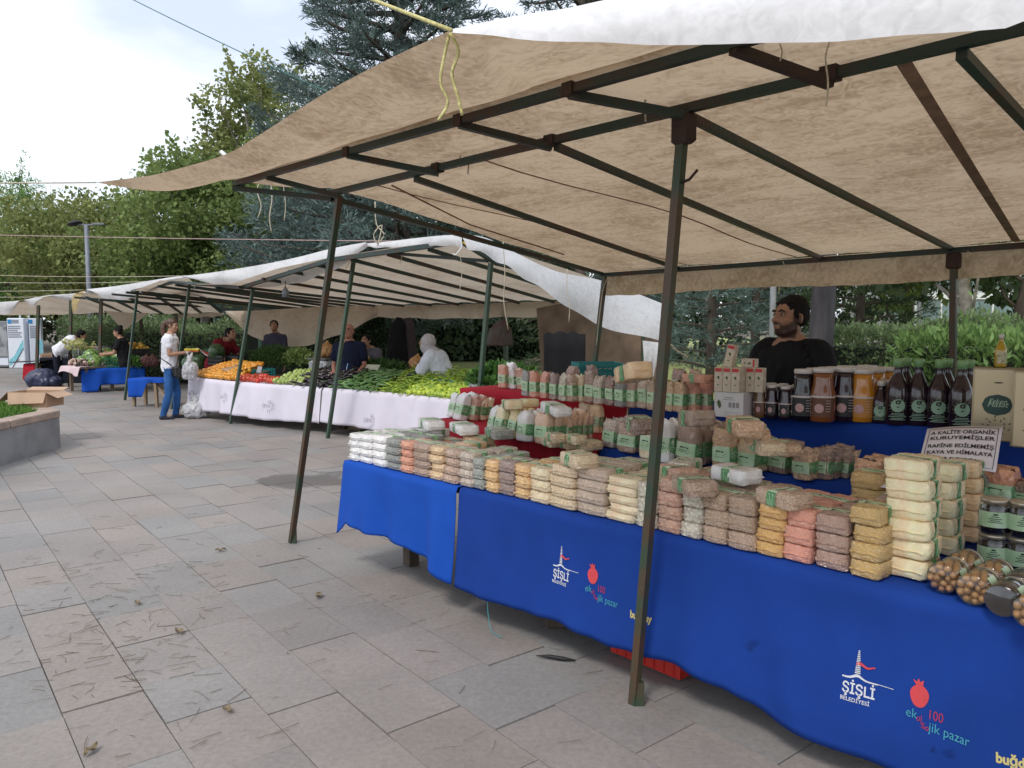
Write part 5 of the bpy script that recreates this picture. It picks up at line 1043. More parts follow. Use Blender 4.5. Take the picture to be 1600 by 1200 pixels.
def wrap_text(mb, s, size, r, ac, z, mi, rot=False, sx=1):
    vs, fs = text_mesh(s, size, 'CENTER', size*.02)
    if rot: vs = [Vector((-p.y, p.x, 0)) for p in vs]
    mb.add([(r*math.cos(ac+p.x*sx/r), r*math.sin(ac+p.x*sx/r), z+p.y) for p in vs], fs, mi)
def small_jar_proto(content_col, dark, r=.042, h=.115, name='jar', solidc=False):
    e = bpy.data.objects.new(name, None); COL.objects.link(e)
    c = MB(); c.lathe([(r*.9, 0), (r, .006), (r, h*.80), (r*.9, h*.87), (r*.84, h*.90)], 24); g_ = c.build('glass', mGlass, e)
    c = MB(); st = random.Random(5)
    if solidc: c.lathe([(r*.86, .003), (r*.95, .01), (r*.95, h*.76), (r*.8, h*.8)], 20)
    else:
        for k in range(8):
            z = .011+k*h*.098
            for (nn_, rr) in ((9, r*.72), (4, r*.34)):
                for i in range(nn_):
                    a = 2*math.pi*i/nn_+k*.6+rr*40; q = r*.24*st.uniform(.85, 1.12); c.ell((rr*math.cos(a), rr*math.sin(a), z), (q, q, q*.95), 8, 6)
    c.build('contents', content_col, e)
    c = MB(); c.lathe([(r*.88, h*.885), (r*.93, h*.89), (r*.93, h*.975), (r*.88, h), (.001, h*1.002)], 24); c.build('lid', mLid, e)
    c = MB(); curved(c, r*1.015, h*.22, h*.66, -2.9, .4, 0, 18); curved(c, r*1.022, h*.24, h*.64, .0, .38, 1, 4)
    for k, w_ in ((.52, .25), (.46, .42), (.41, .3), (.36, .45)): curved(c, r*1.03, h*k, h*(k+.022), -math.pi/2-w_, -math.pi/2+w_, 2, 5)
    curved(c, r*1.03, h*.57, h*.62, -math.pi/2-.13, -math.pi/2+.15, 2, 3); c.build('label', LM, e); return e
nutc = mat('hazelnut', (.46, .24, .08), .45, c2=(.26, .12, .04), scale=30, coat=.4); darkc = mat('dark_jam', (.018, .012, .014), .25, var=.2, scale=20, coat=.3)
jn = small_jar_proto(nutc, False, .05, .13); jd = small_jar_proto(darkc, True, .05, .13, solidc=True)
jn.location = (0, 0, 0)
GJ = 'glass jars at the end of the near table'
first = {'n': True, 'd': True}
def put_jar(kind, p, rot, label, scale=1):
    src = jn if kind == 'n' else jd
    if first[kind]: o = src; first[kind] = False
    else: o = dup(src)
    o.location = p; o.rotation_euler = rot; o.scale = (scale,)*3; tag(o, uniq(label), 'jar', GJ); return o
lay = [(1470, 928, 'n', 'of nuts right against the cream tower'), (1517, 947, 'n', 'of nuts between the first nuts and the dark jar'), (1563, 965, 'd', 'of dark jam lying between two nut jars'), (1608, 985, 'n', 'of nuts at the very end of the cloth edge')]
for i, (px, py, k, d_) in enumerate(lay):
    for r_ in range(2):
        p = G(px, py, Z1+.01)+A.n*(.0+r_*.137)+Vector((0, 0, .05)); M_ = Matrix((A.u, Vector((0, 0, 1)), A.n)).transposed()
        eul = (M_ @ Matrix.Rotation(R(-65 if i else -50), 3, 'Z') @ Matrix.Rotation(0, 3, 'X')).to_euler()
        put_jar(k, p, eul, f'{"lying jar" if r_ == 0 else "rear lying jar"} {d_}')
for (px, py, l, lb) in ((1549, 886, 0, 'lower dark jar behind the lying nut jars'), (1549, 886, 1, 'upper dark jar behind the lying nut jars'), (1594, 893, 0, 'lower dark jar at the side of the first pair'), (1594, 893, 1, 'upper dark jar at the side of the first pair'), (1640, 905, 0, 'dark jar beyond the second pair')):
    put_jar('d', G(px, py, Z1+.01)+Vector((0, 0, .128*l)), (0, 0, A.rz+R(20)), lb, .97)
# ---- juice jars and bottles on the upper step ----
mInkJ = mat('juice_label_black', (.015, .014, .016), .5, var=.05)
def juice_jar(col, labcol, h, r, txt='%100', fruit=(.5, .3, .3)):
    e = bpy.data.objects.new('juice_jar', None); COL.objects.link(e)
    c = MB(); c.lathe([(r*.9, 0), (r, .008), (r, h*.48), (r*.96, h*.56), (r*.82, h*.66), (r*.76, h*.80), (r*.74, h*.91)], 24); c.build('glass', col, e)
    c = MB(); c.lathe([(r*.78, h*.915), (r*.80, h*.92), (r*.80, h*.985), (r*.75, h), (.001, h*1.002)], 24); c.build('lid', mLidW, e)
    c = MB(); curved(c, r*1.012, h*.10, h*.46, -2.9, -.2, 0, 14); curved(c, r*1.02, h*.455, h*.49, -2.95, -.1, 1, 14)
    wrap_text(c, txt, h*.17, r*1.03, -math.pi/2-.62, h*.27, 1, rot=True); 
    wdisc(c, r*1.03, -math.pi/2+.12, h*.26, .36, h*.085, 2)
    for k in range(5): curved(c, r*1.03, h*(.40-k*.05), h*(.408-k*.05), -math.pi/2+.62, -math.pi/2+1.0, 1, 3)
    c.build('label', [labcol, mLabJ, mat('fruit_pink' if fruit[0] > .45 else 'fruit_gold', fruit, .5, var=.1, scale=60)], e); return e
mLabJ = mat('juice_label_print', (.55, .48, .46), .5, var=.03)
jd_ = dict(rough=.12, coat=.5, var=.1, scale=4)
jcol = {'black': mat('black_juice', (.010, .007, .010), **jd_), 'brown': mat('amber_juice', (.22, .07, .018), **jd_), 'orange': mat('orange_juice', (.55, .22, .015), **jd_), 'tan': mat('tan_juice', (.16, .09, .035), **jd_), 'purple': mat('purple_juice', (.022, .010, .018), **jd_)}
GB = 'juice jars on the upper step'
def jpos(px, py, k=0): return G(px, py, Z3+.01)+A.n*.105*k
lab_of = {'black': mInkJ, 'purple': mInkJ, 'brown': mat('brown_label', (.12, .045, .02), .5, var=.1), 'orange': mat('orange_label', (.50, .22, .04), .5, var=.1), 'tan': mat('brown_label', (0, 0, 0))}
for i, (px, py, hp, wp, ck, lb) in enumerate(((1260, 656, 80, 36, 'black', 'black juice jar with pink fruit print beside the small jars'), (1290, 658, 84, 38, 'brown', 'amber juice jar between the two black ones'), (1323, 657, 84, 38, 'purple', 'black juice jar between the amber and orange ones'), (1351, 658, 82, 40, 'orange', 'orange juice jar with slice print next to the dark bottles'))):
    p = jpos(px-6, py); s_ = p.y/1200; r = wp*s_/2*1.03
    o = juice_jar(jcol[ck], lab_of[ck], hp*s_, r, fruit=(.5, .3, .3) if i != 3 else (.62, .36, .1)); o.location = p; o.rotation_euler.z = A.rz+R(10)+random.uniform(-.12, .12); tag(o, uniq(lb), 'juice jar', GB)
    for k in (1, 2):
        q = dup(o); q.location = p+A.n*(r*2.06*k); tag(q, uniq(lb.split(' juice')[0]+f' juice jar in the {"second" if k == 1 else "third"} row, {["next to the small jars", "amber column", "between amber and orange", "orange column"][i]}'), 'juice jar', GB)
smalls = [(1171, 648, 'purple', 'dark'), (1190, 652, 'tan', 'tan'), (1209, 653, 'purple', 'dark'), (1230, 655, 'purple', 'dark'), (1250, 656, 'orange', 'orange')]
for i, (px, py, ck, cn) in enumerate(smalls):
    p = jpos(px-4, py); s_ = p.y/1200; r = 19*s_/2
    o = juice_jar(jcol[ck], lab_of[ck], (52 if i else 50)*s_, r, fruit=(.5, .3, .3) if ck != 'orange' else (.62, .36, .1)); o.location = p; o.rotation_euler.z = A.rz+R(10)+random.uniform(-.12, .12)
    wh = ['against the white carton', 'next to the first dark one', 'after the tan one', 'next to the orange one', 'beside the big black jar'][i]; tag(o, uniq(f'small {cn} juice jar {wh} in the front row'), 'juice jar', GB)
    for k in (1, 2): q = dup(o); q.location = p+A.n*(r*2.1*k)+A.u*.004*k; tag(q, uniq(f'small {cn} juice jar {wh}, {"second" if k == 1 else "third"} row'), 'juice jar', GB)
# dark bottles
mCapG = mat('green_cap', (.18, .34, .14), .4, var=.08, scale=20); mDisc = mat('mint_print', (.26, .42, .30), .5, var=.05)
def bottle(h, r, cap, e_name='bottle', glass=None, disc=True):
    e = bpy.data.objects.new(e_name, None); COL.objects.link(e); c = MB()
    c.lathe([(r*.92, 0), (r, .008), (r, h*.46), (r*.93, h*.56), (r*.62, h*.68), (r*.38, h*.78), (r*.33, h*.86), (r*.36, h*.88)], 24); c.build('glass', glass or jcol['purple'], e)
    c = MB(); c.lathe([(r*.40, h*.875), (r*.44, h*.88), (r*.44, h*.985), (r*.38, h), (.001, h*1.001)], 18); c.build('cap', cap, e)
    if disc:
        c = MB(); wdisc(c, r*1.02, -math.pi/2, h*.30, .62, r*.60, 0)
        for i in range(14): t = 2*math.pi*i/14; a = -math.pi/2+.74*math.cos(t); zz = h*.30+r*.72*math.sin(t); c.add([(r*1.02*math.cos(a+.035), r*1.02*math.sin(a+.035), zz-.002), (r*1.02*math.cos(a-.035), r*1.02*math.sin(a-.035), zz-.002), (r*1.02*math.cos(a), r*1.02*math.sin(a), zz+.003)], [(0, 1, 2)], 0)
        wrap_text(c, 'g', r*1.15, r*1.04, -math.pi/2, h*.295, 1)
        for k, w_ in ((.175, .5), (.155, .6), (.13, .8), (.105, .5), (.085, .7)): curved(c, r*1.02, h*k, h*(k+.009), -math.pi/2-w_, -math.pi/2+w_, 0, 6)
        c.build('label', [mDisc, mInkJ], e)
    return e
GBo = 'dark bottles on the upper step'
bt = None
for i, (px, py, hp, lb) in enumerate(((1404, 663, 102, 'dark bottle standing right behind the short bottle'), (1436, 664, 102, 'dark bottle second from the short bottle'), (1469, 667, 102, 'dark bottle third from the short bottle'), (1503, 671, 104, 'dark bottle next to the gold tin'))):
    p = jpos(px-4, py); s_ = p.y/1200
    if bt is None: bt = bottle(hp*s_*1.02, 17*s_, mCapG); o = bt
    else: o = dup(bt)
    o.location = p; o.rotation_euler.z = A.rz+R(22)+random.uniform(-.2, .2); tag(o, uniq(lb), 'bottle', GBo)
    if i in (0, 2, 3):
        q = dup(o); q.location = p+A.n*.10; tag(q, uniq(lb.replace('dark bottle', 'rear dark bottle behind the one')), 'bottle', GBo)
p = jpos(1375, 660); s_ = p.y/1200; sb = bottle(66*s_, 15*s_, mLidW); sb.location = p; sb.rotation_euler.z = A.rz+R(20); tag(sb, 'short dark bottle with pale lid beside the orange juice jar', 'bottle', GBo)
q = dup(sb); q.location = p+A.n*.09; tag(q, 'short dark bottle half hidden behind the front short one', 'bottle', GBo)
# gold tins
mGold = mat('gold_tin', (.52, .44, .29), .28, metal=.55, var=.06, scale=3, coat=.2); mTealD = mat('deep_teal_print', (.015, .06, .05), .5, var=.1)
def tin(p, hgt, wd, dp, label):
    e = empty('oil_tin', p, label, 'tin', 'gold oil tins on the upper step', A.rz+R(14)); c = MB(); c.box((0, 0, hgt/2), (wd, dp, hgt), bev=.008); c.build('body', mGold, e)
    for z in (.006, hgt-.004): c = MB(); c.box((0, 0, z), (wd+.004, dp+.004, .008), bev=.003); c.build('rim', mat('tin_rim', (.42, .36, .25), .3, metal=.7), e)
    y = -dp/2-.0015; c = MB(); R8 = [(wd*.30*math.cos(R(a))*(1.0), hgt*.145*math.sin(R(a))) for a in (0, 35, 90-35, 90, 90+35, 145, 180, 215, 235, 270, 305, 325)]
    c.add([(x, y, hgt*.50+z) for x, z in R8], [tuple(range(len(R8)))]); c.build('badge', mTealD, e)
    c = MB()
    for s, sz, z in (('Erken', .030, .52), ('Hasat', .034, .475)): vs, fs = text_mesh(s, sz, 'CENTER', shear=.35); c.add([(p_.x, y-.0012, hgt*z+p_.y-.0) for p_ in vs], fs)
    c.build('lettering', mLabW, e)
    c = MB(); st = random.Random(3)
    for r_ in (.15, .24):
        for i in range(9):
            a = 2*math.pi*i/9+r_*7; cx, cz = wd*r_*math.cos(a)*1.1, hgt*.22+hgt*r_*.5*math.sin(a); L_ = .008; b = st.uniform(0, 6)
            c.add([(cx+L_*math.cos(b+k*1.57)*(1 if k % 2 == 0 else .4), y-.0004*i, cz+L_*math.sin(b+k*1.57)*(1 if k % 2 == 0 else .4)) for k in range(4)], [(0, 1, 2, 3)])
    c.add([(-.02, y, hgt*.80), (0, y, hgt*.79), (.02, y, hgt*.80), (.012, y, hgt*.815), (-.01, y, hgt*.812)], [(0, 1, 2, 3, 4)]); c.build('floral_print', mat('olive_print', (.10, .09, .06), .5), e)
    c = MB(); c.tube([(-.02, 0, hgt), (-.02, 0, hgt+.03), (.02, 0, hgt+.03), (.02, 0, hgt)], .004, 6); c.build('handle', mInk, e); return e
p = jpos(1548, 690); s_ = p.y/1200; ht_ = 116*s_; tin(p+A.n*.07, ht_, 64*s_*1.08, 40*s_, 'whole gold oil tin with dark green badge next to the bottles')
p2 = jpos(1614, 702); tin(p2+A.n*.07, ht_, 64*s_*1.08, 40*s_, 'gold oil tin cut by the picture edge')
ob = bottle(52*s_, 8.5*s_, mLidW, glass=mat('olive_oil', (.42, .27, .012), .08, coat=.6, var=.1), disc=False); ob.location = p+A.n*.075+Vector((0, 0, ht_+.002))+Vector((.0, 0, 0)); tag(ob, 'small bottle of golden olive oil standing on the gold tin', 'bottle')
c = MB(); curved(c, 8.6*s_, 52*s_*.12, 52*s_*.45, -2.7, -.4, 0, 10); c.build('label', mat('cream_label', (.55, .52, .36), .5, c2=(.2, .22, .1), scale=90), ob)
# white cartons
mCar = mat('printed_carton', (.60, .55, .47), .55, c2=(.46, .38, .28), vor=40, var=.1); mCarW = mat('white_carton', (.58, .56, .55), .55, var=.04)
mOl = mat('olive_green_print', (.06, .10, .03), .5); mRd = mat('red_panel', (.5, .03, .03), .5, var=.05)
def carton(p, wd, dp, h, label, eul, par=None):
    e = empty('small_carton', p, label, 'carton', 'small cartons on the white case'); e.rotation_euler = eul; c = MB(); c.box((0, 0, h/2), (wd, dp, h), bev=.0015); c.build('body', mCar, e)
    y = -dp/2-.001; c = MB(); c.box((0, y, h*.90), (wd*.8, .001, h*.14)); c.build('red_panel', mRd, e)
    c = MB(); c.add([(wd*.1*x, y-.0006, h*.58+wd*.1*z) for x, z in ((-1.5, 1), (-.2, 2.4), (1.2, 1.2), (1.6, -.8), (.4, -2.2), (-.8, -.6))], [tuple(range(6))]); c.add([(wd*.1*x, y-.0006, h*.28+wd*.06*z) for x, z in ((-2, 0), (-1, 1.5), (1, 1.2), (1.4, -1))], [(0, 1, 2, 3)]); c.build('olive_print', mOl, e); return e
p = G(1136, 652, Z3+.01); s_ = p.y/1200; cz = 40*s_; rzc = A.rz+R(8)
e = empty('white_case', p+A.n*.07, 'white printed cardboard case under the small cartons', 'case', None, rzc); c = MB(); c.box((0, 0, cz/2), (48*s_, .15, cz), bev=.002); c.build('body', mCarW, e)
c = MB(); y = -.0765
for (x, z, w_, h_) in ((.0, .78, .30, .03), (.0, .70, .40, .02), (.18, .1, .5, .012), (.18, .2, .5, .012)): c.box((48*s_*x*.6, y, cz*z), (48*s_*w_, .001, cz*h_))
for x in (.05, .18, .31): c.box((48*s_*x, y, cz*.50), (48*s_*.09, .001, cz*.2))
c.build('print', mat('faded_print', (.25, .24, .24), .6), e)
c = MB(); c.add([(48*s_*(-.33+.05*x), y-.001, cz*(.5+.08*z)) for x, z in ((-1.5, 1), (-.2, 2.4), (1.2, 1.2), (1.6, -.8), (.4, -2.2), (-.8, -.6))], [tuple(range(6))]); c.build('olive_print', mOl, e)
Mz = Matrix.Rotation(rzc, 3, 'Z'); cw_ = 13.6*s_; chh = 38*s_
for i in range(3):
    for k in range(3):
        q = p+A.n*.07+Mz @ Vector((-17*s_+cw_*1.03*i, -.06+k*(cw_*1.04), cz+.001)); carton(q, cw_, cw_, chh, f'{["first", "middle", "last"][i]} standing carton in the {["front", "second", "third"][k]} row on the white case', (0, 0, rzc))
for k in range(2): q = p+A.n*.07+Mz @ Vector((-17*s_+cw_*1.03*(3+k), .02, cz+.001)); carton(q, cw_, cw_, chh, f'{["nearer", "farther"][k]} carton standing at the side of the case', (0, 0, rzc))
q = p+A.n*.07+Mz @ Vector((-8*s_, -.02, cz+chh+.004)); carton(q, cw_, cw_, chh*.92, 'upright carton leaning on top of the carton rows', (0, R(12), rzc))
q = p+A.n*.07+Mz @ Vector((10*s_, .02, cz+chh+.002+cw_/2)); o = carton(q, cw_, cw_, chh*.6, 'carton lying on its side on top of the carton rows', (0, R(90), rzc))
# teal crates behind, with the dark mesh
def crate(name, loc, L, wd, h, m, rz, label, group, slots=True, parent=None):
    e = empty(name, loc, label, 'crate', group, rz); t = .012
    c = MB(); c.box((0, 0, .006), (L, wd, .012)); c.build('bottom', m, e)
    for (cx, cy, ax) in ((0, -wd/2, 0), (0, wd/2, 0), (-L/2, 0, 1), (L/2, 0, 1)):
        c = MB(); ll = L if ax == 0 else wd-2*t
        def bx(o_, z, a, b):
            c.box((cx+o_, cy, z) if ax == 0 else (cx, cy+o_, z), (a, t, b) if ax == 0 else (t, a, b))
        bx(0, h-.015, ll, .03); bx(0, .022, ll, .022); n_ = max(3, int(ll/.05))
        for i in range(n_+1): bx(-ll/2+.012+(ll-.024)*i/n_, h/2, .016, h-.055)
        bx(0, h*.5, ll, .014); c.build('side', m, e)
    return e
GC = 'plastic crates among the stalls'
pc_ = A.W(2.35, 3.9, 0)
# ================= people =================
def skinm(name, c): return mat(name, c, .5, var=.1, scale=14, bump=.08, bscale=80, spec=.35)
mSkin = skinm('olive_skin', (.40, .22, .14)); mSkinD = skinm('tanned_skin', (.36, .19, .12)); mSkinR = skinm('ruddy_skin', (.42, .19, .14)); mHair = mat('dark_hair', (.006, .005, .005), .75, spec=.25, scale=90, bump=.5, stretch=(1, 1, .2)); mHairB = mat('brown_hair', (.10, .045, .025), .5, c2=(.04, .018, .01), scale=60, bump=.5, stretch=(1, 1, .15))
mEyeW = mat('eye_white', (.30, .27, .25), .3, var=.03); mIris = mat('dark_iris', (.02, .012, .01), .2, var=.05); mLip = mat('lip_skin', (.27, .115, .085), .5, var=.08); mBeard = mat('dark_beard', (.045, .026, .018), .8, scale=200, bump=.6)
def cloth(name, c, var=.12): return mat(name, c, .85, var=var, scale=8, bump=.35, bscale=14, spec=.2)
VS = 1.0   # voxel coarseness
class Blob:
    def __init__(s): s.mb = MB()
    def cap(s, a, b, ra, rb, n=14):
        a = Vector(a); b = Vector(b); d = b-a; L = d.length
        if L < 1e-6: return s.ell(a, (ra,)*3)
        d.normalize(); x = d.orthogonal().normalized(); y = d.cross(x); prof = [(-ra*math.cos(q), ra*math.sin(q)) for q in (0.15, .6, 1.1, math.pi/2)]+[(L+rb*math.sin(q), rb*math.cos(q)) for q in (0, .5, 1.0, 1.42)]
        vs = [a+d*h+(x*math.cos(2*math.pi*k/n)+y*math.sin(2*math.pi*k/n))*r_ for h, r_ in prof for k in range(n)]
        m = len(prof); fs = [(j*n+k, j*n+(k+1) % n, (j+1)*n+(k+1) % n, (j+1)*n+k) for j in range(m-1) for k in range(n)]+[tuple(range(n-1, -1, -1)), tuple(range((m-1)*n, m*n))]; s.mb.add(vs, fs); return s
    def chain(s, pts, rs):
        for i in range(len(pts)-1): s.cap(pts[i], pts[i+1], rs[i], rs[i+1])
        return s
    def ell(s, c, r, M_=None): s.mb.ell(c, r, 18, 12, M_); return s
    def loft(s, secs, n=20):
        """secs: (centre, half width vector, half depth vector)"""
        vs = [c+a*math.cos(2*math.pi*k/n)+b*math.sin(2*math.pi*k/n) for c, a, b in secs for k in range(n)]; m = len(secs)
        s.mb.add(vs, [(j*n+k, j*n+(k+1) % n, (j+1)*n+(k+1) % n, (j+1)*n+k) for j in range(m-1) for k in range(n)]+[tuple(range(n-1, -1, -1)), tuple(range((m-1)*n, m*n))]); return s
    def build(s, name, m, parent, voxel=.011, smooth=4, disp=0, dsc=9):
        me = s.mb.mesh(name, m); o = bpy.data.objects.new(name, me); TMP.collection.objects.link(o)
        r_ = o.modifiers.new('r', 'REMESH'); r_.mode = 'VOXEL'; r_.voxel_size = voxel*VS; r_.use_smooth_shade = True
        q = o.modifiers.new('q', 'SMOOTH'); q.iterations = smooth; q.factor = .5
        dg = tmp_graph(); ev = bpy.data.meshes.new_from_object(o.evaluated_get(dg)); o.modifiers.clear(); TMP.collection.objects.unlink(o); COL.objects.link(o); o.data = ev; ev.name = name
        if disp:
            ev.vertices.foreach_get; 
            for v in ev.vertices:
                p = v.co; v.co += v.normal*(.3*disp+noise.noise(Vector((p.x*dsc, p.y*dsc, p.z*dsc*.6)))*disp*.8+noise.noise(Vector((p.x*dsc*2.4, p.y*dsc*2.4, p.z*dsc*1.6+5)))*disp*.5)
        for p in ev.polygons: p.use_smooth = True
        if not ev.materials: ev.materials.append(m)
        o.parent = parent; return o
def hand_prims(bl, wr, d, nrm, k=1, curl=.5, side=1, grip=0):
    """wrist, direction, palm normal; five separate fingers"""
    d = Vector(d).normalized(); nrm = Vector(nrm); nrm = (nrm-d*nrm.dot(d)).normalized(); lat = d.cross(nrm)*side
    wr = Vector(wr); pe = wr+d*.085*k
    for o_ in (-.027, -.009, .009, .027): bl.cap(wr+lat*o_*.7*k+d*.012*k, pe+lat*o_*k, .016*k, .0135*k, 8)
    for o_, L in ((-.033, .062), (-.011, .078), (.011, .084), (.033, .074)):
        a = pe+lat*o_*k; dd = d.copy(); p = a; seg = L*k/3
        for j in range(3):
            an = curl*(j+.6)*.75; q = (d*math.cos(an)+nrm*math.sin(an)); p2 = p+q*seg*1.15+lat*o_*.05; bl.cap(p, p2, .0095*k*(1-.08*j), .0085*k*(1-.1*j), 8); p = p2
    t0 = wr+lat*.03*k+d*.02*k; t1 = t0+(lat*.75+d*.55+nrm*.35).normalized()*.04*k; t2 = t1+(lat*.25+d*.75+nrm*.55).normalized()*.034*k
    bl.cap(t0, t1, .0135*k, .011*k, 8); bl.cap(t1, t2, .011*k, .009*k, 8)
SEC = [(-.10, .150, .105), (0, .165, .118), (.12, .145, .108), (.27, .162, .118), (.39, .185, .122), (.48, .185, .108), (.54, .120, .082), (.585, .062, .062)]
def person(loc, rz, k, label, top, topm, legm, skin=None, hair='short', lean=0, ph=.92, yaw=0, pitch=0, arms=None, legs=None, sleeve=.55, shoes=None, hairm=None, belly=0, twist=0, shoe_sole=True, female=False, voxel=.011, neckfwd=0, beard=False, side_lean=0, legvis=True, collar=False, loose=0, wide=1, nk=0, head=1):
    skin = skin or mSkin; hairm = hairm or mHair; e = empty('person', loc, label, 'person', None, rz); e.scale = (k, k, k)
    Mt = Matrix.Rotation(twist, 3, 'Z') @ Matrix.Rotation(side_lean, 3, 'Y') @ Matrix.Rotation(-lean, 3, 'X'); X = Mt @ Vector((1, 0, 0)); Y = Mt @ Vector((0, 1, 0)); Z = Mt @ Vector((0, 0, 1)); P0 = Vector((0, 0, ph)); ws = (.88 if female else 1)*wide
    def sec(g, h0=-9, h1=9, bel=0): 
        out_ = []
        for h, a, b in SEC:
            if h0 <= h <= h1:
                f = .5 if h < 0 else 1; base = P0+(Z*h*1 if h > 0 else Vector((0, 0, h))); hw = a*ws*(1.05 if (female and h <= 0) else 1)
                bb = b+(bel*math.exp(-((h-.12)/.15)**2)); out_.append((base+Y*(bel*.5*math.exp(-((h-.12)/.15)**2)), X*(hw+g), Y*(bb+g)))
        return out_
    sh = {1: P0+Z*.475+X*.165*ws, -1: P0+Z*.475-X*.165*ws}; nb = P0+Z*(.55-nk); hp = {1: P0+Vector((.09*ws, 0, -.05)), -1: P0+Vector((-.09*ws, 0, -.05))}
    hc = nb+Z*.155+Y*(.035+neckfwd)+Vector((0, 0, 0)); Mh = Matrix.Rotation(yaw, 3, 'Z') @ Mt @ Matrix.Rotation(lean*.75-pitch, 3, 'X')
    def hw_(p): return hc+Mh @ Vector(p)
    b = Blob(); b.loft(sec(0)); b.cap(nb-Z*.04, hw_((0, -.015, -.055)), .058, .054)
    # head
    b.ell(hw_((0, -.018, .032)), (.074, .094, .084), Mh); b.ell(hw_((0, .022, -.030)), (.060, .068, .082), Mh); b.ell(hw_((0, .040, -.078)), (.040, .040, .034), Mh); b.cap(hw_((0, .080, .014)), hw_((0, .101, -.024)), .010, .0125); b.ell(hw_((.012, .093, -.029)), (.009, .010, .008), Mh); b.ell(hw_((-.012, .093, -.029)), (.009, .010, .008), Mh)
    b.cap(hw_((-.038, .074, .026)), hw_((.038, .074, .026)), .0125, .0125); b.cap(hw_((-.018, .080, -.054)), hw_((.018, .080, -.054)), .0085, .0085); b.cap(hw_((-.014, .079, -.066)), hw_((.014, .079, -.066)), .009, .009)
    for s in (-1, 1): b.ell(hw_((s*.044, .058, -.022)), (.018, .020, .020), Mh); b.ell(hw_((s*.074, -.010, -.008)), (.010, .019, .032), Mh); b.cap(hw_((s*.05, 0, -.06)), hw_((s*.025, .05, -.088)), .018, .017)
    arms = arms or {}; el = {}; wr = {}
    for s in (-1, 1):
        a = arms.get(s, ((s*.06, .02, -.27), (s*.02, .08, -.25))); el[s] = sh[s]+Vector(a[0]); wr[s] = el[s]+Vector(a[1])
        b.chain([sh[s], sh[s].lerp(el[s], .5), el[s], el[s].lerp(wr[s], .35), wr[s]], [.050, .044, .036, .038, .026])
        dr = Vector(a[2]) if len(a) > 2 else (wr[s]-el[s]); nm = Vector(a[3]) if len(a) > 3 else Vector((-s, .2, 0)); hand_prims(b, wr[s], dr, nm, 1, a[4] if len(a) > 4 else .5, -s)
    legs = legs or {}; kn = {}; an = {}
    if legvis:
        for s in (-1, 1):
            l_ = legs.get(s, ((s*.01, .02, -.42), (0, -.03, -.38))); kn[s] = hp[s]+Vector(l_[0]); an[s] = kn[s]+Vector(l_[1])
            b.chain([hp[s], kn[s], kn[s].lerp(an[s], .3), an[s]], [.078, .050, .052, .036]); b.cap(an[s], an[s]+Vector((0, .13, -.035)), .034, .026)
    bo_ = b.build('body', skin, e, voxel, 3)
    if beard:
        Mi = Mh.transposed(); at = bo_.data.attributes.new('stubble', 'FLOAT', 'POINT'); vals = []
        ss = lambda a, b, x: (lambda f: f*f*(3-2*f))(max(0, min(1, (x-a)/(b-a))))
        for v in bo_.data.vertices:
            q = Mi @ (v.co-hc); w_ = noise.noise(q*60)*.007
            line = -.020-.55*max(0, q.y-.015)+w_ if q.y < .06 else -.045+w_      # cheek line runs down from the ear to the mouth corner
            f = ss(line+.008, line-.010, q.z)*ss(-.022, -.008, q.y)*ss(-.122, -.108, q.z)
            side = ss(.050, .058, abs(q.x))*ss(.034+w_, .022+w_, q.y)*ss(-.012, -.002, q.y)*ss(.02, .008, q.z)
            mouth = ss(.026, .018, abs(q.x))*ss(-.074, -.070, q.z)*ss(-.048, -.052, q.z)*ss(.06, .07, q.y)
            mus = ss(.034, .026, abs(q.x))*ss(.062, .07, q.y)*ss(-.054, -.050, q.z)*ss(-.034, -.040, q.z)*ss(.118, .098, q.y)
            vals.append(max(0, min(1, max(f*(1-mouth), side*.9, mus)))*.88)
        at.data.foreach_set('value', vals)
        m2 = skin.copy(); m2.name = 'stubbled_skin'; t = m2.node_tree; b2 = t.nodes['Principled BSDF']; src = b2.inputs['Base Color'].links[0].from_socket; an_ = t.nodes.new('ShaderNodeAttribute'); an_.attribute_name = 'stubble'; mx = t.nodes.new('ShaderNodeMix'); mx.data_type = 'RGBA'; mx.inputs[7].default_value = (.018, .012, .010, 1)
        t.links.new(an_.outputs['Fac'], mx.inputs[0]); t.links.new(src, mx.inputs[6]); t.links.new(mx.outputs[2], b2.inputs['Base Color']); bo_.data.materials[0] = m2
    # face details
    for s in (-1, 1):
        c = MB(); c.ell(hw_((s*.029, .0765, .006)), (.0120, .0085, .0072), 12, 8, Mh); c.build('eye', mEyeW, e)
        c = MB(); c.ell(hw_((s*.029, .0815, .006)), (.0068, .0046, .0066), 10, 6, Mh); c.build('iris', mIris, e)
        c = MB(); c.tube([hw_((s*.012, .089, .023)), hw_((s*.030, .090, .029)), hw_((s*.048, .080, .023))], [.004, .0048, .003], 6); c.build('eyebrow', hairm if hair != 'none' else mHair, e)
    c = MB(); c.tube([hw_((-.021, .0815, -.0575)), hw_((0, .0895, -.0565)), hw_((.021, .0815, -.0575))], [.002, .0036, .002], 6); c.tube([hw_((-.018, .081, -.0635)), hw_((0, .0885, -.064)), hw_((.018, .081, -.0635))], [.002, .0040, .002], 6); c.build('lips', mLip, e)
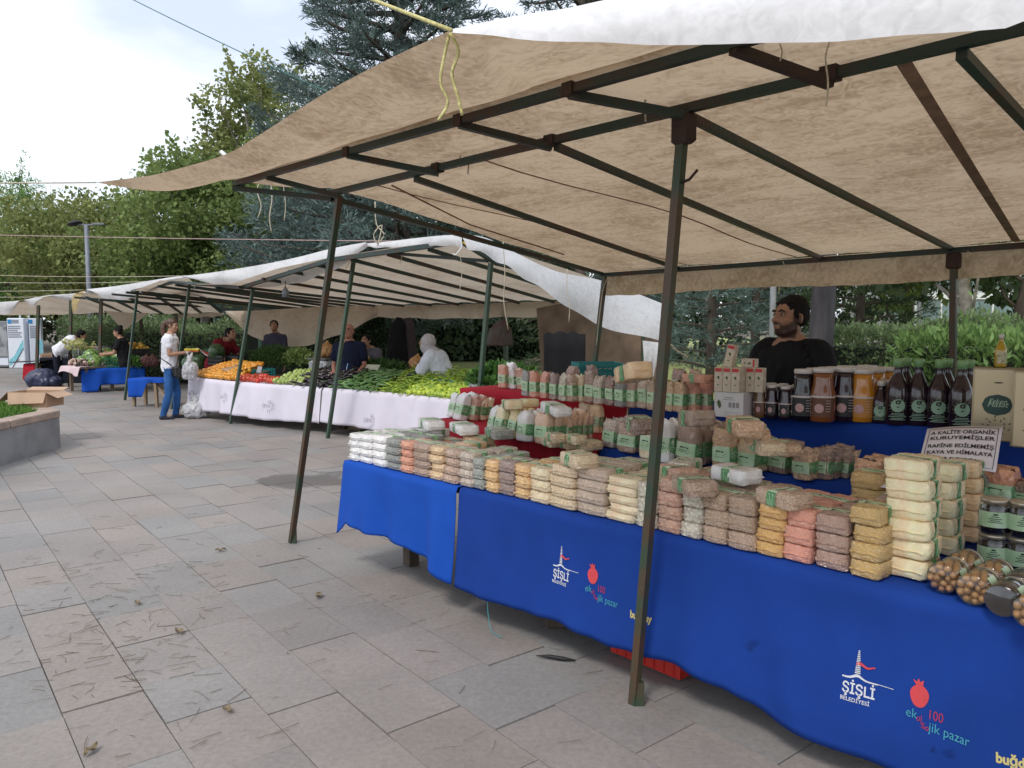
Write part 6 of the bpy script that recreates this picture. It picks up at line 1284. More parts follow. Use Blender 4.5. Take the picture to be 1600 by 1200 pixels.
    # hair
    if hair != 'none' and hair != 'hijab':
        h = Blob(); h.ell(hw_((0, -.022, .047)), (.079, .090, .079), Mh); h.ell(hw_((0, -.040, .006)), (.077, .064, .060), Mh)
        for s in (-1, 1): h.cap(hw_((s*.070, .018, .028)), hw_((s*.074, .012, -.004)), .012, .008)
        h.cap(hw_((-.042, .048, .072)), hw_((.042, .048, .072)), .013, .013)
        if hair == 'pony': h.chain([hw_((0, -.10, .045)), hw_((0, -.155, .02)), hw_((.01, -.165, -.07)), hw_((.01, -.15, -.17)), hw_((.0, -.13, -.24))], [.034, .042, .048, .042, .018])
        if hair == 'bun': h.ell(hw_((0, -.07, .125)), (.045, .045, .04), Mh)
        if hair == 'curly': h.ell(hw_((0, -.03, .05)), (.098, .105, .09), Mh); h.ell(hw_((0, -.06, -.01)), (.092, .075, .075), Mh)
        h.build('hair', hairm, e, .007, 1, .007, 55)
    elif hair == 'none':
        h = Blob()
        for s in (-1, 1): h.ell(hw_((s*.055, -.05, -.005)), (.024, .05, .03), Mh)
        h.ell(hw_((0, -.09, -.01)), (.05, .028, .032), Mh); h.build('hair', mat('grey_stubble', (.10, .09, .085), .8, scale=200), e, .008, 2)
    # shirt
    t = Blob(); t.loft(sec(.018+loose, -.11, .50, belly)+[(P0+Z*(.535), X*(.125*ws), Y*(.088)), (P0+Z*(.562-nk*.5), X*(.084), Y*(.084))])
    for s in (-1, 1):
        ee = sh[s].lerp(el[s], min(1, sleeve*1.0) if sleeve <= 1 else 1); t.chain([sh[s]-X*s*.05, sh[s], ee], [.070+loose, .070+loose, .058+loose])
        if sleeve > 1: t.chain([el[s], el[s].lerp(wr[s], sleeve-1)], [.052, .040])
    ring_ = [nb-Z*.022+X*math.cos(a)*.060+Y*(math.sin(a)*.058+.006)-Z*(.020*max(0, math.sin(a))) for a in [i*math.pi/6 for i in range(13)]]; t.chain(ring_, [.017]*13)
    if collar: t.cap(nb-X*.03+Y*.035-Z*.005, nb-Z*.03+Y*.07, .012, .01); t.cap(nb+X*.03+Y*.035-Z*.005, nb-Z*.03+Y*.07, .012, .01); t.cap(nb-X*.045-Y*.02, nb+X*.045-Y*.02, .016, .016)
    t.build(top, topm, e, voxel, 2, .020, 10)
    if legvis:
        l = Blob(); l.loft(sec(.012, -.2, .06))
        for s in (-1, 1): l.chain([hp[s], kn[s], kn[s].lerp(an[s], .3), an[s].lerp(kn[s], .06)], [.092, .064, .064, .052])
        l.build('trousers', legm, e, voxel, 3, .010, 12)
        for s in (-1, 1):
            f = Blob(); f.cap(an[s]+Vector((0, -.03, -.028)), an[s]+Vector((0, .15, -.045)), .042, .034); f.cap(an[s], an[s]+Vector((0, .06, -.03)), .042, .036); sh_ = f.build('shoe', shoes or mInk, e, .008, 3)
            c = MB(); c.box(an[s]+Vector((0, .062, -.080)), (.086, .268, .022), bev=.008)
            c.build('sole', mWhiteP if shoe_sole else mInk, sh_)
    return e, hw_, sh, el, wr, X, Y, Z, P0, Mh
cBlack = cloth('black_tee_cotton', (.010, .010, .012)); cWhiteT = cloth('white_tee_cotton', (.70, .70, .74), .04); cJean = cloth('blue_denim', (.035, .12, .33), .2); cNavy = cloth('navy_polo', (.012, .016, .04)); cMaroon = cloth('maroon_polo', (.17, .012, .022)); cPurple = cloth('slate_purple_tee', (.055, .05, .085)); cGreyP = cloth('grey_polo', (.13, .125, .15)); cDark = cloth('dark_trousers', (.012, .014, .025))
# seller in black behind the upper step
ky = 1.17; hd = V(1236, 497, 4.98); ph_ = .62
e, hw_, *_ = person(Vector((hd.x+.02, hd.y, 0)), R(135), ky, 'bearded man in a black tee seated behind the juice jars, looking away to the side', 'tshirt', cBlack, cDark, mSkinD, lean=R(2), ph=(hd.z/ky-.55+.035-.155), yaw=R(-22), pitch=R(-7), beard=True, voxel=.008, belly=.03, twist=R(0), arms={1: ((.10, .06, -.26), (-.05, .2, -.14)), -1: ((-.11, .04, -.26), (.05, .2, -.14))}, legs={1: ((.08, .40, -.02), (0, .02, -.42)), -1: ((-.08, .40, -.02), (0, .02, -.42))}, loose=.012, wide=.86, nk=.03)
e.location.z = 0
st = empty('stool', Vector((hd.x+.02, hd.y+.05, 0)), 'stool under the seated seller in black', 'stool'); zz = (hd.z/ky-.55-.155)*ky-.13; c = MB(); c.lathe([(.16, zz-.04), (.17, zz-.02), (.16, zz)], 20); c.build('seat', mWood, st)
for i in range(4): a = math.pi/4+i*math.pi/2; c = MB(); c.tube([(.11*math.cos(a), .11*math.sin(a), zz-.035), (.17*math.cos(a), .17*math.sin(a), 0)], .014, 8); c.build('leg', mSteel, st)
# woman customer
wl = G(268, 654); kw = .925
e, hw_, sh, el, wr, X, Y, Z, P0, Mh = person(wl, R(-72), kw, 'woman customer in a white tee and blue jeans holding a yellow box, brown ponytail', 'tshirt', cWhiteT, cJean, mSkin, hair='pony', hairm=mHairB, lean=R(3), ph=.93, yaw=R(-26), pitch=R(4), female=True, shoes=mat('navy_shoe', (.015, .018, .035), .6), arms={-1: ((-.03, -.04, -.27), (.03, .24, .01), (.2, 1, .05), (.3, 0, -1), .8), 1: ((.04, .00, -.27), (-.03, .23, .03), (-.2, 1, 0), (-.2, 0, 1), .9)}, legs={-1: ((-.01, .10, -.42), (0, -.04, -.40)), 1: ((.02, -.02, -.43), (0, -.10, -.385))}, sleeve=.5)
L2W = Matrix.Translation(wl) @ Matrix.Rotation(R(-72), 4, 'Z') @ Matrix.Scale(kw, 4)
hp_ = L2W @ ((wr[1]+wr[-1])/2+Vector((0, .10, .02)))
bx1 = empty('produce_box', hp_, 'small yellow and white box held by the woman customer', 'box', None, R(-75)); c = MB(); c.box((0, .03, .035), (.12, .22, .03), bev=.003); c.build('lid', mat('yellow_card', (.62, .50, .05), .6), bx1); c = MB(); c.box((0, .03, .008), (.11, .2, .024), bev=.003); c.build('tray', mat('orange_card', (.55, .12, .04), .6), bx1); c = MB(); c.box((0, .11, .0515), (.10, .05, .002)); c.build('label', mWhiteP, bx1)
# crossbody bag + strap
def to_w(p): return L2W @ p
bagp = P0+X*.15+Y*.12+Z*.02
hb = empty('shoulder_bag', to_w(bagp)+Vector((0, 0, -.20)), 'black leather shoulder bag worn across the body of the woman customer', 'bag', None, R(-60)); c = MB(); c.box((0, 0, .10), (.25, .10, .19), bev=.03); c.build('body', mat('black_leather', (.012, .012, .013), .35, coat=.3, bump=.3, bscale=50), hb); c = MB(); c.box((0, -.056, .12), (.14, .02, .10), bev=.008); c.build('pocket', mat('black_leather', (0, 0, 0)), hb)
pts = [P0+X*.15+Y*.13+Z*.02, P0+Y*.15+X*.11+Z*.2, P0+Y*.14+X*.10+Z*.38, sh[1]-X*.06+Z*.075+Y*.03, P0-Y*.145+Z*.38+X*.08, P0-Y*.15+Z*.15+X*.12, P0+X*.19+Y*.05+Z*.02]
ip = hb.matrix_basis.inverted(); c = MB(); c.tube([ip @ to_w(p) for p in pts], .007, 6); c.build('strap', mInk, hb)
def poly_bag(loc, w_, h, label, seed, hang=False, m=None, cat='bag'):
    """crumpled plastic carrier bag with knotted ears"""
    b = Blob(); b.ell((0, 0, h*.33), (w_*.5, w_*.40, h*.34)); b.ell((0, 0, h*.16), (w_*.46, w_*.38, h*.17)); b.cap((0, 0, h*.5), (0, 0, h*.74), w_*.26, w_*.10)
    b.cap((0, 0, h*.72), (-w_*.16, 0, h*1.0), w_*.07, w_*.05); b.cap((0, 0, h*.72), (w_*.17, .01, h*.97), w_*.07, w_*.05)
    e_ = bpy.data.objects.new('x', None); COL.objects.link(e_); o = b.build('plastic_bag', m or mPlasticW, e_, .012, 1, .035, 13); o.parent = None; bpy.data.objects.remove(e_)
    for v in o.data.vertices: v.co += v.normal*noise.noise(v.co*26+Vector((seed, 0, 0)))*.007; v.co.z = max(0.0, v.co.z) if not hang else v.co.z
    o.location = loc; tag(o, label, cat, 'plastic bags around the stalls'); return o
poly_bag(to_w(wr[1]+Vector((.02, .0, -.02)))+Vector((.08, .02, -.42)), .24, .44, 'white plastic carrier bag hanging from the arm of the woman customer', 3, True)
poly_bag(G(307, 653), .44, .42, 'full crumpled white plastic bag standing on the paving beside the woman customer', 8)
poly_bag(G(213, 614), .34, .22, 'white bag lying under the blue bench', 9)
# sellers of the second stall
def ground_at(px, Y): return at_px(px, Y)
def stand(px, pyt, Y, rz, label, top, tm, lm_, **kw):
    """standing person whose head top falls on pixel row pyt"""
    p = at_px(px, Y); zt = V(px, pyt, Y).z; k = kw.pop('k', 1.0); ph0 = kw.pop('ph', None); lean = kw.get('lean', 0)
    hh = .55*math.cos(lean)+.155+.115; ph0 = zt/k-hh; return person(p, rz, k, label, top, tm, lm_, ph=ph0, **kw)
fl = {1: ((.01, .05, -.42), (0, -.05, -.38)), -1: ((-.01, .05, -.42), (0, -.05, -.38))}
stand(547, 505, 11.6, R(172), 'bald man in a navy polo standing behind the aubergines and cucumbers', 'polo_shirt', cNavy, cDark, skin=mSkinR, hair='none', k=1.03, belly=.05, collar=True, pitch=R(-10), legvis=False, arms={1: ((.07, .02, -.27), (-.08, .2, -.08), (-.3, 1, -.2), (0, 0, -1), .6), -1: ((-.07, .02, -.27), (.0, .22, -.06), (.2, 1, -.2), (0, 0, -1), .6)}, loose=.012)
c = MB(); 
stand(590, 520, 13.6, R(150), 'man in a grey polo sitting hunched behind the cucumber heap', 'polo_shirt', cGreyP, cJean, skin=mSkin, k=.98, lean=R(22), pitch=R(-22), arms={1: ((.05, .08, -.26), (-.05, .18, -.14)), -1: ((-.05, .08, -.26), (.05, .18, -.14))}, legs={1: ((.1, .38, .02), (0, .02, -.42)), -1: ((-.1, .38, .02), (0, .02, -.42))})
hj = stand(700, 520, 10.6, R(72), 'woman in a white tunic and pale headscarf bending over the teal crate', 'tunic', cloth('white_tunic', (.66, .68, .76), .06), cDark, skin=mSkin, hair='hijab', female=True, k=.96, lean=R(26), pitch=R(-18), arms={1: ((.06, .16, -.22), (-.02, .24, -.06), (0, 1, -.2), (0, 0, -1), .7), -1: ((-.05, .14, -.22), (.02, .22, -.09), (0, 1, -.2), (0, 0, -1), .7)}, loose=.028, sleeve=.85, legvis=False)
e, hw_, sh, el, wr, X, Y, Z, P0, Mh = hj
h = Blob(); h.ell(hw_((0, -.035, .030)), (.098, .112, .108), Mh); h.ell(hw_((0, -.02, -.06)), (.085, .092, .08), Mh); h.cap(hw_((0, -.03, -.08)), P0+Z*.50+Y*.01, .088, .125); h.cap(P0+Z*.52+Y*.06, P0+Z*.36+Y*.11, .06, .035); h.build('headscarf', cloth('pale_scarf', (.44, .41, .42), .08), e, .009, 3, .012, 18)
for s in (-1, 1): b_ = Blob(); b_.chain([sh[s].lerp(el[s], .7), el[s], el[s].lerp(wr[s], .9)], [.046, .044, .034]); b_.build('sleeve', cNavy, e, .009, 2, .004)
stand(432, 500, 15.2, R(168), 'young man in a slate purple tee standing behind the green herbs', 'tshirt', cPurple, cDark, skin=mSkinD, k=1.0, pitch=R(-22), yaw=R(25), legvis=False)
stand(335, 508, 14.6, R(-112), 'man in a maroon shirt bending over the cut watermelon', 'shirt', cMaroon, cDark, skin=mSkinD, k=1.03, lean=R(34), pitch=R(-26), legvis=False, arms={1: ((.05, .14, -.24), (-.02, .16, -.20)), -1: ((-.05, .14, -.24), (.04, .18, -.18))}, loose=.015)
stand(197, 511, 16.8, R(95), 'woman in black with her hair in a bun sitting behind the watermelons', 'blouse', cBlack, cDark, skin=mSkin, hair='bun', female=True, k=.95, lean=R(8), arms={1: ((.05, .10, -.25), (-.02, .24, -.0), (0, 1, .1), (0, 0, 1), 1.1), -1: ((-.05, .1, -.25), (.05, .22, -.02))}, legvis=False)
kb = .95; bl_ = G(92, 606)
person(bl_, R(-75), kb, 'woman in a white top and dark trousers bending over the garlic table', 'blouse', cWhiteT, cDark, mSkin, hair='curly', lean=R(52), ph=.90, pitch=R(-6), female=True, arms={1: ((.03, .20, -.20), (-.02, .26, .02), (0, 1, -.2), (0, 0, -1), .5), -1: ((-.03, .20, -.2), (.02, .24, .0), (0, 1, -.2), (0, 0, -1), .5)}, shoes=mWhiteP, loose=.02)
# small person far away between the trees
# ================= second stall and the far row =================
fr2 = empty('stall_frame', W2(0, 0, 0), 'dark green steel frame of the vegetable stall', 'stall frame', 'steel frames of the market stalls'); o2 = W2(0, 0, 0)
def Q_(t, s, z): return W2(t, s, z)-o2
def pxp(px, py, s): t, s_, z = B.S(px, py, s); return W2(t, s_, z)-o2
def post2(tp, ft, par=fr2, w_=.042): c = MB(); c.bar(ft, tp, w_, w_, B.u); return c.build('post', mPost2, par)
mPost2 = mat('green_painted_steel', (.028, .075, .048), .45, c2=(.05, .07, .05), scale=6, bump=.3, bscale=50, stretch=(1, 1, .5))
post2(pxp(553, 405, 0), G(512, 685)-o2); post2(pxp(395, 453, 0), G(360, 662)-o2); post2(pxp(767, 411, 0), pxp(747, 640, 0)*1); post2(pxp(297, 440, 0), pxp(280, 560, 0)+(pxp(280, 560, 0)-pxp(297, 440, 0))*.9)
post2(pxp(215, 455, 0), G(195, 625)-o2)
zb2 = lambda t: 1.855-.004*t
for t in (-.17, 2.6, 5.2, 7.9, 10.2): post2(Q_(t, 3.3, zb2(t)), Q_(t, 3.3, 0), w_=.06); c = MB(); c.box(Q_(t, 3.3, zb2(t)-.04), (.12, .09, .16), bev=.01); c.build('bracket', mRust, fr2)
def st2(a, b, w_=.05): return steel('beam', a, b, w_, w_, mBeam, fr2)
zf2 = lambda t: 2.33 if t < 1 else 2.33-.22*min(1, (t-1)/1.2)+(.12*min(1, max(0, (t-2.4)/2.5)))
OUT = [(-3.1, 2.41), (-2.0, 2.40), (-.7, 2.36), (.6, 2.28), (1.9, 2.12), (3.2, 2.16), (4.4, 2.26), (5.6, 2.12), (6.5, 2.18), (7.6, 2.05), (9, 2.12)]
def zo2(t):
    for i in range(len(OUT)-1):
        if OUT[i][0] <= t <= OUT[i+1][0]: f = (t-OUT[i][0])/(OUT[i+1][0]-OUT[i][0]); return OUT[i][1]*(1-f)+OUT[i+1][1]*f
    return OUT[0][1] if t < 0 else OUT[-1][1]
st2(Q_(-3.1, -.35, 2.40), Q_(-.7, -.35, 2.34)); st2(Q_(-.7, -.35, 2.34), Q_(1.9, -.2, 2.08)); st2(Q_(1.9, -.2, 2.08), Q_(4.3, -.2, 2.24)); st2(Q_(4.3, -.2, 2.24), Q_(6.4, -.1, 2.14))
st2(Q_(-3.12, -.35, 2.38), Q_(-3.14, .1, 2.2)); st2(Q_(-3.14, .1, 2.2), Q_(-3.1, 3.3, 1.87)); st2(Q_(-3.1, 3.3, 1.87), Q_(10.3, 3.3, 1.81)); st2(Q_(-1.9, -.3, 2.35), Q_(-3.1, 0.0, 2.22), .035)
for k in range(17):
    t = -2.5+k*.72; tb = t+.55; steel('rafter', Q_(t, -.3, zo2(t)-.045), Q_(tb, 3.3, zb2(tb)+.01), .04, .04, mBeam, fr2)
# roof
can2 = empty('canopy', o2, 'pale canvas canopy of the vegetable stall with a drooping white front edge', 'canopy', 'canvas canopies over the stalls')
c = MB(); grid_up(c, lambda u, v: (lambda t: Q_(t+.35*v, -.36+3.7*v, (zo2(t)+.01)*(1-v)+(zb2(t)+.045)*v+.03*math.sin(math.pi*v)-.05*math.sin(v*12)*0-.012*math.sin(t*8.7)*v))(-3.16+u*9.6), 90, 20); c.build('roof_sheet', mTarp2, can2)
def px_sheet(name, topc, botc, m, par, o0, nu=60, nv=8, bulge=.04, flip_to=None, rip=.01, seed=0):
    """sheet hanging between two measured curves [(px,py,Y)...]"""
    def curve(L):
        P = [V(*p) for p in L]; out_ = []
        for i in range(len(P)-1):
            p0, p1, p2, p3 = P[max(0, i-1)], P[i], P[i+1], P[min(len(P)-1, i+2)]
            for k in range(12): f = k/12; out_.append(.5*((2*p1)+(p2-p0)*f+(2*p0-5*p1+4*p2-p3)*f*f+(3*p1-p0-3*p2+p3)*f**3))
        out_.append(P[-1]); return out_
    a, b = curve(topc), curve(botc)
    def at(C, u): x = u*(len(C)-1); i = min(len(C)-2, int(x)); return C[i].lerp(C[i+1], x-i)
    vs = []
    for j in range(nv+1):
        for i in range(nu+1):
            u, v = i/nu, j/nv; p = at(a, u).lerp(at(b, u), v); p.y -= bulge*math.sin(math.pi*v); p.z += rip*math.sin(u*31+v*4+seed)*v; p.y += rip*math.sin(u*23+seed*2+v*3)*v; vs.append(p-o0)
    fs = [(j*(nu+1)+i, j*(nu+1)+i+1, (j+1)*(nu+1)+i+1, (j+1)*(nu+1)+i) for j in range(nv) for i in range(nu)]; c = MB()
    nrm = (vs[1+nu+1]-vs[nu+1]).cross(vs[2*(nu+1)+1]-vs[nu+1]); want = flip_to or Vector((0, -1, .4))
    if nrm.dot(Vector(want)) < 0: fs = [tuple(reversed(f)) for f in fs]
    c.add(vs, fs, 0, True); return c.build(name, m, par)
px_sheet('front_edge', [(722, 367, 7.75), (690, 368, 8.1), (650, 372, 8.6), (600, 378, 9.1), (572, 380, 9.3)], [(722, 386, 7.70), (690, 384, 8.05), (650, 387, 8.5), (600, 387, 9.0), (572, 386, 9.2)], mTarp2, can2, o2, rip=.006)
px_sheet('front_edge', [(574, 378, 9.25), (520, 388, 10.0), (460, 403, 10.9), (400, 415, 11.8), (330, 426, 13.1), (288, 431, 14.0)], [(574, 384, 9.2), (535, 414, 9.6), (482, 437, 10.5), (430, 447, 11.3), (350, 445, 12.8), (288, 434, 13.9)], mTarp2, can2, o2, rip=.012, bulge=.1)
px_sheet('side_flap', [(720, 366, 7.75), (760, 372, 7.85), (810, 397, 8.1), (870, 424, 8.5), (945, 440, 9.0), (1044, 478, 9.3)], [(730, 387, 7.6), (770, 404, 7.7), (810, 428, 7.9), (865, 464, 8.2), (935, 507, 8.7), (1044, 537, 9.0)], mTarp2, can2, o2, rip=.015, bulge=.06)
px_sheet('rear_valance', [(560, 477, 14.8), (625, 477, 14.3), (700, 476, 13.5), (790, 473, 12.5), (890, 470, 11.6)], [(560, 494, 14.8), (625, 497, 14.3), (700, 498, 13.5), (790, 496, 12.5), (890, 494, 11.6)], mTarp2, can2, o2, rip=.01, bulge=0, flip_to=(0, 1, 0))
px_sheet('hanging_sheet', [(352, 486, 16.9), (405, 485, 16.4), (470, 481, 15.6), (555, 478, 14.9), (590, 478, 14.6)], [(352, 487, 16.9), (392, 524, 16.4), (450, 543, 15.6), (520, 527, 14.9), (590, 495, 14.6)], mTarp2, can2, o2, rip=.015, bulge=.05, flip_to=(0, 1, 0))
px_sheet('hanging_sheet', [(278, 492, 18.4), (300, 490, 18.1), (335, 489, 17.5), (350, 489, 17)], [(278, 500, 18.4), (300, 496, 18.1), (335, 495, 17.5), (350, 492, 17)], mTarp2, can2, o2, rip=.015, bulge=0, flip_to=(0, 1, 0))
px_sheet('hanging_sheet', [(165, 486, 19.5), (185, 487, 19.2), (210, 489, 18.8), (232, 489, 18.5)], [(165, 486, 19.5), (190, 512, 19.2), (200, 512, 18.9), (232, 490, 18.5)], mTarp2, can2, o2, rip=.01, bulge=0, flip_to=(0, 1, 0))
# third and fourth canopies
can3 = empty('canopy', W2(7, 0, 2.1), 'far pale canopy with a yellowish folded corner', 'canopy', 'canvas canopies over the stalls'); o3 = W2(7, 0, 2.1)
px_sheet('front_edge', [(292, 430, 14.0), (262, 434, 14.5), (225, 440, 15.2), (180, 447, 16.2), (135, 452, 17.2)], [(292, 434, 13.9), (235, 448, 14.9), (207, 466, 15.5), (172, 468, 16.2), (140, 454, 17.0)], mTarp2, can3, o3, rip=.012, bulge=.08)
px_sheet('roof_sheet', [(292, 432, 14.0), (225, 442, 15.2), (172, 455, 16.2), (116, 458, 17.4)], [(345, 488, 17.5), (280, 490, 18.6), (220, 490, 19.6), (160, 486, 20.4)], mTarp2, can3, o3, rip=.01, bulge=-.05, flip_to=(0, 0, 1))
mYel = mat('yellowed_canvas', (.50, .38, .18), .8, transl=.3); px_sheet('folded_corner', [(134, 454, 17.2), (126, 456, 17.3), (114, 461, 17.4)], [(122, 474, 17.1), (119, 485, 17.15), (113, 487, 17.3)], mYel, can3, o3, nu=16, rip=.01)
can4 = empty('canopy', W2(13, 0, 2.1), 'farthest canopy with a scalloped white edge at the end of the row', 'canopy', 'canvas canopies over the stalls'); o4 = W2(13, 0, 2.1)
px_sheet('front_edge', [(136, 456, 17.6), (110, 459, 18.2), (70, 462, 19), (35, 469, 19.8), (0, 472, 20.6), (-60, 476, 22)], [(136, 459, 17.6), (112, 470, 18.2), (70, 463, 19), (52, 478, 19.4), (33, 469, 19.8), (20, 486, 20.2), (0, 491, 20.6), (-60, 480, 22)], mTarp2, can4, o4, rip=.01, bulge=.05)
px_sheet('roof_sheet', [(120, 460, 17.9), (70, 464, 19), (30, 472, 19.9), (-60, 478, 22)], [(165, 488, 20.6), (110, 491, 21.8), (60, 492, 22.6), (-20, 492, 24)], mTarp2, can4, o4, rip=.01, bulge=-.04, flip_to=(0, 0, 1))
fr3 = empty('stall_frame', W2(11, 0, 0), 'slim dark frame of the farthest stalls', 'stall frame', 'steel frames of the market stalls'); o5 = W2(11, 0, 0)
for (xt, yt, xb, yb, Y) in ((60, 477, 57, 600, 19.0), (111, 456, 109, 590, 18.3), (158, 468, 155, 600, 17.4), (220, 498, 226, 590, 19.6), (275, 492, 278, 580, 18.6)):
    a = V(xt, yt, Y)-o5; b = V(xb, yb, Y)-o5; b = a+(b-a)*((a.z+o5.z)/max(.05, (a.z-b.z))); c = MB(); c.bar(b, a, .06, .06, (1, 0, 0)); c.build('post', mPost, fr3)
for (a, b) in (((292, 444, 14.2), (345, 487, 17.3)), ((258, 447, 14.8), (315, 489, 18)), ((228, 450, 15.4), (285, 490, 18.6)), ((195, 462, 16), (255, 490, 19)), ((165, 462, 16.6), (225, 490, 19.6)), ((135, 465, 17.3), (195, 488, 20.1))):
    c = MB(); c.bar(V(*a)-o5, V(*b)-o5, .05, .05); c.build('rafter', mBeam, fr3)
# stall 2 tables and cloth
table('market_table', B, -2.4, .1, .62, 1.6, ZB-.01, 'trestle table under the peppers and cucumbers', legs=(-1.9, -.3)); table('market_table', B, .5, 3.7, .45, 1.4, ZB-.01, 'long trestle table under the tomatoes and oranges', legs=(.6, 3.4))
FE = [(-2.6, .34), (-2.09, .42), (-1.31, .45), (-.47, .37), (.2, .26), (1.12, .12), (1.43, .02), (2.61, -.15), (3.9, -.17)]
def s_e(t):
    if t <= FE[0][0]: return FE[0][1]
    for i in range(len(FE)-1):
        if FE[i][0] <= t <= FE[i+1][0]: f = (t-FE[i][0])/(FE[i+1][0]-FE[i][0]); return FE[i][1]*(1-f)+FE[i+1][1]*f
    return FE[-1][1]
def drape2(t, z):
    d = max(0, ZB-z)/.5; return W2(t, s_e(t)-.02-.05*d-(.028*math.sin(t*8.2)+.02*math.sin(t*17+1)+.03*max(0, math.sin(t*3.1+1))**6)*d, z)
def cloth2(t0, t1, label, hem_):
    O_ = W2(t0, 0, ZB); c = MB(); nu = int(abs(t1-t0)/.03); nb, nv = 4, 14
    def fn(i, j):
        t = t0+(t1-t0)*i/nu
        if j <= nb: return W2(t, s_e(t)+.9*(1-j/nb), ZB+.006)-O_
        f = (j-nb)/nv; return drape2(t, (ZB+.003)*(1-f)+hem_(t)*f)-O_
    vs = [fn(i, j) for j in range(nb+nv+1) for i in range(nu+1)]; c.add(vs, [(j*(nu+1)+i, j*(nu+1)+i+1, (j+1)*(nu+1)+i+1, (j+1)*(nu+1)+i) for j in range(nb+nv) for i in range(nu)], 0, True)
    o = c.build('tablecloth', mWhiteCloth, loc=O_); solid(o, .003); tag(o, label, 'tablecloth', 'white cloths of the vegetable stall'); return o, O_
w1 = cloth2(-2.55, .42, 'white cloth hanging below the peppers and cucumbers', lambda t: .16+.02*math.sin(t*2)); w2 = cloth2(.45, 3.85, 'white cloth hanging below the tomatoes and oranges', lambda t: .13+.015*math.sin(t*3))
mGP = mat('grey_cloth_print', (.40, .38, .44), .85, var=.05)
def orya(px, py, wo, k=1, full=True):
    o, O_ = wo; t, s, z = B.loc(Vector(V(px, py, 10)))
    # point on the drape
    d = Vector(ray(px, py)); best = None
    for i in range(200):
        tt = -2.5+i*.033; p = W2(tt, s_e(tt)-.04, 0); kk = d.x*p.y-d.y*p.x
        if best is None or abs(kk) < best[0]: best = (abs(kk), tt, H+d.z*p.y/d.y)
    t0, z0 = best[1], best[2]
    def m_(vs): return [drape2(t0-p[0], z0+p[1])-B.n*.006-O_ for p in vs]
    c = MB(); vs, fs = text_mesh('ORYA', .085*k, 'LEFT'); c.add(m_([(p.x*.8, p.y) for p in vs]), fs)
    for i in range(9):
        a = R(100-i*25); r0, r1 = .052*k, (.10+.012*(i % 2))*k; cx, cz = .155*k, .02*k; dx, dz = math.cos(a), math.sin(a); w_ = .006*k
        c.add(m_([(cx+dx*r0-dz*w_, cz+dz*r0+dx*w_), (cx+dx*r0+dz*w_, cz+dz*r0-dx*w_), (cx+dx*r1+dz*w_*.5, cz+dz*r1-dx*w_*.5), (cx+dx*r1-dz*w_*.5, cz+dz*r1+dx*w_*.5)]), [(0, 1, 2, 3)])
    c.build('sun_logo', mGP, o)
orya(571, 659, w1, .95); orya(411, 636, w2, .95); orya(346, 622, w2, .8); orya(294, 617, w2, .8)
for px, py, lb in ((520, 680, 'wooden block behind the foot of the stall post'), (395, 663, 'wooden block under the tomato table'), (340, 652, 'brown block under the orange table')):
    p = G(px+8, py-4); e = empty('wooden_block', p+B.n*.35, lb, 'block', 'blocks under the vegetable tables', B.rz); c = MB(); c.box((0, 0, .07), (.30, .16, .13), bev=.01); c.build('block', mWood, e)
# ---- heaps: each fruit is an object ----
def t2(px):
    d = Vector(ray(px, 600)); best = None
    for i in range(260):
        tt = -2.7+i*.028; p = W2(tt, s_e(tt), 0); kk = abs(d.x*p.y-d.y*p.x)
        if best is None or kk < best[0]: best = (kk, tt)
    return best[1]
def proto(name, mb_list):
    """first mesh is the body, the others its parts"""
    bn, bm, mm = mb_list[0]; me = bm.mesh(bn, mm); parts = [(n_, b_.mesh(n_, m_)) for n_, b_, m_ in mb_list[1:]]; return name, me, parts
def place(pr, p, eul, sc_, label, cat, group):
    name, me, parts = pr; o = bpy.data.objects.new(name, me); COL.objects.link(o); o.location = p; o.rotation_euler = eul; o.scale = (sc_,)*3; tag(o, label, cat, group)
    for n_, m_ in parts: q = bpy.data.objects.new(n_, m_); COL.objects.link(q); q.parent = o
    return o
def rnd_eul(): return (random.uniform(0, 6), random.uniform(0, 6), random.uniform(0, 6))
def heap(pxa, pxb, r, pr, label, cat, group, n_s=7, rise=.2, depth=.75, s0=.02, jit=.3, flat=False, pitch=None, scale=1, layers=1, eulf=None, base=0, maxn=300, tri=0, skew=.35):
    ta, tb = t2(pxb), t2(pxa); t_lo, t_hi = min(ta, tb), max(ta, tb); st_ = pitch or r*1.85; cnt = 0; js = int(depth/(st_))
    for j in range(js):
        s_rel = s0+r+j*st_; zz = ZB+base+r+rise*min(1, (s_rel/depth))**.8; ins = tri*(s_rel/depth)*(t_hi-t_lo)*.5; t = t_lo+ins+(st_/2 if j % 2 else 0)
        while t < t_hi-ins:
            if cnt >= maxn: return cnt
            z = zz+random.uniform(-.3, .3)*r; p = W2(t+skew*s_rel+random.uniform(-jit, jit)*r, s_e(t)+s_rel+random.uniform(-jit, jit)*r, z)
            place(pr, p, eulf() if eulf else rnd_eul(), scale*random.uniform(.88, 1.1), label, cat, group); cnt += 1; t += st_
    return cnt
def under(pxa, pxb, m, rise, depth, label, cat, name='heap_bed'):
    """the sloped bed of the heap the loose fruit lies on"""
    ta, tb = t2(pxb), t2(pxa); t0, t1 = min(ta, tb), max(ta, tb); O_ = W2(t0, s_e(t0), ZB); c = MB()
    c.grid(lambda u, v: (lambda t, q: W2(t+.35*depth*q, s_e(t)+.05+depth*q, ZB+.012+(rise*.85*min(1, q)**.8 if v < 1 else 0)*(1-.25*abs(2*u-1)**4))-O_)(t0+(t1-t0)*u, v), 16, 9); o = c.build(name, m, loc=O_); return tag(o, label, cat)
random.seed(12)
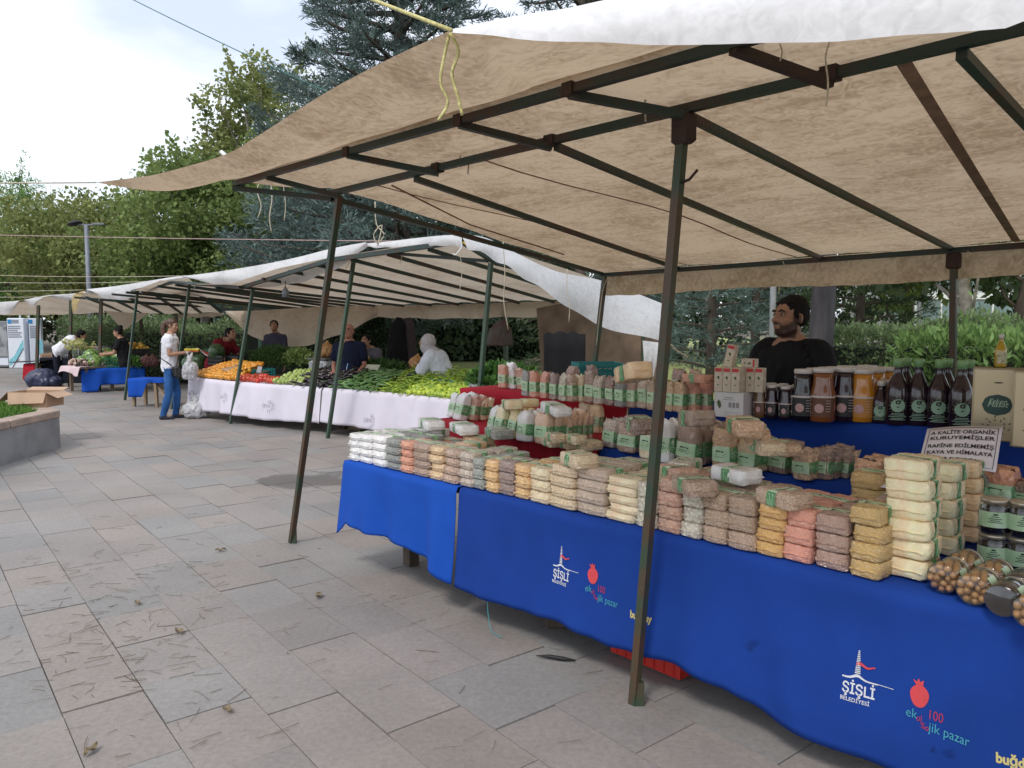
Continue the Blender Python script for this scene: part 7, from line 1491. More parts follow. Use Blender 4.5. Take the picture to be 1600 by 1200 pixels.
def fruit(c, r, M1, leaf=None, fn=None, n=12): b = MB(); b.ell((0, 0, 0), (r, r, r*.93), n, 8, fn=fn); L = [('fruit', b, M1)]; s = MB(); s.lathe([(r*.12, 0), (r*.16, r*.06), (.001, r*.1)], 6, (0, 0, r*.86)); L.append(('stem', s, leaf or mWood)); return L
wax = dict(rough=.3, coat=.25, rnd=.12)
mOr = mat('orange_peel', (.70, .30, .015), var=.08, scale=30, bump=.2, **wax); mTom = mat('tomato_skin', (.55, .045, .02), var=.1, scale=8, **wax); mGA = mat('green_apple_skin', (.36, .46, .12), var=.1, scale=8, **wax); mAub = mat('aubergine_skin', (.018, .010, .018), .22, coat=.4, var=.2, scale=5, rnd=.3); mCuc = mat('cucumber_skin', (.045, .12, .03), .45, c2=(.10, .20, .06), scale=12, bump=.3, rnd=.2, stretch=(1, 1, .3), coat=.15)
mChi = mat('chili_skin', (.36, .48, .04), .35, c2=(.20, .34, .03), scale=5, rnd=.25, coat=.25); mBell = mat('bell_skin', (.48, .58, .06), .35, c2=(.30, .44, .05), scale=7, rnd=.18, coat=.25); mStem = mat('green_stem', (.10, .17, .05), .7)
mMel = mat('watermelon_skin', (.20, .32, .07), .4, c2=(.03, .09, .02), scale=2.6, stretch=(9, 9, .5), coat=.25, cr=(.46, .54)); mMelD = mat('dark_watermelon_skin', (.03, .09, .02), .4, c2=(.012, .04, .01), scale=3, stretch=(8, 8, .5), coat=.2, cr=(.44, .56))
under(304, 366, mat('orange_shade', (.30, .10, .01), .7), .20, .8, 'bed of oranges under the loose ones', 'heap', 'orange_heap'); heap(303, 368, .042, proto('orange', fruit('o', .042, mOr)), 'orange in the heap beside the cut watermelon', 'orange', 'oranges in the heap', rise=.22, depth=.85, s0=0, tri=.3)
heap(368, 423, .046, proto('tomato', fruit('t', .046, mTom, mStem, lambda p: Vector((p.x, p.y, p.z*.82)))), 'red tomato in the low heap before the teal crate', 'tomato', 'tomatoes in the low heap', rise=.05, depth=.32, s0=0)
heap(423, 468, .038, proto('green_apple', fruit('a', .038, mGA, mStem)), 'green apple in the heap beside the aubergines', 'apple', 'green apples in the heap', rise=.15, depth=.65, s0=0)
def long_fruit(r, L, m, bend, taper=.5, stem=True, n=8, bulb=1.0):
    b = MB(); pts = []; rs = []; K = 9
    for i in range(K+1): f = i/K; pts.append(Vector((bend*math.sin(f*math.pi)*L, 0, L*(f-.5)))); rs.append(r*max(.12, (math.sin(math.pi*min(1, max(0.04, f*.9+.08)))**.45)*(taper+(1-taper)*f)*bulb))
    b.tube(pts, rs, n); Lr = [('fruit', b, m)]
    if stem: s = MB(); s.tube([pts[0], pts[0]+Vector((-.1*r, 0, -r*.7)), pts[0]+Vector((r*.3, 0, -r*1.6))], [r*.35, r*.2, r*.16], 5); Lr.append(('stem', s, mStem))
    return Lr
def lie(a=.5): return lambda: (R(90)+random.gauss(0, .25), random.gauss(0, .3), random.uniform(-a, a)+B.rz)
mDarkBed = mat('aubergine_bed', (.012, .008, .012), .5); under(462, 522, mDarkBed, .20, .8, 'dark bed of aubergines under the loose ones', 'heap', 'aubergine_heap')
heap(455, 523, .03, proto('aubergine', long_fruit(.026, .2, mAub, .12)), 'long dark aubergine in the tangled heap', 'aubergine', 'aubergines in the heap', rise=.24, depth=.85, s0=.0, pitch=.078, jit=1.2, eulf=lie(2.2))
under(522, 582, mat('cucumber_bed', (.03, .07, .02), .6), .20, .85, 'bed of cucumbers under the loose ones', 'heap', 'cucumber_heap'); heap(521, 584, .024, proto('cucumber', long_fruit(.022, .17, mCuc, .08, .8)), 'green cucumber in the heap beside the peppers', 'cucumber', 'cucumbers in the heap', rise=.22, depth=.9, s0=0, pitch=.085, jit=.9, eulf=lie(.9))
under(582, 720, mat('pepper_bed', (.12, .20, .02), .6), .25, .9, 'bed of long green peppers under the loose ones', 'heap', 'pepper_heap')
heap(580, 700, .012, proto('chili_pepper', long_fruit(.011, .13, mChi, .18, .45, n=6)), 'thin yellow-green pepper in the big heap', 'pepper', 'long peppers in the big heap', rise=.29, depth=.98, s0=.0, pitch=.074, jit=3.2, eulf=lie(3.1), tri=.12, maxn=290)
heap(598, 690, .012, proto('chili_pepper', long_fruit(.012, .12, mChi, .25, .45, n=6)), 'curved yellow-green pepper lying higher in the big heap', 'pepper', 'curved peppers in the big heap', rise=.30, depth=.95, s0=.05, pitch=.09, jit=3.5, eulf=lie(3.1), tri=.2, maxn=160, base=.015)
def bellf(p): a = math.atan2(p.y, p.x); q = 1+.12*math.cos(3*a); return Vector((p.x*q, p.y*q, p.z*1.1-(.01 if abs(p.x)+abs(p.y) < .012 else 0)))
heap(634, 713, .036, proto('bell_pepper', fruit('b', .033, mBell, mStem, bellf)), 'light green bell pepper at the corner of the white cloth', 'pepper', 'bell peppers at the table corner', rise=.15, depth=.7, s0=-.01, pitch=.06, jit=.6)
# crates and goods behind
GC = 'plastic crates among the stalls'
def put_crate(px, py, Y, L, wd, h, m, label, rz=None): p = V(px, py, Y); p.z = max(p.z, 0); return crate('crate', p, L, wd, h, m, B.rz if rz is None else rz, label, GC)
def on_table(px, s_off):
    d = Vector(ray(px, 600)); best = None
    for i in range(420):
        tt = -3.4+i*.028; p = W2(tt, s_e(tt)+s_off, 0); kk = abs(d.x*p.y-d.y*p.x)
        if best is None or kk < best[0]: best = (kk, tt)
    t = best[1]; return W2(t, s_e(t)+s_off, ZB+.012)
crate('crate', on_table(398, .62), .62, .4, .16, mTeal, B.rz, 'teal crate behind the tomatoes', GC); crate('crate', on_table(696, .62)+B.u*-.1, .55, .36, .17, mTeal, B.rz, 'teal crate at the hands of the woman in the headscarf', GC)
for dz, lb in ((0, 'lower grey crate beside the bell peppers'), (.17, 'upper grey crate full of spinach leaves')):
    crate('crate', W2(-3.0, .35, .56+dz), .62, .5, .165, mGreyP, B.rz, lb, GC)
e = empty('crate_stand', W2(-3.0, .35, 0), 'low wooden stand under the grey crates', 'stand', None, B.rz); c = MB(); c.box((0, 0, .54), (.6, .46, .03)); c.build('top', mWood, e)
for i in (-1, 1):
    for j in (-1, 1): c = MB(); c.box((.26*i, .2*j, .262), (.05, .05, .524)); c.build('leg', mWood, e)
for k, lb in ((0, 'lowest of the three teal crates behind the lentil bags'), (1, 'middle of the three teal crates behind the lentil bags'), (2, 'topmost teal crate behind the lentil bags, pushed to one side')):
    p = V(945-12*(k == 2), 600, 6.9); crate('crate', Vector((p.x, p.y, .90-.0+k*.115-.02)), .50 if k < 2 else .40, .34, .11, mTeal, R(8), lb, GC)
e = empty('crate_stand', Vector((V(945, 600, 6.9).x, 6.9, 0)), 'wooden trestle carrying the three teal crates', 'stand'); c = MB(); c.box((0, 0, .86), (.6, .4, .03)); c.build('top', mWood, e)
for i in (-1, 1):
    for j in (-1, 1): c = MB(); c.box((.26*i, .17*j, .422), (.05, .05, .844)); c.build('leg', mWood, e)
def greens(name, c0, sx, sy, sz, n, size, lm, label, cat='greens', asp=.6, seed=0, up=.5):
    P = rng.normal(size=(n, 3)); P /= np.linalg.norm(P, axis=1)[:, None]; P[:, 2] = abs(P[:, 2]); P *= rng.uniform(.55, 1.05, n)[:, None]; D = P+rng.normal(size=(n, 3))*.6+[0, 0, up]; P *= [sx, sy, sz]; c_, s_ = math.cos(B.rz), math.sin(B.rz); P2 = P.copy(); P2[:, 0] = P[:, 0]*c_-P[:, 1]*s_; P2[:, 1] = P[:, 0]*s_+P[:, 1]*c_
    o = leaves(name, P2, D, size, asp, lm); o.location = c0; return tag(o, label, cat)
lmSpin = leaf_mat('spinach_leaf', (.03, .09, .02), (.13, .27, .06), .2); lmHerb2 = leaf_mat('dark_herb', (.018, .05, .012), (.08, .16, .04), .2); lmLet = leaf_mat('lettuce_leaf', (.12, .22, .05), (.36, .46, .16), .3)
greens('spinach', W2(-3.0, .35, .88), .42, .34, .20, 1500, .10, lmSpin, 'heap of spinach leaves in the grey crate'); greens('spinach', W2(-2.5, .75, .82), .36, .3, .18, 900, .10, lmSpin, 'spinach spilling beside the teal crate')
greens('parsley', on_table(432, 1.25)+Vector((0, 0, .16)), (.62), .38, .34, 5200, .055, lmHerb2, 'dark green heap of herbs behind the tomatoes', asp=.3); greens('lettuce', on_table(468, 1.35)+Vector((0, 0, .22)), .34, .25, .22, 1500, .075, lmLet, 'pale green lettuce beside the kitchen scale')
greens('dill', on_table(395, 1.5)+Vector((0, 0, .1)), .5, .3, .24, 2600, .06, lmDark, 'dark leafy bunches behind the teal crate', asp=.25)
greens('corn_husks', on_table(520, .95)+Vector((0, 0, .1)), .26, .2, .10, 260, .09, lmHerb2, 'pale green stalks between the aubergines and cucumbers', asp=.25)
# long green beans along the back
greens('leek', on_table(600, 1.1)+Vector((0, 0, .22)), .5, .16, .08, 500, .12, lmHerb2, 'long green marrows lying behind the pepper heap', asp=.25, up=0)
# scale
sp = on_table(508, .95); e = empty('kitchen_scale', sp+Vector((0, 0, .10)), 'white electronic shop scale behind the aubergines', 'scale', None, B.rz+R(8)); c = MB(); c.box((0, 0, .12), (.40, .34, .20), bev=.03); c.build('body', mWhiteP, e)
c = MB(); c.box((0, 0, .245), (.44, .36, .02), bev=.006); c.build('weighing_plate', mSteel, e); c = MB(); c.box((0, -.176, .15), (.30, .012, .08), Matrix.Rotation(R(-8), 3, 'X')); c.build('display', mGreyP, e); c = MB(); c.box((0, .12, .30), (.36, .06, .10), bev=.01); c.build('customer_display', mWhiteP, e)
for i in range(4): c = MB(); c.lathe([(.02, 0), (.02, .03)], 8, ((-.15, .15)[i % 2], (-.12, .12)[i//2], 0)); c.build('foot', mInk, e)
cr_st = empty('scale_box', sp, 'box under the kitchen scale', 'box', None, B.rz); c = MB(); c.box((0, 0, .048), (.4, .3, .095), bev=.004); c.build('body', mGreyP, cr_st)
mNet = mat('onion_net', (.58, .33, .13), .6, c2=(.32, .15, .05), vor=22, bump=.8, coat=.2)
def sack(loc, r, h, m, label, cat='bag'):
    b = Blob(); b.ell((0, 0, h*.42), (r, r*.9, h*.42)); b.cap((0, 0, h*.7), (.02, 0, h*.98), r*.4, r*.12); e_ = bpy.data.objects.new('x', None); COL.objects.link(e_); o = b.build('sack', m, e_, .012, 1, .02, 20); o.parent = None; bpy.data.objects.remove(e_); o.location = loc; return tag(o, label, cat)
sack(sp+Vector((0.03, 0, .10+.256)), .13, .26, mNet, 'tied bag of onions on the kitchen scale'); sack(on_table(566, 1.1)+Vector((0, 0, .22)), .13, .24, mat('paper_bag', (.42, .27, .14), .8, bump=.5, bscale=20), 'brown paper bag in the hands of the bald man'); sack(on_table(652, 1.2)+Vector((0, 0, .22)), .12, .22, mNet, 'small onion bag beside the arm of the woman in the headscarf')
# price cards
def card(p, w_, h, m, label, rz=0, tilt=-.3):
    c = MB(); c.box((0, 0, h/2), (w_, .004, h)); o = c.build('price_card', m, loc=p, rz=B.rz+rz); o.rotation_euler.x = tilt; return tag(o, label, 'price card', 'price cards among the vegetables')
c1_ = card(on_table(538, .62)+Vector((0, 0, .18)), .14, .13, mat('blue_card', (.16, .36, .62), .5, c2=(.55, .6, .66), scale=7, cr=(.45, .55)), 'blue and white price card above the cucumbers'); card(on_table(580, .75)+Vector((0, 0, .22)), .24, .10, mat('pale_card', (.48, .47, .36), .6), 'pale green card between the cucumbers and peppers', .3, -.8); card(on_table(470, .85)+Vector((0, 0, .1)), .3, .06, mat('pale_card', (0, 0, 0)), 'long pale card behind the green apples', 0, -.9); card(on_table(404, .36)+Vector((0, 0, .12)), .14, .10, mGreyP, 'small grey printed card on the teal crate')
pk_ = MB(); pk_.grid(lambda u, v: Vector(((u-.5)*.5, (v-.5)*.34, .10+.12*abs(u-.5)+.05*v)), 8, 4); o = pk_.build('cardboard_sheet', mCard, loc=on_table(375, .35), rz=B.rz+.2); solid(o, .005); tag(o, 'folded cardboard sheet between the oranges and tomatoes', 'cardboard')
crate('crate', on_table(352, 1.05)+Vector((0, 0, .12)), .56, .36, .18, mBlackP, B.rz, 'black crate behind the oranges', GC); crate('crate', on_table(378, 1.15)+Vector((0, 0, .12)), .5, .36, .18, mBlackP, B.rz, 'black crate with brown fruit beside the herbs', GC)
st_ = MB(); st_.ell((0, 0, 0), (.15, .15, .13), 20, 14); mel_rot = [(0, 0, 0)]
MEL = proto('watermelon', [('fruit', st_, mMel)]); MELD = proto('dark_watermelon', [('fruit', st_, mMelD)])
GM = 'watermelons on the stalls'
for (px, so_, z, sc_, lb, pr) in ((296, .75, .13, .9, 'dark watermelon behind the hand bag of the customer', MELD), (306, .45, .11, .85, 'dark watermelon at the edge beside the oranges', MELD), (312, .85, .17, .85, 'dark watermelon below the cut one', MELD), (340, .95, .36, 1.05, 'whole dark watermelon beside the red slice', MELD), (300, 1.1, .30, .9, 'dark watermelon in the shade behind the customer', MELD)):
    p = on_table(px, so_)+Vector((0, 0, z)); place(pr, p, (R(80), random.uniform(-.5, .5), random.uniform(0, 3)), sc_, lb, 'watermelon', GM)
e = empty('cut_watermelon', on_table(322, .85)+Vector((0, 0, .36)), 'cut watermelon wedge showing its red flesh', 'watermelon', None, B.rz); e.rotation_euler = (R(35), R(10), B.rz)
c = MB(); n_ = 16; vs = [(0, 0, 0)]+[(.17*math.cos(math.pi*i/n_), 0, .09*math.sin(math.pi*i/n_)*-1) for i in range(n_+1)]; vs += [(x, .10, z*.6) for x, y, z in vs]; m_ = n_+2
c.add(vs, [tuple([0]+list(range(n_+1, 0, -1)))]); c.build('flesh', mat('melon_flesh', (.62, .06, .03), .4, var=.15, scale=20), e)
c = MB(); c.add(vs, [(i, i+1, m_+i+1, m_+i) for i in range(1, n_+1)]+[tuple([m_]+list(range(m_+1, m_+n_+2)))]); c.build('rind', mMelD, e)
c = MB(); c.tube([(.172*math.cos(math.pi*i/n_), -.003, -.092*math.sin(math.pi*i/n_)) for i in range(n_+1)], .008, 5); c.build('white_rind', mWhiteP, e)
# hanging coat, bags on posts
e = empty('hanging_coat', Q_(1.35, 2.6, 0)+o2, 'long dark coat and jacket hanging from the rear post of the vegetable stall', 'coat'); e.location = V(628, 500, 12.6)*1; e.location.z = 0
b_ = Blob(); zt_ = V(628, 497, 12.6).z; zb_ = V(628, 576, 12.6).z; b_.loft([(Vector((-.05, 0, zt_)), Vector((.04, 0, 0)), Vector((0, .04, 0))), (Vector((-.06, 0, zt_-.12)), Vector((.13, 0, 0)), Vector((0, .08, 0))), (Vector((-.07, 0, (zt_+zb_)/2)), Vector((.17, 0, 0)), Vector((0, .10, 0))), (Vector((-.08, 0, zb_)), Vector((.19, 0, 0)), Vector((0, .10, 0)))]); b_.build('coat', cBlack, e, .012, 2, .03, 8)
b_ = Blob(); b_.loft([(Vector((.10, .02, zt_)), Vector((.07, 0, 0)), Vector((0, .04, 0))), (Vector((.13, .02, zt_-.3)), Vector((.09, 0, 0)), Vector((0, .07, 0))), (Vector((.15, .02, zb_+.12)), Vector((.08, 0, 0)), Vector((0, .07, 0)))]); b_.build('jacket', cloth('brownish_jacket', (.06, .045, .05)), e, .012, 2, .02, 8)
p = V(786, 500, 10.8); e = empty('hanging_bag', Vector((p.x, p.y, 0)), 'brown and grey shopping bag hanging from the rear post', 'bag'); za, zb_ = V(786, 500, 10.8).z, V(786, 540, 10.8).z
b_ = Blob(); b_.loft([(Vector((.0, 0, za)), Vector((.03, 0, 0)), Vector((0, .03, 0))), (Vector((-.04, 0, za-.12)), Vector((.15, 0, 0)), Vector((0, .08, 0))), (Vector((-.06, 0, zb_)), Vector((.20, 0, 0)), Vector((0, .09, 0)))]); b_.build('bag_body', mat('brown_nylon', (.07, .04, .032), .6, c2=(.075, .07, .066), scale=3, cr=(.45, .55)), e, .012, 2, .02, 9); c = MB(); c.tube([(-.03, 0, za-.05), (0, 0, za+.12), (.03, 0, za-.05)], .008, 6); c.build('handle', mInk, e)
# brown sheet wall and dark panel
sw = empty('hanging_sheet', V(930, 570, 8.9), 'brown sheet hung as a side wall between the two stalls', 'sheet'); sw.location.z = 0
px_sheet('sheet', [(838, 482, 10.4), (880, 474, 10.3), (940, 470, 10.2), (1006, 480, 10.1), (1034, 490, 10.1)], [(850, 630, 10.4), (880, 630, 10.3), (940, 630, 10.2), (1006, 630, 10.1), (1032, 630, 10.1)], mTarp2 if False else mat('brown_sheet', (.24, .17, .12), .85, c2=(.13, .09, .065), scale=3.5, bump=.8, bscale=6, transl=.2), sw, Vector((sw.location.x, sw.location.y, 0)), rip=.03, bulge=0)
px_sheet('pale_strip', [(1004, 532, 8.6), (1020, 534, 8.6), (1040, 536, 8.6)], [(1006, 592, 8.6), (1018, 592, 8.6), (1030, 560, 8.6)], mTarp2, sw, Vector((sw.location.x, sw.location.y, 0)), rip=.01)
c = MB(); p0 = V(1005, 540, 9.9)-Vector((sw.location.x, sw.location.y, 0)); c.bar(Vector((p0.x, p0.y, 0)), Vector((p0.x, p0.y, 2.1)), .05, .05, (1, 0, 0)); c.build('post', mPost, sw)
p = V(882, 560, 8.3); e = empty('dark_screen', Vector((p.x, p.y, 0)), 'tall black mesh screen in front of the brown sheet', 'screen'); c = MB(); zt_ = V(882, 519, 8.3).z; wd_ = 64/1200*8.3
c.grid(lambda u, v: Vector(((u-.5)*wd_, .01*math.sin(u*12), zt_*(v)+(.012*math.sin(u*20)-.03*(2*u-1)**4 if v == 1 else 0))), 24, 8); o = c.build('mesh_cloth', mat('black_netting', (.004, .004, .006), .9, var=.3, scale=30), e); solid(o, .03)
# yellow tag on ridge
c = MB(); c.add([V(722, 378, 7.66), V(730, 377, 7.64), V(745, 390, 7.62), V(736, 390, 7.62)], [(0, 1, 2, 3)]); o = c.build('yellow_tape', mat('yellow_tape', (.75, .5, .03), .5), None); recenter(o, V(730, 383, 7.66)); solid(o, .004); tag(o, 'yellow tape on the peak of the vegetable stall canopy', 'tape')
dpx([(716, 372, ), (722, 384), (712, 398), (708, 396)], 7.6, .006, mWhiteP, 'white plastic strips tied at the peak of the second canopy')
dpx([(718, 395), (722, 420), (720, 440), (718, 458)], 7.8, .003, mRope, 'thin string hanging under the peak of the second canopy')
dpx([(626, 390), (628, 400), (625, 412)], 8.9, .004, mRope, 'string tied on the second canopy front beam'); dpx([(540, 395), (546, 408), (540, 420)], 9.7, .004, mRope, 'string near the leaning green post')
e = empty('hanging_lamp', V(446, 450, 11.0), 'small lantern hanging from the drooping edge of the second canopy', 'lamp'); c = MB(); c.lathe([(.05, -.13), (.05, -.04), (.02, 0), (.01, .02)], 12); c.build('housing', mSteel, e); c = MB(); c.tube([(0, 0, .02), (0, 0, .1)], .005, 5); c.build('hook', mInk, e)
# ---- far stalls ----
def far_table(pxa, pya, pxb, pyb, zt, hem_, depth, m, label, tlabel, amp=.04, mt=None):
    a = G(pxa, pya, zt); b = G(pxb, pyb, zt); u_ = (b-a).normalized(); n_ = Vector((-u_.y, u_.x, 0)); n_ = n_ if n_.y > 0 else -n_; L = (b-a).length; nu = int(L/.05); c = MB()
    def fn(i, j):
        f = i/nu
        if j <= 3: return u_*L*f+n_*depth*(1-j/3)+Vector((0, 0, .006))
        d = (j-3)/10; return u_*L*f-n_*(.02+.05*d+amp*d*(math.sin(f*L*9)+.5*math.sin(f*L*19+1)))+Vector((0, 0, -(zt-hem_(f))*d))
    vs = [fn(i, j) for j in range(14) for i in range(nu+1)]; c.add(vs, [(j*(nu+1)+i, j*(nu+1)+i+1, (j+1)*(nu+1)+i+1, (j+1)*(nu+1)+i) for j in range(13) for i in range(nu)], 0, True); o = c.build('tablecloth', m, loc=a); solid(o, .004); tag(o, label, 'tablecloth')
    e = empty('market_table', Vector((a.x, a.y, 0)), tlabel, 'table', 'trestle tables of the market'); rz = math.atan2(u_.y, u_.x); Mz_ = Matrix.Rotation(rz, 3, 'Z'); c = MB(); c.box(u_*L/2+n_*depth/2+Vector((0, 0, zt-.02)), (L, depth, .03), Mz_); c.build('table_top', mWood, e)
    for f in (.1, .9):
        for g_ in (.2, .9): c = MB(); c.box(u_*L*f+n_*depth*g_+Vector((0, 0, (zt-.035)/2)), (.06, .06, zt-.035), Mz_); c.build('leg', mWood, e)
    return a, u_, n_, L
a, u_, n_, L = far_table(126, 577, 226, 574, .52, lambda f: .02 if f < .26 else .16, .9, mBlueB, 'bright blue cloth on the watermelon table', 'trestle table under the watermelons', .05)
def ft_(f, d, z=0): return a+u_*L*f+n_*d+Vector((0, 0, .012+z))
for i, (px, py, Y, sc_, lb) in enumerate(((150, 590, 0, 1.25, 'striped watermelon standing at the front edge of the blue table'), (0, 0, 0, 0, ''))):
    if sc_: place(MEL, ft_(.22, .16, .15), (.1, .2, 0), sc_*.95, lb, 'watermelon', GM)
for f, d, z, sc_, rt, lb in ((.20, .55, .30, 1.25, (1.2, 0, .5), 'striped watermelon on top of the heap behind the front one'), (.44, .50, .34, 1.2, (1.3, .3, 1), 'big striped watermelon above the green crate'), (.62, .40, .25, 1.15, (1.4, .2, .2), 'striped watermelon lying in the right of the green crate'), (.36, .42, .16, 1.1, (1.2, .1, 2), 'striped watermelon at the back of the green crate'), (.06, .45, .15, 1.1, (1.4, 0, .3), 'pale striped watermelon over the black crate'), (.32, .8, .28, 1.1, (1, 0, 0), 'striped watermelon at the back of the heap')):
    place(MEL, ft_(f, d, z*.8), rt, sc_*.95, lb, 'watermelon', GM)
rzt = math.atan2(u_.y, u_.x); mGrC = mat('green_plastic', (.015, .16, .08), .5, var=.1)
crate('crate', ft_(.55, .28), .95, .4, .22, mGrC, rzt, 'green crate on the blue table', GC); crate('crate', ft_(.08, .22), .36, .34, .20, mBlackP, rzt, 'black crate on the blue table corner', GC)
crate('crate', ft_(.86, .75, .28), .75, .4, .12, mBlackP, rzt, 'raised black crate full of yellow fruit', GC); e = empty('crate_stand', ft_(.86, .75)-Vector((0, 0, .0)), 'box lifting the raised crate of yellow fruit', 'box', None, rzt); c = MB(); c.box((0, 0, .138), (.6, .34, .27), bev=.01); c.build('body', mBlackP, e)
mY = mat('yellow_fruit_skin', (.60, .36, .03), .4, rnd=.15, var=.1, coat=.2); py_ = proto('yellow_fruit', fruit('y', .05, mY)); random.seed(4)
for i in range(34): place(py_, ft_(.86, .75, .40+.05*(i % 3))+u_*random.uniform(-.34, .34)*(1-.2*(i % 3))+n_*random.uniform(-.16, .16), rnd_eul(), random.uniform(.9, 1.15), 'yellow fruit in the raised black crate', 'fruit', 'yellow fruit in the raised crate')
greens('cabbage', ft_(.84, .12, .02), .35, .16, .16, 260, .12, lmSpin, 'dark greens at the side of the watermelon table')
mRO = mat('red_orange_fruit', (.55, .13, .03), .4, rnd=.2, coat=.2); pro = proto('nectarine', fruit('n', .05, mRO))
for i in range(26): place(pro, ft_(1.05, .25, .05+.05*(i % 3))+u_*random.uniform(-.2, .3)+n_*random.uniform(-.16, .16), rnd_eul(), random.uniform(.9, 1.1), 'orange-red fruit beside the blue bench', 'fruit', 'orange-red fruit beside the bench')
e = empty('side_table', Vector((ft_(1.08, .3).x, ft_(1.08, .3).y, 0)), 'small table under the net bags beside the blue cloth', 'table', None, rzt); c = MB(); c.box((0, 0, .65), (.9, .6, .03)); c.build('table_top', mWood, e)
for i in (-1, 1):
    for j in (-1, 1): c = MB(); c.box((.38*i, .25*j, .317), (.05, .05, .634)); c.build('leg', mWood, e)
mRN = mat('red_net', (.20, .07, .06), .7, c2=(.06, .03, .03), vor=26, bump=.8)
for i, (f, lb) in enumerate(((1.02, 'dark red net bag beside the blue bench'), (1.12, 'dark red net bag next to the customer'))): sack(ft_(f, -.08, -.02 if False else .0)+Vector((0, 0, 0)), .13, .3, mRN, lb)
# bench
bp_ = G(238, 636); e = empty('trestle_bench', bp_, 'small trestle with a bright blue cloth thrown over it', 'bench', None, R(-12)); zt_ = .52
c = MB(); c.box((-.10, .15, zt_-.03), (.66, .36, .03)); c.build('top', mWood, e)
for (x0, y0, x1, y1) in ((.1, -.02, .12, -.02), (.1, .3, .12, .32), (-.36, 0, -.38, 0), (-.36, .3, -.38, .32)): c = MB(); c.bar((x1, y1, 0), (x0, y0, zt_-.045), .05, .05, (1, 0, 0)); c.build('leg', mWood, e)
c = MB(); c.bar((.42, -.02, .04), (.08, .02, zt_-.08), .04, .04); c.build('brace', mWood, e)
c = MB(); c.grid(lambda u, v: (lambda x: Vector((x, -.06-.02*math.sin(u*9), zt_+.004-.30*((v-.5)*2)*(1 if u < .35 else .22)-.01*math.sin(u*14)) if v > .5 else Vector((x, .36-.42*v*2, zt_+.004))))(-.78+1.1*u), 24, 10) if False else c.grid(lambda u, v: Vector((-.45+.76*u, .36-.42*min(1, v*2)-.015*math.sin(u*17)*max(0, v-.5)*2, zt_+.004-max(0, v-.5)*2*(.34 if u < .38 else .34-.27*min(1, (u-.38)*6)))), 30, 14)
o = c.build('tablecloth', mBlueB, loc=bp_, rz=R(-12)); solid(o, .004); tag(o, 'bright blue cloth hanging off the small trestle', 'tablecloth')
# garlic table of the bending woman
a2, u3, n3, L3 = far_table(96, 572, 126, 574, .57, lambda f: .42+.05*math.sin(f*5), .8, mat('pinkish_cloth', (.62, .48, .50), .85, var=.1), 'short pinkish cloth on the garlic table', 'trestle table where the woman in white bends over', .02)
mGar = mat('garlic_skin', (.55, .42, .36), .6, c2=(.34, .2, .15), scale=20, rnd=.2); pg = proto('garlic_bulb', [('bulb', MB().ell((0, 0, 0), (.035, .035, .03), 8, 6, fn=lambda p: Vector((p.x, p.y, p.z*1.3 if p.z > .02 else p.z))), mGar)])
for i in range(60): place(pg, a2+u3*random.uniform(.0, L3)+n3*random.uniform(.02, .6)+Vector((0, 0, .035+.10*random.random())), rnd_eul(), random.uniform(.9, 1.3), 'garlic bulb on the pinkish cloth', 'garlic', 'garlic bulbs before the bending woman')
greens('scallions', a2+u3*.3+n3*.75, .3, .2, .12, 260, .12, lmLet, 'pale green leafy bunches behind the garlic', asp=.25)
fl_ = MB(); fp = V(122, 545, 17.6); e = empty('flower_bunch', fp, 'bunch of pale yellow flowers in front of the bending woman', 'flowers')
for i in range(26):
    d = Vector((random.gauss(0, .17), random.gauss(0, .1), random.uniform(-.05, .22))); fl_.tube([(0, 0, -.35), tuple(d*.5+Vector((0, 0, -.1))), tuple(d)], .004, 4)
fl_.build('stems', mStem, e); c = MB()
P = []; D = []
for i in range(26):
    d = np.array([random.gauss(0, .17), random.gauss(0, .1), random.uniform(-.05, .22)]); P.append(np.repeat(d[None], 8, 0)); D.append(rdir(8))
leaves('petals', np.concatenate(P), np.concatenate(D), .085, .6, leaf_mat('yellow_petal', (.48, .48, .16), (.66, .64, .30), .3), e)
b_ = MB(); b_.lathe([(.09, -.6), (.11, -.3)], 14); b_.build('bucket', mBlackP, e)
# red table and its boxes
a4, u4, n4, L4 = far_table(37, 569, 56, 569, .5, lambda f: .12+.05*f, .9, mRed, 'red cloth table end beside the info booth', 'small table under the red cloth', .02)
c = MB(); c.grid(lambda u, v: Vector((-.3+.9*u, -.1+.6*v, .03+.05*u*u)), 6, 4); o = c.build('board', mInk, loc=a4+Vector((0, 0, .02))); solid(o, .015); tag(o, 'thin black board sticking out over the red cloth', 'board')
for k, (dx, dz, lb, m) in enumerate(((.9, 0, 'lower dark produce box behind the red cloth', mGreyP), (.9, .2, 'upper dark produce box behind the red cloth', mGreyP), (.45, .02, 'orange brown box behind the red cloth', mCard), (1.5, .0, 'grey produce box beside the bending woman', mGreyP), (1.5, .2, 'topmost produce box beside the bending woman', mGreyP))):
    crate('crate', a4+u4*dx+n4*.6+Vector((0, 0, .05+dz)), .55, .4, .18, m, 0, lb, GC)
e = empty('side_table', Vector((a4.x+1.15, a4.y+.75, 0)), 'dark cloth covered table behind the dark bag', 'table'); c = MB(); c.box((0, 0, .33), (1.9, .9, .64), bev=.02); c.build('cover', cDark, e)
b_ = Blob(); b_.ell((0, 0, .24), (.34, .28, .23)); b_.ell((.1, 0, .17), (.36, .28, .17)); e_ = bpy.data.objects.new('x', None); COL.objects.link(e_); o = b_.build('sack', mat('navy_sack', (.03, .035, .085), .4, var=.2, bump=.4, bscale=12), e_, .02, 1, .05, 6); o.parent = None; bpy.data.objects.remove(e_); o.location = G(66, 608); tag(o, 'bulging dark navy sack on the ground behind the bending woman', 'sack')
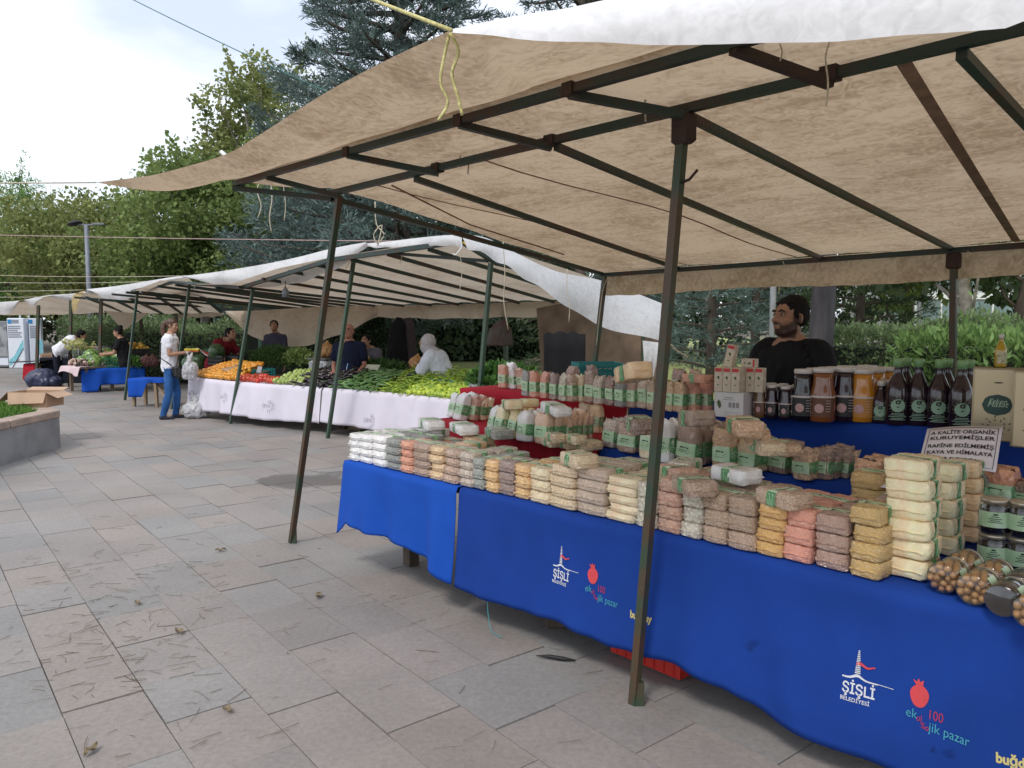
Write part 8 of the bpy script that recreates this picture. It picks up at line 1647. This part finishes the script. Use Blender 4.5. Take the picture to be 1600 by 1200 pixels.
# info booth
bo = V(28, 572, 25.5); bo.z = 0; e = empty('info_booth', bo, 'white three sided information kiosk with blue logo and printed panels', 'kiosk'); hb_ = V(28, 497, 25.5).z; w1_ = .56
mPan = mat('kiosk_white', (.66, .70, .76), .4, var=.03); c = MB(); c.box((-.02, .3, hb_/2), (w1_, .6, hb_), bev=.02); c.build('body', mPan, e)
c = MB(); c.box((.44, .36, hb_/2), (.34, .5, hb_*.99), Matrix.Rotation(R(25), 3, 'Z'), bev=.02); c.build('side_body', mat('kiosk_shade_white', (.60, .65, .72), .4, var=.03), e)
c = MB(); c.box((-1.12, .35, hb_*.48), (1.6, .5, hb_*.92), bev=.02); c.build('screen_body', mSteel, e)
c = MB(); c.box((-1.12, .095, hb_*.55), (1.5, .015, hb_*.62)); c.build('glass_front', mat('kiosk_glass', (.10, .11, .12), .15, c2=(.30, .31, .32), scale=2.5, cr=(.45, .6), coat=.4), e); c = MB(); c.box((-1.12, .095, hb_*.13), (1.5, .015, hb_*.14)); c.build('lower_panel', mPan, e)
mBl = mat('logo_blue', (.02, .22, .50), .5); mGy = mat('faded_grey_print', (.25, .27, .32), .6); mCy = mat('cyan_print', (.22, .55, .64), .6)
c = MB(); c.box((-.20, -.004, hb_*.93), (.13, .008, .14)); c.build('logo', mBl, e); c = MB(); c.box((-.01, -.003, hb_*.93), (.22, .006, .12)); c.build('logo_strip', mGy, e)
c = MB()
for k, s in enumerate(('PARLAMENTO', 'EUTRONEGEN', 'EUTRE NE', 'UTOMOTELAN', 'CIN MOLCOWE', 'ACKTTICE')):
    pass
random.seed(2)
for k in range(6):
    x = -.27
    while x < (.14 if k != 2 else .02): ww = random.uniform(.03, .07); c.box((x+ww/2, -.003, hb_*(.835-.042*k)), (ww*.8, .006, .045)); x += ww
c.build('text_lines', mGy, e)
c = MB(); c.add([(.08, -.006, hb_*.44), (.22, -.006, hb_*.58), (.22, -.006, hb_*.40), (.0, -.006, hb_*.16), (-.26, -.006, hb_*.05), (-.28, -.006, hb_*.16), (-.08, -.006, hb_*.26)], [(6, 5, 4, 3, 2, 1, 0)]); c.build('cyan_graphic', mCy, e)
c = MB(); c.bar((-.18, -.012, .02), (.22, -.012, hb_*.40), .02, .006); c.build('diagonal_line', mInk, e); c = MB(); c.bar((-.10, -.014, hb_*.10), (.06, -.014, hb_*.18), .02, .008); c.build('red_graphic', mRd, e)
Mk = Matrix.Rotation(R(25), 3, 'Z')
c = MB()
for k in range(6):
    for j in range(4): c.box(Vector((.44, .36, 0))+Mk @ Vector((-.12+j*.065, -.254, hb_*(.83-.042*k))), (.058, .006, .045), Mk)
c.build('text_lines', mGy, e); c = MB(); c.box(Vector((.44, .36, 0))+Mk @ Vector((-.12, -.254, hb_*.93)), (.12, .006, .13), Mk); c.build('logo', mBl, e); c = MB(); c.box(Vector((.44, .36, 0))+Mk @ Vector((.14, -.254, hb_*.42)), (.13, .006, hb_*.28), Mk); c.build('cyan_graphic', mCy, e)
for i, px in enumerate((16, 30)):
    p = V(px, 492, 25.3); c = MB(); x = p.x-bo.x; c.lathe([(.10, hb_+.12), (.12, hb_+.15), (.12, hb_+.48), (.08, hb_+.52)], 14, (x, .3, 0)); c.tube([(x, .3, hb_-.01), (x, .3, hb_+.13)], .03, 8); c.build('spotlight', mWhiteP, e)

bpy.data.scenes.remove(TMP)
